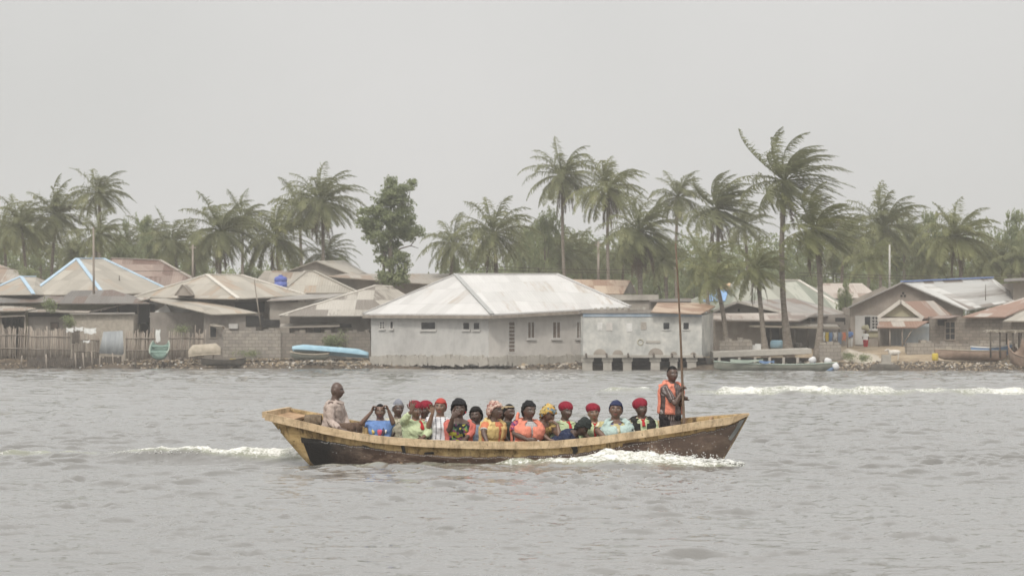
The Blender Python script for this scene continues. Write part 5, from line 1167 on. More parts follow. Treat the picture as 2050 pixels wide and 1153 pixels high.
    def collar(s, mat='cloth_lime', name='collar', w=.055):
        for sg in (-1, 1):
            q = [s.pt(sg*12, .90, .026), s.pt(sg*46, .93, .03), s.tf.p(sg*.066*s.k, .02, 1.0*s.TL+.008), s.tf.p(sg*.030*s.k, .066*s.k, .965*s.TL)]
            b = MB(); c = [x+s.tf.F*.010+s.tf.U*.006 for x in q]; b.add(q+c, [(0, 1, 2, 3), (7, 6, 5, 4), (0, 4, 5, 1), (1, 5, 6, 2), (2, 6, 7, 3), (3, 7, 4, 0)], 0, False); b.build(name, mat, s.o)
    def tie(s, mat='cloth_red', t0=.62, wd=.028, name='neck_scarf', x=0):
        b = MB(); rg = [(s.pt(x, .965, .02), .012), (s.pt(x, .93, .03), .020), (s.pt(x, .86, .034), .024), (s.pt(x, .75, .036), wd), (s.pt(x, t0, .036), wd*.6)]
        b.tube([p for p, _ in rg], [r for _, r in rg], 10, flat=.5)
        for sg in (-1, 1): b.tube([s.pt(x, .93, .032), s.tf.p(sg*.05*s.k, .045*s.k, .985*s.TL), s.tf.p(sg*.07*s.k, 0, 1.01*s.TL)], [.014, .013, .012], 8)
        m = remesh(b, .006, 1); mesh_obj(name, m, mat, s.o)
    def lower(s, mat='cloth_brown', name='skirt', full=True):
        b = MB(); k = s.k
        for h0, kn, ft in s.legs:
            cap_tube(b, [h0, h0.lerp(kn, .5), kn], [.105*k*s.build, .092*k*s.build, .078*k], 12); cap_tube(b, [kn, kn.lerp(ft, .4), kn.lerp(ft, .85)], [.076*k, .068*k, .06*k], 12)
        b.ell(s.H, (.17*k*s.build, .15*k*s.build, .1*k), 16, 10); m = remesh(b, .011, 2); s.wrinkle(m, .004); return mesh_obj(name, m, mat, s.o)
    def patch(s, mat, name, th, tt, rw, rh, inf=.024):
        """small flat badge or print lying on the chest"""
        c = s.pt(th, tt, inf); n = (s.pt(th, tt, inf+.1)-c).normalized(); sx = n.cross(s.tf.U).normalized(); up = sx.cross(n).normalized(); N = 14; V = [c+n*.008]
        for k in range(N): a = 2*math.pi*k/N; r_ = 1+.18*math.sin(3*a+th); V.append(s.pt(th+math.degrees(math.cos(a)*rw*r_/.15), tt+math.sin(a)*rh*r_/s.TL, inf))
        V2 = [v-n*.012 for v in V]; M_ = len(V)
        b = MB().add(V+V2, [(0, 1+k, 1+(k+1) % N) for k in range(N)]+[(M_, M_+1+(k+1) % N, M_+1+k) for k in range(N)]+[(1+k, M_+1+k, M_+1+(k+1) % N, 1+(k+1) % N) for k in range(N)]); b.build(name, mat, s.o)
NR, FR = 40.42, 40.98         # the near and the far row of passengers
DK = (.10, .062, .048); MD = (.165, .098, .070); LT = (.25, .155, .105)
# helmsman
p = Person('bald person in a taupe shirt sitting at the stern facing right, hand on the gunwale', 674, 782, 40.75, 76, 72, 2, k=1.03, lean=(.05, 0), skin=DK, fem=False, tl=.44,
           arms=(dict(e=(662, 845, -.22), w=(682, 859, -.50), d=(1, -.15, -.25), n=(0, 0, -1), c=.25, s=-1), dict(e=(690, 838, .2), w=(697, 857, -.1), d=(1, -.4, -.2), n=(0, 0, -1), c=.4)))
p.shirt('cloth_taupe', sleeve=1, fore=.75, inf=.020); p.collar('cloth_taupe'); p.lower('cloth_brown', 'trousers')
# boy in blue, both hands at his head
p = Person('child in a blue T-shirt with a red print, both hands raised to the head', 761, 824, NR, 2, 0, 3, k=.93, skin=MD, fem=False,
           arms=(dict(e=(723, 848, -.02), w=(744, 824, -.06), d=(.35, 0, 1), n=(1, -.3, 0), c=1.1, s=1), dict(e=(787, 846, -.02), w=(778, 822, -.06), d=(-.4, -.1, 1), n=(-1, -.3, 0), c=1.1, s=-1)))
p.shirt('cloth_blue', 't_shirt', sleeve=.62, inf=.018); p.shell('hair_black', 'hair', .004, .068, -.03); p.lower('cloth_navy', 'trousers')
p.patch('print_pink', 'shirt_print', 0, .58, .022, .055, .030); p.patch('print_yellow', 'shirt_print', -30, .60, .018, .035, .030); p.patch('print_dark', 'shirt_print', 14, .60, .012, .06, .034); p.patch('button_white', 'shirt_print', 25, .62, .012, .03, .033)
# girl in grey cap
p = Person('passenger in a grey knitted cap with white band behind the child in blue', 797, 819, FR-.1, 22, 5, 2, k=.96, lean=(0, 0), skin=DK, arms=(dict(e=(778, 862, 0), w=(786, 868, -.2)), None))
p.shirt('print_cream', 'top', sleeve=.35, inf=.014); p.shell('cap_grey', 'knitted_cap', .014, .06, -.03, lambda D: .022*np.clip(D[:, 2], 0, 1)**6); p.shell('band_white', 'cap_band', .019, .052, -.04, lambda D: -.012*np.clip(D[:, 2]*2.2-.9, 0, 1)*2); p.lower('cloth_brown')
# waving woman in lime
p = Person('passenger in a red beret and lime shirt waving a hand before the face', 833, 822, NR+.02, 20, 12, 2, k=1.0, lean=(0, .02), skin=MD, bust=.03,
           arms=(dict(e=(812, 838, -.16), w=(824, 822, -.24), d=(.15, -.1, 1), n=(.1, -1, .1), c=.1, sp=.35, th=1.2, s=-1), dict(e=(858, 866, -.05), w=(846, 876, -.2))))
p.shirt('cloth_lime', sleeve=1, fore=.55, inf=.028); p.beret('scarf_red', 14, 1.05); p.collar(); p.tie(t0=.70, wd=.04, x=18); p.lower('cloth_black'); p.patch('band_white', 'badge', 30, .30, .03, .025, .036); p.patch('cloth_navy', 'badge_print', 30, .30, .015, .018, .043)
# behind her
p = Person('passenger in a red beret and black waistcoat behind the waving passenger in lime', 850, 821, FR-.05, -20, -10, 3, 5, k=.97, skin=DK)
p.shirt('cloth_lime', sleeve=.8, inf=.015); p.vest('vest_black', .018, .012, 8, collar=False, name='waistcoat', split=False, t1=.90); p.beret('scarf_red', 4, 1.05); p.collar('cloth_cream'); p.tie(wd=.035); p.lower('cloth_black')
# coral scarf
p = Person('passenger in a coral headscarf and dotted white blouse, one hand lifted', 882, 815, NR+.08, -10, 8, 0, 4, k=1.02, skin=LT, bust=.035,
           arms=(dict(e=(858, 854, -.12), w=(866, 827, -.22), d=(-.05, -.1, 1), n=(-.3, -1, 0), c=.45, sp=.2, s=-1), None))
p.shirt('dots_white', 'blouse', sleeve=.55, inf=.018); p.wrap('scarf_coral', inf=.013, zf=.045, lump=.002); p.lower('cloth_black')
# black scarf, salmon cardigan
p = Person('passenger in a black headscarf, red earrings and salmon cardigan holding a hand to the mouth', 919, 819, NR, 8, 0, 2, k=1.08, skin=DK, bust=.04, build=1.06,
           arms=(dict(e=(900, 862, -.10), w=(906, 835, -.22), d=(.75, -.1, .75), n=(.2, .8, .2), c=.8, s=1), dict(e=(944, 866, -.05), w=(932, 878, -.2))))
p.shirt('print_wax_dark', 'dress', sleeve=0, inf=.016, t1=.86)
b_ = MB()
for sg in (-1, 1): p.panel(b_, sg*40, sg*118, .02, .97, .018, .012)
p.panel(b_, 116, 244, .02, .97, .018, .012)
S_, E_, W_ = p.jo[1]; cap_tube(b_, [S_-p.tf.L*.05, S_.lerp(E_, .3), E_, E_.lerp(W_, .5)], [.066, .064, .056, .048], 14); S_, E_, W_ = p.jo[-1]; cap_tube(b_, [S_+p.tf.L*.05, S_.lerp(E_, .3), S_.lerp(E_, .55)], [.066, .064, .058], 14)
m_ = remesh(b_, .009, 3); p.wrinkle(m_, .004); mesh_obj('cardigan', m_, 'cloth_salmon', p.o)
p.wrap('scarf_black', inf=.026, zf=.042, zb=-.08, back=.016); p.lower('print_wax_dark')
for sg in (-1, 1): MB().ell(p.hf.p(sg*.094, .0, -.045), (.012, .008, .016), 10, 8).build('earring', 'earring_red', p.o)
# face behind
p = Person('passenger with black hair and squinting face between the salmon cardigan and the yellow vest', 953, 832, FR, -14, 0, 2, -6, k=.98, skin=DK); p.shirt('cloth_bluegrey', sleeve=.6); p.wrap('hair_black', 'hair', inf=.022, zf=.048, zb=-.08, back=.012); p.lower('cloth_black')
# yellow vest
p = Person('elderly person in pink patterned headwrap and yellow vest over an orange shirt', 991, 823, NR-.02, 62, 50, 2, k=1.05, lean=(.05, 0), skin=DK,
           arms=(dict(e=(968, 866, -.2), w=(975, 884, -.3)), None))
p.shirt('cloth_orange', sleeve=.62, inf=.016); p.vest('vest_yellow', .016, .034, 5, t1=.95); p.wrap('print_pink_scarf', inf=.024, zf=.04, zb=-.085, knot=(0, .075, .085), lump=.007, back=.015); p.lower('cloth_red')
b_ = MB(); S_, E_, W_ = p.jo[-1]; e_ = S_.lerp(E_, .62); b_.tube([e_-(E_-S_)*.03, e_+(E_-S_)*.03], [.058, .057], 16); b_.build('sleeve_trim', 'button_white', p.o)
# tan cap behind
p = Person('passenger in a small tan cap mostly hidden behind the elderly person in the yellow vest', 1002, 829, FR+.02, 10, 0, 2, k=.92, skin=DK); p.shirt('cloth_darkgreen', sleeve=.6); p.shell('cap_tan', 'cap', .014, .058, .02, lambda D: .01*np.clip(D[:, 2], 0, 1)); p.lower('cloth_black')
# dark vest
p = Person('passenger with hair band and dark green waistcoat left of the seated orange life jacket', 1019, 826, FR-.12, 42, 30, 2, k=1.0, skin=DK, arms=(dict(e=(1008, 866, -.1), w=(1014, 880, -.3)), None))
p.shirt('cloth_darkgreen', sleeve=.5, inf=.02); p.vest('cloth_darkgreen', .02, .018, 14, collar=False, name='waistcoat', split=False); p.shell('hair_black', 'hair', .010, .056, -.06); p.shell('cap_tan', 'hair_band', .014, .058, .052, lambda D: -.02*np.clip(D[:, 2]*3-2.1, 0, 1)); p.lower('cloth_black')
# orange life jacket woman
p = Person('passenger in a black headscarf, red plaid sleeve and bulky orange life jacket, gazing right', 1059, 822, NR-.05, 32, 24, 4, k=1.1, lean=(.03, .02), skin=DK, bust=.02, build=1.05,
           arms=(dict(e=(1030, 868, -.12), w=(1056, 880, -.28), d=(1, -.3, -.1), c=.4), None))
p.shirt('plaid_white', sleeve=.72, inf=.016, slv='plaid_red'); p.vest('vest_orange', .022, .046, 2, t1=.97); p.wrap('scarf_black', inf=.018, zf=.05, zb=-.075, back=.008); p.lower('cloth_black')
b_ = MB(); 
for a_, b2 in (((-10, .93), (-36, .97)), ): pass
q_ = [p.tf.p(-.16, -.02, .96*p.TL), p.tf.p(-.15, -.04, 1.08*p.TL), p.tf.p(-.13, -.06, 1.2*p.TL)]
b_.tube(q_, [.05, .056, .045], 12, flat=.5); mesh_obj('head_cushion', remesh(b_, .008, 2), 'vest_orange', p.o)
p.patch('button_white', 'reflective_patch', 26, .40, .02, .045, .062); p.patch('strap_black', 'buckle', 14, .22, .04, .014, .062); p.patch('strap_black', 'buckle', -8, .50, .018, .010, .062)
# gold headwrap
p = Person('passenger in a gold and green headwrap leaning forward with a hand on the shoulder', 1097, 829, NR+.10, 66, 50, 26, k=1.02, lean=(.16, 0), skin=MD, arms=(dict(e=(1083, 868, -.1), w=(1100, 880, -.2)), dict(e=(1120, 872, -.22), w=(1116, 850, -.16), d=(-.6, 0, .5), n=(-.3, .3, -1), c=.6, s=-1)))
p.shirt('print_gold_dress', 'dress', sleeve=.45, inf=.02, t1=.9); p.wrap('print_gold_scarf', inf=.026, zf=.035, zb=-.08, lump=.008, knot=(-.0, -.085, .02), back=.012); p.lower('print_gold_dress')
# beret + lime
p = Person('passenger in a red beret and lime shirt with closed eyes, behind the person bending down', 1134, 824, NR+.28, 26, 15, 4, 7, k=1.02, skin=DK, bust=.03, arms=(None, None)); p.shirt('cloth_mint', sleeve=.9, inf=.022); p.beret('scarf_red', -14, 1.0, 6); p.collar(); p.tie(x=10); p.lower('cloth_black')
# bent over
p = Person('person in navy with a black headwrap bent far forward over the gunwale', 1164, 856, NR-.12, 72, 66, 42, k=1.0, lean=(.34, 0), tl=.22, skin=DK, arms=(dict(e=(1134, 884, -.1), w=(1152, 888, -.2)), None))
p.shirt('cloth_navy', sleeve=.9, inf=.02); p.wrap('scarf_blackgreen', inf=.02, zf=.045, zb=-.08, high=.035, lump=.006); p.lower('cloth_navy', 'skirt')
# beret tie
p = Person('passenger in red beret and long red tie between bent person and aqua life jacket', 1188, 827, NR+.16, 8, -8, 0, -6, k=1.0, skin=LT, bust=.03, arms=(dict(e=(1170, 868, -.05), w=(1178, 876, -.2)), None)); p.shirt('cloth_mint', sleeve=.9, inf=.024); p.beret('scarf_red', 12, 1.04); p.collar('cloth_mint'); p.tie(t0=.40, x=8); p.lower('cloth_black')
# aqua vest
p = Person('passenger in a navy headscarf and pale aqua life jacket over a yellow patterned dress', 1233, 821, NR+.02, -4, 10, -4, 3, k=1.12, skin=MD, bust=.04, build=1.1, lean=(0, -.03),
           arms=(dict(e=(1196, 862, -.08), w=(1214, 878, -.25)), dict(e=(1270, 870, 0), w=(1256, 880, -.2))))
p.shirt('print_wax_yellow', 'dress', sleeve=.85, inf=.022, t1=.92); p.vest('vest_aqua', .026, .032, 3, t1=.97); p.wrap('scarf_navy', inf=.015, zf=.045, zb=-.06, lump=.002); p.lower('print_wax_yellow')
p.patch('strap_black', 'vest_label', 48, .72, .016, .012, .058); p.patch('band_white', 'vest_label', 14, .45, .03, .03, .058)
# black vest beret
p = Person('passenger in red beret and padded black vest, rightmost of the seated people', 1284, 818, NR+.12, 20, 12, 2, -3, k=1.05, skin=DK, build=1.02, arms=(None, dict(e=(1312, 862, 0), w=(1304, 872, -.15))))
p.shirt('cloth_lime', sleeve=1, fore=.6, inf=.020); p.vest('vest_black', .022, .026, 9, t1=.97, split=False); p.beret('scarf_red', -16, 1.03, 4); p.collar(); p.tie(t0=.8); p.lower('cloth_black')
# standing boatman
p = Person('person in orange life vest standing at the bow gripping the long pole', 1346, 749, 40.72, 22, 50, 2, k=1.0, lean=(.03, 0), skin=DK, stand=True, fem=False, tl=.50,
           arms=(dict(e=(1351, 808, -.24), w=(1364, 786, -.22), d=(.35, 0, .9), n=(.75, -.65, 0), c=1.2, s=-1, sp=.04), dict(e=(1360, 814, .1), w=(1364, 802, -.16), d=(.6, -.3, .7), n=(.7, -.6, 0), c=1.2, s=1, sp=.04)))
p.shirt('stripe_brown', sleeve=.80, inf=.022, t0=-.30); p.vest('vest_orange', .028, .024, 20, t0=.10, t1=.96, collar=True, split=False); p.shell('hair_black', 'hair', .004, .062, -.04)
p.lower('trousers_black', 'trousers')
# ------------------------------------------------------------------ the passenger boat
def m_planks(name, c1, c2, c3, stain=.7):
    t = NT(name, .75, .2); v = t.coord('Object', (1, 1, 4)); w_ = t.coord('Object', (2.6, 2.6, .9))
    c = t.ramp(t.noise(v, 2.5, 7, .7), [(.3, c1), (.5, c2), (.7, c3)])
    st = t.noise(w_, 2.2, 9, .78, .6); c = t.mix(t.ramp(st, [(.46, 0.0), (.60, stain)]), c, (.07, .045, .025))
    sp = t.noise(t.coord('Object'), 38, 2, .5); c = t.mix(t.ramp(sp, [(.68, 0.0), (.72, .8)]), c, (.04, .028, .018))
    t.color(c); t.bump(t.math('ADD', t.noise(v, 9, 5, .7), st), .5, .012); return t.m
m_planks('hull_wood', (.24, .155, .065), (.46, .325, .155), (.58, .44, .24), .9)
m_planks('gunwale_wood', (.40, .29, .175), (.54, .41, .26), (.62, .49, .33), .5)
m_planks('inner_wood', (.30, .19, .11), (.42, .28, .17), (.5, .35, .22), .35)
t = NT('tar_brown', .6, .3); v = t.coord('Object'); s_ = t.n('ShaderNodeSeparateXYZ'); t.link(v, s_.inputs[0])
c = t.ramp(t.noise(t.coord('Object', (1, 1, 2.5)), 3, 8, .7), [(.36, (.035, .021, .016)), (.5, (.085, .052, .038)), (.63, (.22, .16, .12))])
k_ = t.ramp(t.math('ADD', t.math('MULTIPLY', t.noise(v, 2.4, 5), .9), t.math('MULTIPLY', s_.outputs[0], -.35)), [(1.15, 0.0), (1.30, 1.0)])
c = t.mix(t.ramp(t.math('ADD', t.math('MULTIPLY', t.math('ADD', s_.outputs[0], 2.9), .5), t.math('MULTIPLY', t.noise(v, 4, 5), .4)), [(.35, 1.0), (.75, 0.0)]), c, (.02, .018, .017))
c = t.mix(t.ramp(t.math('MULTIPLY', t.math('SUBTRACT', s_.outputs[0], 1.6), .6), [(0.0, 0.0), (1.0, .6)]), c, (.17, .125, .10))
t.color(c); t.bump(t.noise(v, 22, 5, .7), .7, .015)
t = NT('tar_black', .55, .35); v = t.coord('Object'); t.color(t.ramp(t.noise(v, 9, 6, .75), [(.35, (.014, .013, .012)), (.6, (.035, .031, .028)), (.74, (.12, .10, .085))])); t.bump(t.noise(v, 26, 5, .7), .8, .015)
m_mottled('metal_band', (.13, .14, .14), (.26, .27, .26), 9, rough=.5, spec=.5, bump=.4)
m_mottled('nail_zinc', (.55, .55, .52), (.7, .7, .68), 9, rough=.5, bump=0)
m_mottled('pole_wood', (.10, .07, .05), (.24, .175, .13), 6, bump=.5, stretch=(3, 3, .8))
m_mottled('basket_fibre', (.10, .075, .05), (.22, .17, .12), 20, bump=.9, bscale=60, bdist=.02)
boat = empty('passenger_boat', P(1015, 930, 40.75)); tag(boat, 'long wooden passenger boat, yellow brown planks above a dark tarred bottom, crowded with people', 'boat')
GU = [530, 560, 600, 650, 700, 750, 800, 860, 950, 1050, 1110, 1200, 1300, 1400, 1460, 1500]
GV = [827, 834, 843, 855, 865, 872.5, 877.5, 881.5, 884.5, 885, 883.5, 875, 860.5, 845, 836, 829]
def bc(u): return np.interp(u, [530, 1500], [40.86, 40.62])             # centre line depth
def hb(u): return float(np.interp(u, [528, 560, 620, 720, 850, 1000, 1150, 1270, 1360, 1430, 1480, 1503], [.36, .44, .56, .68, .75, .76, .72, .60, .44, .27, .11, .02]))
HEEL = .085
NSt = 70; us = [lerp(531, 1500, i/NSt) for i in range(NSt+1)]
def nearG(u): v = float(np.interp(u, GU, GV)); Y = bc(u)-hb(u); return P(u, v, Y)
def farG(u): n = nearG(u); b = hb(u)*2; sx = .30*max(0, 1-(u-530)/420); return Vector((n.x+sx, n.y+b, n.z+HEEL*b*.8))
def botx(u): return np.interp(u, [531, 1500], [645, 1424])
def side(u, h, far=False, out=0.0):
    """h 0 chine .. 1 gunwale"""
    g = farG(u) if far else nearG(u); ub = float(botx(u)); zc = float(np.interp(u, [531, 700, 1000, 1300, 1500], [-.16, -.24, -.26, -.24, -.17]))
    Yc = bc(ub); bb = min(hb(u)*.80, hb(ub)*.74); sx = (.30*max(0, 1-(u-530)/420) if far else 0)*.4
    yb = Yc+(bb if far else -bb); b0 = Vector((PX(ub, Yc)+sx, yb, zc+(HEEL*.5*bb if far else -HEEL*.5*bb)))
    q = h; bulge = .055*math.sin(math.pi*h)*(1 if u < 1460 else (1500-u)/40)
    # rake of both ends follows a gentle curve
    ex = .85 if u > 1200 else 1.25
    x = lerp(b0.x, g.x, h**ex if u > 1200 else h**.9); y = lerp(b0.y, g.y, h)+(bulge+out)*(1 if far else -1); z = lerp(b0.z, g.z, h)
    return Vector((x, y, z))
NH = 14; m = MB(); rings = []
for u in us:
    r_ = [side(u, h/NH) for h in range(NH, -1, -1)]+[side(u, h/NH, True) for h in range(0, NH+1)]
    inn = [Vector((p_.x, p_.y+(-.028 if i > NH else .028), max(p_.z, -.17 if NH > 0 else 0))) for i, p_ in enumerate(r_)]
    rings.append(r_+list(reversed(inn)))
m.loft(rings, closed=True, smooth=True); m.build('hull', 'hull_wood', boat)
# tar sheathing below the wavy line
TU = [531, 606, 650, 700, 760, 800, 870, 940, 1020, 1100, 1150, 1200, 1240, 1300, 1360, 1420, 1475, 1500]
TV = [873, 876, 883, 890, 898, 904, 911, 914, 914, 911, 908, 900, 894, 882, 873, 863, 847, 829]
def h_at(u, v):
    lo, hi = 0., 1.
    for _ in range(22):
        md = (lo+hi)/2; p_ = side(u, md); vv = HV+(CZ-p_.z)*F/p_.y
        if vv > v: lo = md
        else: hi = md
    return lo
def scr_u(p_): return CX+p_.x/p_.y*F
m = MB(); O = []; rgt = random.Random(8)
SU = [u for u in us if u > 560]
SU = [lerp(543, 1497, i/240) for i in range(241)]
for u in SU:
    hh = h_at(u, float(np.interp(u, TU, TV)))
    for _ in range(4): hh = h_at(u, float(np.interp(scr_u(side(u, hh)), TU, TV)))   # the side leans, so look the line up where it lands
    hh = max(.03, min(.985, hh+rgt.uniform(-.012, .012)+.010*math.sin(u*.09)))
    row = []
    for k in range(11):
        uu = u; p_ = side(uu, hh*k/10, False, .007)
        for _ in range(14):
            vv = HV+(CZ-p_.z)*F/p_.y; e_ = float(np.interp(vv, [870, 876, 918, 940], [601, 603, 619, 628]))
            if scr_u(p_) < e_: uu += (e_-scr_u(p_))*.9; p_ = side(uu, hh*k/10, False, .007)
        row.append(p_)
    O.append(row)
V = [p_ for r_ in O for p_ in r_]; n_ = len(V); V2 = [p_+Vector((0, .012, 0)) for p_ in V]; fs = [(i*11+j, (i+1)*11+j, (i+1)*11+j+1, i*11+j+1) for i in range(len(O)-1) for j in range(10)]
ed = [(i*11+10, (i+1)*11+10) for i in range(len(O)-1)]+[(0*11+j+1, j) for j in range(10)]+[((len(O)-1)*11+j, (len(O)-1)*11+j+1) for j in range(10)]
m.add(V+V2, fs+[(a, b, b+n_, a+n_) for a, b in ed]); m.build('tarred_sheathing', 'tar_brown', boat)
tops = [r_[-1] for r_ in O]
m = MB()
for i, p_ in enumerate(tops):
    if i % 1 == 0 and i > 18: m.ell(p_+Vector((rgt.uniform(-.004, .004), -.004, -.018)), (.0055, .0045, .0055), 6, 4)
for r_ in O[175:]:
    if rgt.random() < .8: q_ = r_[rgt.randrange(4, 10)]; m.ell(q_+Vector((0, -.003, rgt.uniform(-.02, .02))), (.006, .005, .006), 6, 4)
for r_ in O[20:175:2]:
    if rgt.random() < .35: q_ = r_[rgt.randrange(7, 10)]; m.ell(q_+Vector((0, -.003, rgt.uniform(-.02, .02))), (.005, .004, .005), 6, 4)
o = m.build('nail_heads', 'nail_zinc', boat); tag(o, kind='stuff')
# patches of black tar that run up the planks
def hull_patch(pts, mat, name, out=.012):
    q = [];
    for u, v in pts:
        uu = u
        for _ in range(12): h_ = h_at(uu, v); uu += (u-scr_u(side(uu, h_)))*.8; uu = min(1499, max(532, uu))
        q.append(side(uu, h_at(uu, v), False, out))
    V = q+[p_+Vector((0, .014, 0)) for p_ in q]; n_ = len(q)
    MB().add(V, [tuple(range(n_)), tuple(range(2*n_-1, n_-1, -1))]+[(i, i+n_, (i+1) % n_+n_, (i+1) % n_) for i in range(n_)], 0, False).build(name, mat, boat)
hull_patch([(802, 890), (809, 890), (813, 907), (806, 907)], 'tar_black', 'rib_end'); hull_patch([(1142, 893), (1155, 890), (1157, 903), (1153, 908), (1148, 908), (1146, 900)], 'tar_black', 'tar_patch')
hull_patch([(1247, 888), (1262, 885), (1312, 882), (1316, 890), (1290, 896), (1245, 898)], 'tar_brown', 'sheathing_patch')
hull_patch([(725, 890), (735, 892), (741, 897), (728, 897)], 'tar_black', 'tar_patch'); hull_patch([(850, 905), (868, 904), (870, 909), (848, 909)], 'tar_black', 'tar_patch')
hull_patch([(602, 878), (607, 876), (640, 879), (655, 884), (640, 886), (604, 886)], 'tar_black', 'tar_patch')
hull_patch([(1480, 842), (1491, 838), (1478, 862), (1463, 882), (1458, 878), (1472, 858)], 'metal_band', 'stem_band', .012)
hull_patch([(556, 859), (560, 858), (562, 863), (558, 865)], 'nail_zinc', 'mooring_hole')
# gunwales
def rail(fn, name, sgn, a=531, b=1500, w=.075, h=.095, lift=.012):
    rr = []
    for i in range(101):
        u = lerp(a, b, i/100); g = fn(u); tp = min(1, (b-u)/60+.35); ww = w*(tp if b > 1400 else 1)
        h_ = h*(min(1, (b-u)/45+.12) if b > 1400 else 1); y0, y1 = g.y-sgn*.02, g.y+sgn*ww; rr.append([Vector((g.x, y1, g.z+lift)), Vector((g.x, y1+sgn*.004, g.z-h_)), Vector((g.x, y0, g.z-h_)), Vector((g.x, y0, g.z+lift))])
    if sgn < 0: pass
    MB().loft(rr, closed=True, smooth=False).build(name, 'gunwale_wood', boat)
rail(nearG, 'gunwale', -1); rail(farG, 'gunwale', 1)
MB().beam(nearG(531)+Vector((-.01, -.04, -.02)), farG(531)+Vector((-.01, .04, -.02)), .07, .09).build('transom_beam', 'gunwale_wood', boat)
m = MB(); A_ = [nearG(u)+Vector((0, .03, -.045)) for u in (533, 552, 572)]; B_ = [farG(u)+Vector((0, -.03, -.045)) for u in (533, 552, 572)]; V = A_+B_; V += [p_-Vector((0, 0, .03)) for p_ in V]
m.add(V, [(0, 1, 4, 3), (1, 2, 5, 4), (6, 9, 10, 7), (7, 10, 11, 8), (2, 8, 11, 5), (0, 3, 9, 6), (0, 6, 7, 1), (1, 7, 8, 2)], 0, False).build('stern_deck', 'inner_wood', boat)
for ua, dz in ((612, -.06), (668, -.22), (745, -.30), (815, -.33), (885, -.33), (955, -.33), (1025, -.33), (1095, -.33), (1165, -.32), (1235, -.34), (1300, -.4)):
    a_, b_ = nearG(ua)+Vector((0, .05, dz)), farG(ua)+Vector((0, -.05, dz)); b_.z = a_.z; b_.x = a_.x+(.06 if ua < 700 else 0)
    MB().beam(a_, b_, .20 if ua > 620 else .09, .035).build('thwart', 'inner_wood', boat)
for ua in (590, 640, 700, 760, 1330, 1380, 1430):
    ub_ = ua; MB().tube([side(ub_, h_/6, True)+Vector((0, -.045, 0)) for h_ in range(1, 7)], .022, 6).build('rib', 'inner_wood', boat)
m = MB(); V = []
for u in us[4:-4:3]: V.append(side(u, .25, False)+Vector((0, .03, 0))); V.append(side(u, .25, True)+Vector((0, -.03, 0)))
for i_ in range(0, len(V), 2): z_ = max(V[i_].z, -.16); V[i_].z = z_; V[i_+1].z = z_
m.add(V, [(i_, i_+1, i_+3, i_+2) for i_ in range(0, len(V)-2, 2)], 0, False); m.build('bilge_floor', 'inner_wood', boat)
# fibre bundle beside the helmsman
b = MB(); c_ = P(627, 844, 40.85)
for k in range(9):
    q_ = [c_+Vector((-.11+.028*k, math.cos(R(a))*.13, math.sin(R(a))*.10*(1-.1*abs(k-4)/4))) for a in range(-20, 201, 20)]; b.tube(q_, .016, 6)
b.ell(c_-Vector((0, 0, .02)), (.12, .12, .09), 14, 10); mm = remesh(b, .008, 1); o = mesh_obj('basket', mm, 'basket_fibre', base=tuple(c_-Vector((0, 0, .11)))); tag(o, 'dark ribbed fibre basket lying in the stern behind the bald person', 'basket')
# pole
b = MB(); q_ = []; rr_ = []
for i in range(40):
    s_ = i/39; u = lerp(1352.5, 1373, s_)+1.0*math.sin(s_*5); v = lerp(487, 905, s_); q_.append(P(u, v, lerp(40.40, 40.52, s_))); rr_.append(lerp(.010, .024, s_)*(1+.05*math.sin(i*2.3)))
b.tube(q_, rr_, 10); o = b.build('punting_pole', 'pole_wood'); tag(o, 'long slightly crooked brown wooden pole held upright at the bow', 'pole')
# spray thrown up by the bow
m_mottled('foam_white', (.5, .5, .47), (.74, .74, .72), 30, rough=.6, bump=.6, bscale=60, bdist=.02)
rgs = np.random.default_rng(3); b = MB()
def zt_(x): return float(np.interp(x, [-1.5, 0, 1, 1.9, 2.4, 2.9, 3.3], [.03, .07, .16, .27, .20, .14, .05]))
for i in range(1500):
    x = float(rgs.beta(2.2, 1.2)*3.6-.3); y_ = 39.66+rgs.normal(0, .10)+(.25*(x-2.4) if x > 2.4 else 0); z_ = zt_(x)*min(1.25, abs(rgs.normal(.3, .33))); r_ = float(rgs.uniform(.0035, .0085))*(1.6 if z_ < zt_(x)*.6 else 1)
    b.ell((x, y_, z_), (r_*rgs.uniform(1, 2.2), r_, r_), 5, 4)
for i in range(260):
    x = float(rgs.beta(2.4, 1.2)*3.6-.3); y_ = 39.62+rgs.normal(0, .08)+(.25*(x-2.4) if x > 2.4 else 0); z_ = zt_(x)*rgs.uniform(.1, .75); r_ = float(rgs.uniform(.012, .028)); b.ell((x, y_, z_), (r_*rgs.uniform(1, 2.4), r_, r_*rgs.uniform(.6, 1.1)), 7, 5)
for i in range(220):
    x = float(rgs.uniform(-5.9, -2.7)); y_ = 41.6+rgs.normal(0, .1)+.1*(x+3); z_ = .12+abs(rgs.normal(0, .025)); r_ = float(rgs.uniform(.004, .010)); b.ell((x, y_, z_), (r_*1.6, r_, r_), 5, 4)
o = b.build('bow_spray', 'foam_white'); tag(o, 'white spray and droplets thrown up along the hull by the bow', 'spray', kind='stuff')
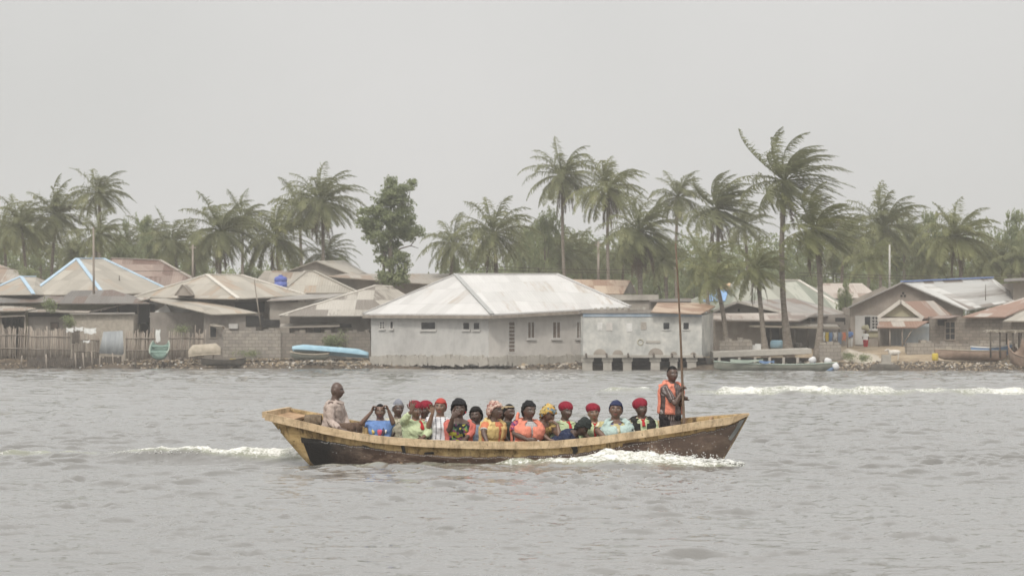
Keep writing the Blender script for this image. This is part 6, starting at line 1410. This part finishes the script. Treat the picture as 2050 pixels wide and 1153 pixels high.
# ------------------------------------------------------------------ things along the far shore
m_mottled('paint_green', (.14, .21, .18), (.21, .29, .25), 3, bump=.3); m_mottled('paint_greenpale', (.28, .34, .29), (.38, .43, .37), 3, bump=.3)
m_mottled('boat_blue', (.24, .40, .50), (.36, .52, .60), 2, bump=.3); m_mottled('boat_bluedark', (.12, .2, .36), (.2, .3, .46), 2, bump=.3)
m_mottled('canoe_tan', (.30, .26, .20), (.44, .385, .31), 2.5, bump=.5); m_mottled('canoe_dark', (.05, .045, .038), (.11, .098, .082), 3, bump=.5); m_mottled('canoe_brown', (.17, .12, .09), (.30, .22, .17), 2.5, bump=.5)
m_mottled('canoe_greygreen', (.13, .14, .115), (.21, .21, .175), 1.6, bump=.4); m_mottled('motor_white', (.55, .55, .55), (.7, .7, .7), 3, rough=.4, bump=0); m_mottled('motor_blue', (.10, .16, .26), (.16, .22, .34), 3, rough=.4, bump=0)
m_mottled('jerrycan_yellow', (.5, .38, .06), (.6, .46, .1), 3, bump=0); m_mottled('goat_white', (.52, .48, .43), (.66, .62, .56), 8, bump=.5)
m_mottled('rubble_pale', (.34, .30, .25), (.50, .455, .39), 3); m_mottled('rubble_tan', (.26, .20, .14), (.38, .31, .22), 3); m_mottled('rubble_dark', (.06, .05, .042), (.13, .11, .09), 3); m_mottled('litter_white', (.62, .62, .6), (.78, .78, .76), 3)
m_mottled('sand_pale', (.36, .32, .26), (.47, .42, .35), 1.5, bump=.5)
t = NT('palings', .9, .15); v = t.coord('Object'); vs = t.coord('Object', (7, 7, .25))
t.color(t.ramp(t.noise(vs, 1.2, 4, .7), [(.3, (.17, .14, .115)), (.5, (.32, .27, .225)), (.7, (.47, .41, .345))])); t.bump(t.noise(vs, 4, 3), .5, .03)
def fence(label, u0, u1, v0, v1, Y, step=.085, lean=0.0, jag=.12, rails=(.3, .75), gap=0.0):
    o = empty('stick_fence', P((u0+u1)/2, v1, Y)); tag(o, label, 'fence', 'stick fences along the left shore'); rg = random.Random(int(u0)); m = MB()
    x = PX(u0, Y); x1 = PX(u1, Y); z0 = PZ(v1, Y); z1 = PZ(v0, Y)
    while x < x1:
        if rg.random() > gap:
            r = rg.uniform(.032, .058); l = rg.gauss(lean, .05); h = rg.uniform(-jag, jag)*(1 if rg.random() < .85 else 2.6); zb = z0+rg.uniform(-.2, .1)
            m.tube([(x, Y+rg.uniform(-.05, .05), zb), (x+l*.5+rg.uniform(-.02, .02), Y, (zb+z1)/2), (x+l, Y+rg.uniform(-.06, .06), z1+h)], [r, r*.95, r*.7], 5)
        x += step*rg.uniform(.7, 1.3)
    m.build('palings', 'palings', o)
    for f in rails: MB().tube([(PX(u0, Y), Y-.07, lerp(z0, z1, f)), (PX((u0+u1)/2, Y), Y-.08, lerp(z0, z1, f)+.03), (x1, Y-.07, lerp(z0, z1, f)-.02)], .035, 5).build('rail', 'timber_grey', o)
    return o
fence('long weathered stick fence at the left edge of the photo, rising from the mud', -25, 62, 656, 716, 190.9, lean=.05)
fence('dense stick fence with uneven tops just left of the hanging white rags', 62, 141, 660, 716, 190.7, lean=-.04)
fence('gappy grey stick fence between the white rags and the leaning metal sheet', 146, 200, 668, 720, 191.0, gap=.25, jag=.2)
fence('brown stick fence between the leaning metal sheet and the green boat', 252, 312, 664, 718, 190.4, lean=.04)
fence('tall pale stick fence behind the green boat and the upturned canoe', 338, 408, 664, 716, 190.8, lean=.12, jag=.18)
o = empty('planking', P(140, 728, 189.6)); tag(o, 'dark timber bulkhead under the stick fences at the waterline', 'planking')
m = MB(); rg = random.Random(2)
for i in range(44): u = 56+i*4.3; m.box((PX(u, 189.9), 189.9, .42), (.12, .1, rg.uniform(.5, .85)), 0)
m.build('planks', 'timber_dark', o)  # plank row in one dark colour fills the band below the fences
for u in (44, 92, 146, 150, 166, 183, 200, 225, 247): MB().tube([P(u, rg.uniform(700, 712), 189.4), P(u+rg.uniform(-3, 3), 738, 189.4)], .055, 6).build('post', 'timber_grey', o)
# mooring posts in the water
for u, v0, lb in ((146, 690, 'thin wooden stake standing in the water below the white rags'), (271, 702, 'short dark stake standing in the water left of the green boat')):
    q = MB().tube([P(u, v0, 188.6), P(u+.5, (v0+740)/2, 188.6), P(u, 748, 188.6)], [.05, .065, .07], 7).build('stake', 'timber_dark'); tag(q, lb, 'stake')
# leaning corrugated sheet
def corr(label, pts, mat, name='metal_sheet'):
    A, B, C, D = [P(*p_) for p_ in pts]; N = 36; V = []; V2 = []
    for i in range(N+1):
        s = i/N; w_ = .018*math.sin(i*2.4); V.append(A.lerp(B, s)+Vector((0, w_, 0))); V2.append(D.lerp(C, s)+Vector((0, w_, 0)))
    q = [x+Vector((0, .02, 0)) for x in V]; q2 = [x+Vector((0, .02, 0)) for x in V2]; n = N+1
    m = MB().add(V+V2+q+q2, [(i, i+1, n+i+1, n+i) for i in range(N)]+[(2*n+i+1, 2*n+i, 3*n+i, 3*n+i+1) for i in range(N)]+[(i, 2*n+i, 2*n+i+1, i+1) for i in range(N)]+[(n+i+1, 3*n+i+1, 3*n+i, n+i) for i in range(N)])
    o = m.build(name, mat); tag(o, label, 'metal sheet'); return o
corr('blue grey corrugated metal sheet leaning on the stick fence', [(207, 664, 190.3), (246, 662, 190.3), (248, 711, 189.7), (198, 707, 189.7)], 'sheet_bluegrey')
def rag(label, u, v, w_, h_, Y, mat, name='hanging_cloth', cat='cloth', group=None):
    N = 8; V = []; rg = random.Random(int(u*7+v))
    x0, x1, z1, z0 = PX(u-w_/2, Y), PX(u+w_/2, Y), PZ(v-h_/2, Y), PZ(v+h_/2, Y); a_ = rg.uniform(0, 6)
    for i in range(N+1):
        for j in range(N+1):
            s, t_ = i/N, j/N; V.append((lerp(x0, x1, s)*(1)+.02*math.sin(9*t_+a_), Y+.05*math.sin(s*14+a_)*(.3+t_), lerp(z1, z0, t_)-.06*math.sin(math.pi*s)*(1-t_)+.05*math.sin(s*8+a_)*t_))
    fs = [(i*(N+1)+j, (i+1)*(N+1)+j, (i+1)*(N+1)+j+1, i*(N+1)+j+1) for i in range(N) for j in range(N)]; n = len(V)
    m = MB().add(V, fs); m.add([(x, y+.02, z) for x, y, z in V], [tuple(reversed(f)) for f in fs]); o = m.build(name, mat); tag(o, label, cat, group); return o
for i, (u, v, w_, h_, mt, lb) in enumerate(((140, 660, 14, 9, 'litter_white', 'small white rag over the end of the dense stick fence'), (158, 658, 16, 8, 'litter_white', 'white rag drying on the fence, second from the left'), (180, 662, 24, 12, 'litter_white', 'largest white rag, hanging right of the dark bundle on the fence'),
      (152, 674, 16, 26, 'timber_dark', 'dark brown cloth hanging below the white rags'), (316, 672, 9, 26, 'litter_white', 'narrow white cloth hanging on the fence above the green boat'), (173, 683, 14, 5, 'litter_white', 'white strip of cloth under the largest white rag'))): rag(lb, u, v, w_, h_, 190.2, mt)
# ---- boats
def dinghy(label, loc, L, B, D, M, hull, rim, inner, name='rowing_boat', cat='boat', n_th=2, sharp=(.05, .35), sheer=.18, group=None):
    """boat along local x, M rotates it; sharp = relative width at the two ends"""
    loc = Vector(loc); o = empty(name, loc); tag(o, label, cat, group); NSx = 22; rings = []; ti = []
    def st(s):
        w_ = B/2*(lerp(sharp[0], 1, min(1, s/.35)**.7) if s < .35 else lerp(1, sharp[1], max(0, (s-.6)/.4)**1.6)); z = D*.5+sheer*(2*s-1)**2; kz = -D*.5+D*.45*max(0, abs(2*s-1)-.72)/.28
        return w_, z, kz
    for i in range(NSx+1):
        s = i/NSx; w_, z, kz = st(s); r = []
        for k in range(13):
            a = math.pi*k/12; r.append(Vector(((s-.5)*L, math.cos(a)*w_*(1-.12*math.sin(a)), z-(z-kz)*math.sin(a)**.7)))
        inn = [Vector((p_.x, p_.y*.93, p_.z+.035)) for p_ in reversed(r)]; rings.append([loc+M@p_ for p_ in r+inn]); ti.append((r[0], r[-1]))
    MB().loft(rings, closed=True).build('hull', hull, o)
    m = MB()
    for sd_ in (0, 1):
        m2 = MB().tube([loc+M@(t_[sd_]+Vector((0, 0, .03))) for t_ in ti], .045, 6); m2.build('gunwale', rim, o)
    for k in range(n_th):
        s = lerp(.3, .75, k/max(1, n_th-1)); w_, z, kz = st(s); V = [loc+M@Vector(((s-.5)*L+dx, dy*w_*.9, z-.12+dz)) for dz in (-.02, .02) for dx, dy in ((-.1, -1), (.1, -1), (.1, 1), (-.1, 1))]
        MB().add(V, [(3, 2, 1, 0), (4, 5, 6, 7), (0, 1, 5, 4), (1, 2, 6, 5), (2, 3, 7, 6), (3, 0, 4, 7)], 0, False).build('thwart', inner, o)
    return o
E3 = lambda x, y, z: (Matrix.Rotation(R(z), 3, 'Z')@Matrix.Rotation(R(y), 3, 'Y')@Matrix.Rotation(R(x), 3, 'X'))
dinghy('small green boat with pale rim on the mud, seen end on', P(320, 704, 189.2), 1.6, 1.3, .62, E3(0, -32, 90), 'paint_green', 'paint_greenpale', 'paint_green', sharp=(.85, .8), sheer=.03)
dinghy('tan dugout canoe lying upside down on trestles in front of the pale stick fence', P(410, 699, 188.9), 2.2, 1.1, .7, E3(180, -4, 0), 'canoe_tan', 'canoe_tan', 'canoe_tan', 'upturned_canoe', 'canoe', 0, (.7, .6), .05)
o = empty('trestle', P(405, 712, 188.9)); tag(o, 'rough wooden trestle holding up the tan upside down canoe', 'trestle')
for u in (382, 428): MB().tube([P(u, 704, 188.9), P(u-3, 726, 188.9)], .05, 6).build('leg', 'timber_grey', o)
MB().tube([P(380, 707, 188.9), P(432, 709, 188.9)], .05, 6).build('beam', 'timber_grey', o)
dinghy('dark low dugout canoe lying at the waterline below the upturned tan canoe', P(447, 727, 187.2), 3.0, .8, .36, E3(0, 0, 2), 'canoe_dark', 'canoe_dark', 'canoe_dark', 'dugout_canoe', 'canoe', 2, (.1, .15), .14)
MB().box(P(467, 722, 187.3), (.42, .35, .28)).build('bright_bundle', 'jerrycan_yellow').name = 'bundle'
tag(bpy.data.objects['bundle'], 'small orange yellow bundle lying in the dark dugout canoe', 'bundle')
dinghy('light blue boat tipped on its side by the corner of the white roofed house', P(662, 700, 187.0), 5.1, 1.05, .40, E3(166, 4.5, 0), 'boat_blue', 'boat_blue', 'boat_blue', sharp=(.8, .6), n_th=1, sheer=.02)
dinghy('greenish hull fragment lying under the light blue boat', P(620, 714, 186.6), 2.6, .8, .4, E3(10, 2, 3), 'canoe_greygreen', 'canoe_tan', 'canoe_tan', 'dugout_canoe', 'canoe', 1, (.2, .3), .06)
lb_ = dinghy('long grey green motor canoe with two outboard motors moored by the jetty', P(1552, 739, 172.6), 7.6, 1.15, .42, E3(-6, .8, 0), 'canoe_greygreen', 'paint_greenpale', 'canoe_greygreen', 'motor_canoe', 'boat', 5, (.05, .75), .20)
def outboard(x_u, v, Y, cm, tilt, par):
    c = P(x_u, v, Y); o = MB(); Mx = Matrix.Rotation(R(tilt), 3, 'Y')
    o.loft([[c+Mx@Vector((math.cos(k*.628)*rx, math.sin(k*.628)*ry, z)) for k in range(10)] for z, rx, ry in ((-.14, .14, .11), (-.1, .2, .15), (.05, .24, .17), (.17, .22, .15), (.23, .12, .09))]); q = o.build('outboard_motor', cm, par)
    MB().loft([[c+Mx@Vector((math.cos(k*.785)*rx+.02, math.sin(k*.785)*ry, z)) for k in range(8)] for z, rx, ry in ((-.95, .05, .04), (-.9, .12, .05), (-.7, .08, .05), (-.14, .1, .08))]).build('drive_leg', 'motor_blue', q)
outboard(1627, 722, 172.4, 'motor_white', -25, lb_); outboard(1657, 724, 172.5, 'motor_white', 22, lb_); outboard(1672, 734, 172.2, 'motor_white', 62, lb_)
rag('green tarpaulin strip thrown over the middle of the long motor canoe', 1495, 722, 66, 7, 172.0, 'paint_greenpale', 'boat_cover', 'tarpaulin'); rag('blue cloth lying along the side of the long motor canoe', 1535, 724, 30, 6, 171.95, 'boat_bluedark', 'boat_cover', 'tarpaulin')
dinghy('long reddish brown dugout canoe drawn up before the block wall at the right', P(1943, 714, 177.5), 4.6, 1.0, .5, E3(-14, 1.5, 3), 'canoe_brown', 'canoe_tan', 'canoe_tan', 'dugout_canoe', 'canoe', 2, (.05, .2), .16)
dinghy('white boat with a blue stripe stranded behind the brown dugout near the thatched shelter', P(1985, 706, 179.5), 2.6, .9, .5, E3(-8, -3, 0), 'boat_bluedark', 'litter_white', 'litter_white', sharp=(.1, .6), n_th=1)
dinghy('large brown hull standing by the water, cut by the right edge of the photo', P(2046, 722, 174.8), 3.2, 1.5, 1.2, E3(0, -20, 100), 'canoe_brown', 'canoe_brown', 'canoe_brown', sharp=(.4, .6), n_th=0)
dinghy('black low boat lying at the water edge before the porch', P(1772, 736, 173.4), 1.9, .8, .45, E3(170, 0, 0), 'canoe_dark', 'canoe_dark', 'canoe_dark', sharp=(.4, .4), n_th=0)
m = MB().box(P(1774, 722, 174.6), (.55, .5, .75)).box(P(1774, 730, 174.6), (.8, .7, .25)); o = m.build('mooring_block', 'concrete'); tag(o, 'grey concrete mooring block standing behind the black low boat', 'mooring block')
# ---- jetty
o = empty('jetty', P(1525, 720, 176.5)); tag(o, 'low concrete jetty on short posts behind the long motor canoe', 'jetty'); Yj = 175.6
A = P(1428, 705, Yj); B = P(1625, 698, Yj)
MB().add([A, B, B+Vector((0, 3, .06)), A+Vector((0, 3, .06)), A-Vector((0, 0, .34)), B-Vector((0, 0, .30)), B+Vector((0, 3, -.34)), A+Vector((0, 3, -.42))], [(0, 1, 2, 3), (7, 6, 5, 4), (0, 4, 5, 1), (1, 5, 6, 2), (2, 6, 7, 3), (3, 7, 4, 0)], 0, False).build('deck', 'concrete', o)
for u in (1440, 1480, 1512, 1541, 1569, 1597): MB().bb((PX(u-2.5, Yj), Yj+.02, -.5), (PX(u+2.5, Yj), Yj+.3, PZ(715, Yj))).build('post', 'concrete', o)
MB().bb((PX(1430, 178.4), 178.3, -.2), (PX(1625, 178.4), 178.5, PZ(716, 178.4))).build('back_wall', 'rubble_dark', o)
# ---- walls
def wall(label, u0, u1, vt, vb, Y, mat, jag=0, name='block_wall', th=.3, crumble=True):
    o = empty(name, P((u0+u1)/2, vb, Y)); tag(o, label, 'wall'); x0, x1 = PX(u0, Y), PX(u1, Y); zt, zb = PZ(vt, Y), PZ(vb, Y)-.3
    MB().bb((x0, Y, zb), (x1, Y+th, zt)).build('masonry', mat, o)
    if crumble:
        rg = random.Random(int(u0)); x = x0+.05
        while x < x1-.3:
            w_ = rg.uniform(.3, .48)
            if rg.random() < .62: MB().bb((x, Y+.01, zt+.003), (x+w_-.03, Y+th-.02, zt+rg.uniform(.08, .22))).build('coping_block', mat, o)
            x += w_
    return o
wall('brown block yard wall left of the striped roofed house, behind the rubbish', 447, 562, 662, 708, 189.8, 'block_wall'); wall('darker stained yard wall with creepers behind the light blue boat', 562.5, 741, 666, 708, 189.9, 'block_brown')
wall('low sunlit block wall between the weathered building and the leaning palm', 1440, 1506, 682, 700, 180.5, 'block_wall'); wall('square block enclosure right of the jetty, at the foot of the tall shore palms', 1640, 1684, 690, 712, 178.6, 'block_wall', th=1.5)
wall('tall pale block wall stub at the right, beside the porch', 1816, 1870, 686, 716, 181.0, 'block_wall', th=1.0); wall('long pale block wall running to the right edge behind the canoes', 1871, 2080, 688, 714, 182.0, 'block_wall')
# ---- mound of sand with grass
def mound(label, u0, u1, v0, v1, Y, D, mat):
    x0, x1 = PX(u0, Y), PX(u1, Y); zt = PZ(v0, Y); V = []; N = 22
    for i in range(N+1):
        for j in range(N+1):
            s, t_ = i/N, j/N; x = lerp(x0, x1, s); y = Y+(t_-.5)*D; h = (math.sin(math.pi*t_)**.8)*min(1, s*6)*(1-s)**.9; g_ = gz(x, y); V.append((x, y, g_-.1+max(0, (zt-g_)*h)+.03*math.sin(i*2.1+j*1.3)))
    o = MB().add(V, [(i*(N+1)+j, (i+1)*(N+1)+j, (i+1)*(N+1)+j+1, i*(N+1)+j+1) for i in range(N) for j in range(N)]).build('sand_heap', mat); tag(o, label, 'sand heap'); return o
mound('pale sloping heap of sand between the block enclosure and the small porch', 1682, 1768, 690, 718, 180.0, 5, 'sand_pale')
# ---- thatched shelter with its dark figure
o = empty('thatched_shelter', P(2020, 715, 178)); tag(o, 'open thatched shelter on thin posts by the right edge', 'shelter')
m = MB(); rg = random.Random(6)
for i in range(260):
    x = rg.uniform(PX(1980, 178), PX(2075, 178)); y = rg.uniform(176.8, 180); z = PZ(664, 178)+.05*rg.random()+(y-176.8)*.03; a = rg.uniform(-.5, .5); m.beam((x, y, z), (x+math.sin(a)*.6, y-.5*math.cos(a), z-rg.uniform(-.02, .12)), .05, .03)
m.bb((PX(1984, 178), 176.9, PZ(665, 178)-.03), (PX(2075, 178), 180, PZ(665, 178)+.03)); m.build('thatch', 'thatch', o)
for u, dy in ((1983, 0), (2002, 0), (2028, .1), (2044, 0), (2015, 2.5), (2040, 2.5)): MB().tube([P(u, 666, 177+dy), P(u, 716, 177+dy)], .055, 6).build('post', 'timber_dark', o)
# ---- laundry
o = empty('washing_line', P(1668, 690, 184)); tag(o, 'washing line strung with clothes beside the gable house', 'washing line')
MB().tube([P(1643, 661, 184), P(1668, 664, 184), P(1697, 660, 184)], .02, 5).build('line', 'timber_dark', o)
for u in (1643, 1697): MB().tube([P(u, 656, 184), P(u, 696, 184)], .05, 6).build('post', 'timber_grey', o)
for u, h_, mt, lb in ((1648, 18, 'litter_white', 'white cloth at the left end of the washing line'), (1656, 20, 'jerrycan_yellow', 'yellow cloth on the washing line'), (1663, 22, 'boat_bluedark', 'blue cloth on the washing line'), (1672, 16, 'tarp_white', 'short grey white cloth in the middle of the washing line'), (1681, 24, 'cloth_bluegrey', 'long greyish lilac cloth on the washing line'), (1690, 17, 'cloth_orange', 'orange cloth at the right end of the washing line')):
    rag(lb, u, 664+h_/2, 6.5, h_, 183.95, mt, 'laundry', 'laundry', 'clothes on the washing line')
# ---- yard things
def pot(label, u, v, Y, r, h_, mat, name='barrel', cat='barrel'):
    c = P(u, v, Y); m = MB().loft([[c+Vector((math.cos(k*.5236)*r*f, math.sin(k*.5236)*r*f, z*h_)) for k in range(12)] for z, f in ((0, .8), (.12, .98), (.5, 1.04), (.86, .98), (1, .86), (1.04, .7))]); o = m.build(name, mat); tag(o, label, cat); return o
pot('blue plastic barrel in front of the open veranda', 1555, 697, 182, .42, .5, 'boat_blue'); pot('black cooking pot on the ground right of the blue barrel', 1574, 697, 182, .2, .4, 'canoe_dark', 'cooking_pot', 'pot')
pot('black bucket standing in the veranda near the tall shore palm', 1600, 697, 183, .2, .35, 'canoe_dark', 'bucket', 'bucket'); pot('yellow jerrycan left of the brown dugout canoe', 1872, 722, 176, .2, .45, 'jerrycan_yellow', 'jerrycan', 'jerrycan')
m = MB().box(P(1510, 695, 181), (.45, .4, .3), .3).box(P(1520, 694, 181), (.4, .4, .38), -.4); o = m.build('white_sack', 'litter_white'); tag(o, 'white sacks heaped on the bank left of the leaning porch palm', 'sack', kind=None)
o.name = 'sack_heap'
# goat
b = MB(); c = P(1791, 706, 177.5); cap_tube(b, [c+Vector((-.30, 0, .02)), c+Vector((-.05, 0, .0)), c+Vector((.22, 0, .03))], [.15, .19, .15], 12); cap_tube(b, [c+Vector((-.28, 0, .05)), c+Vector((-.42, -.05, .18)), c+Vector((-.50, -.08, .2))], [.10, .08, .06], 10)
cap_tube(b, [c+Vector((-.46, -.08, .2)), c+Vector((-.62, -.1, .12))], [.07, .04], 8)
for x, y in ((-.26, -.09), (-.24, .09), (.2, -.09), (.22, .09)): cap_tube(b, [c+Vector((x, y, -.05)), c+Vector((x+.03*(1 if x > 0 else -1), y, -.22)), c+Vector((x, y, -.44))], [.065, .04, .028], 8)
cap_tube(b, [c+Vector((.32, 0, .1)), c+Vector((.38, 0, .0))], [.03, .02], 6)
for s_ in (-1, 1): b.ell(c+Vector((-.45, -.08+s_*.08, .24)), (.02, .05, .025), 8, 6)
o = mesh_obj('goat', remesh(b, .02, 2), 'goat_white', base=tuple(c-Vector((0, 0, .47)))); tag(o, 'white goat standing in front of the small porch', 'goat')
# rubble and litter strewn along the waterline
rg = np.random.default_rng(21); m = MB()
def strew(u0, u1, n, d0, d1, s0=.05, s1=.2, pr=(.35, .3, .25, .1)):
    for _ in range(n):
        u = rg.uniform(u0, u1); Yb = 185
        for _k in range(3): Yb = float(shoreY(PX(u, Yb)))
        Y = Yb+rg.uniform(d0, d1); x = PX(u, Y); z = gz(x, Y); s_ = rg.uniform(s0, s1)*rg.uniform(.6, 1.2); mi = int(rg.choice(4, p=pr))
        if mi == 3: s_ *= .8
        k = rg.integers(4, 7); M_ = E3(rg.uniform(-40, 40), rg.uniform(-40, 40), rg.uniform(0, 360)); m.ell((x, Y, max(z, -.02)+s_*.25), (s_*rg.uniform(.7, 1.5), s_, s_*rg.uniform(.35, .8)), int(k), 4, mi, M_)
strew(0, 260, 300, -.4, 1.5, .03, .1, (.05, .3, .6, .05)); strew(250, 770, 1900, -.5, 5.5, .03, .13, (.16, .4, .38, .06)); strew(560, 745, 500, .5, 5, .06, .2, (.3, .4, .2, .1)); strew(740, 1170, 800, -.6, 3.5, .04, .16, (.2, .4, .38, .02)); strew(1660, 2080, 1500, -.6, 3.5, .03, .12, (.12, .32, .54, .02)); strew(1430, 1660, 120, 0, 5)
m.sm = [False]*len(m.f); o = m.build('shore_rubble', ['rubble_pale', 'rubble_tan', 'rubble_dark', 'litter_white']); tag(o, 'stones, shells and litter strewn along the far waterline', 'rubble', kind='stuff')
# bushes
def bush(label, u, v, wp, hp, Y, n=900, seed=0, size=.16):
    x, z = PX(u, Y), PZ(v, Y); rw, rh = wp/F*Y/2, hp/F*Y/2; rg = random.Random(seed)
    bl = [(rg.uniform(-.6, .6)*rw, rg.uniform(-.3, .3), rg.uniform(-.3, .6)*rh+rh, rw*.5, .4, rh*.5) for _ in range(5)]+[(0, 0, rh*.7, rw*.6, .5, rh*.7)]
    me_ = leaf_cloud(seed+200, bl, n, size); o = bpy.data.objects.new('bush', me_); COL.objects.link(o); o.location = (x, Y, z-rh); me_.name = 'bush'; tag(o, label, 'bush', 'bushes and weeds by the houses'); return o
bush('small vine climbing over the low eave above the left stick fence', 103, 612, 26, 40, 192.5, 700, 1); bush('round green bush between the plank hut and the woven mat wall', 138, 644, 22, 22, 191.8, 600, 2)
bush('dry weeds on top of the pale stick fence', 365, 658, 40, 18, 190.4, 500, 3, .12); bush('dark creeper covering the stained yard wall behind the blue boat', 672, 682, 60, 36, 189.5, 1300, 4)
bush('small green weed tuft at the foot of the sand heap, left of two', 1700, 713, 24, 10, 177.2, 500, 5, .12); bush('small green weed tuft at the foot of the sand heap, right of two', 1728, 716, 26, 8, 176.8, 500, 6, .12)
bush('low shrub behind the ridge of the dark hip roof at the left', 60, 548, 60, 30, 206, 900, 7); bush('weeds growing along the base of the brown yard wall', 500, 706, 80, 12, 189.2, 600, 8, .12)
# poles and wires
def pole(label, u, v0, v1, Y, r=.09, mat='timber_grey', lean=0, arm=True):
    o = empty('utility_pole', P(u, v1, Y)); tag(o, label, 'pole'); MB().tube([P(u, v1, Y), P(u+lean, v0, Y)], [r, r*.7], 8).build('shaft', mat, o)
    if arm: MB().beam(P(u+lean-7, v0+6, Y), P(u+lean+7, v0+6, Y), .08, .08).build('crossarm', mat, o)
pole('tall thin grey pole standing before the blue trimmed roof', 188, 455, 624, 196.5, .09, arm=False, lean=-1); pole('slim utility pole left of the stout palm above the tan rusty roof', 1198, 484, 600, 212, .12)
pole('thin whitish pole left of the blue ridged gable house', 1781, 490, 590, 212, .09, 'frame_pale', arm=False); pole('weathered pole among the trees above the hip roof with the gable vent', 386, 490, 600, 214, .1)
pole('short pole rising from the cream slope of the blue trimmed roof', 239, 552, 590, 202, .05, 'timber_dark', arm=False); pole('thin aerial mast on the right end of the striped roof', 1973, 570, 620, 198, .035, 'timber_dark', arm=False)
pole('thin leaning pole in front of the dark opening below the hip roof', 523, 560, 660, 191.6, .05, 'timber_grey', lean=-14, arm=False)
for k, (ua, va, ub, vb, lb) in enumerate(((1600, 546, 2100, 552, 'upper power line above the blue ridged roof'), (1600, 552, 2100, 557, 'lower power line above the blue ridged roof'), (940, 530, 1300, 540, 'upper power line crossing the palms above the white ridge'), (940, 537, 1300, 545, 'lower power line crossing the palms above the white ridge'), (-50, 535, 380, 542, 'power line behind the blue trimmed roof'))):
    q = [P(lerp(ua, ub, i/12), lerp(va, vb, i/12)+4*math.sin(math.pi*i/12), 211) for i in range(13)]; o = MB().tube(q, .022, 5).build('power_line', 'timber_dark'); tag(o, lb, 'power line')
# people on the bank
p = Person('person in white top and red skirt carrying a yellow bundle on the head', 1733, 664, 186, 160, 160, k=.95, stand=True, skin=DK, voxel=.011); p.shirt('litter_white', sleeve=.6); p.lower('cloth_red')
b = MB(); c = p.hf.p(0, 0, .24); rgb = random.Random(1)
for i in range(7): b.ell(c+Vector((rgb.uniform(-.13, .13), rgb.uniform(-.1, .1), rgb.uniform(-.1, .12))), (.16, .14, .12), 12, 8)
o = mesh_obj('head_load', remesh(b, .015, 2), 'thatch', base=tuple(c-Vector((0, 0, .15)))); tag(o, 'yellowish bundle balanced on the head of the person in the white top', 'bundle'); o.active_material = MATS['wall_yellow']
p = Person('person in dark clothes standing in the shade of the thatched shelter', 2030, 690, 178.5, 20, 20, k=.95, stand=True, skin=DK, voxel=.011); p.shirt('cloth_brown', sleeve=.8); p.lower('trousers_black', 'trousers')
p = Person('person in a blue top standing at the right end of the washing line', 1702, 660, 186.5, -40, -40, k=.95, stand=True, skin=MD, voxel=.011); p.shirt('cloth_blue', sleeve=.8); p.lower('litter_white', 'trousers')
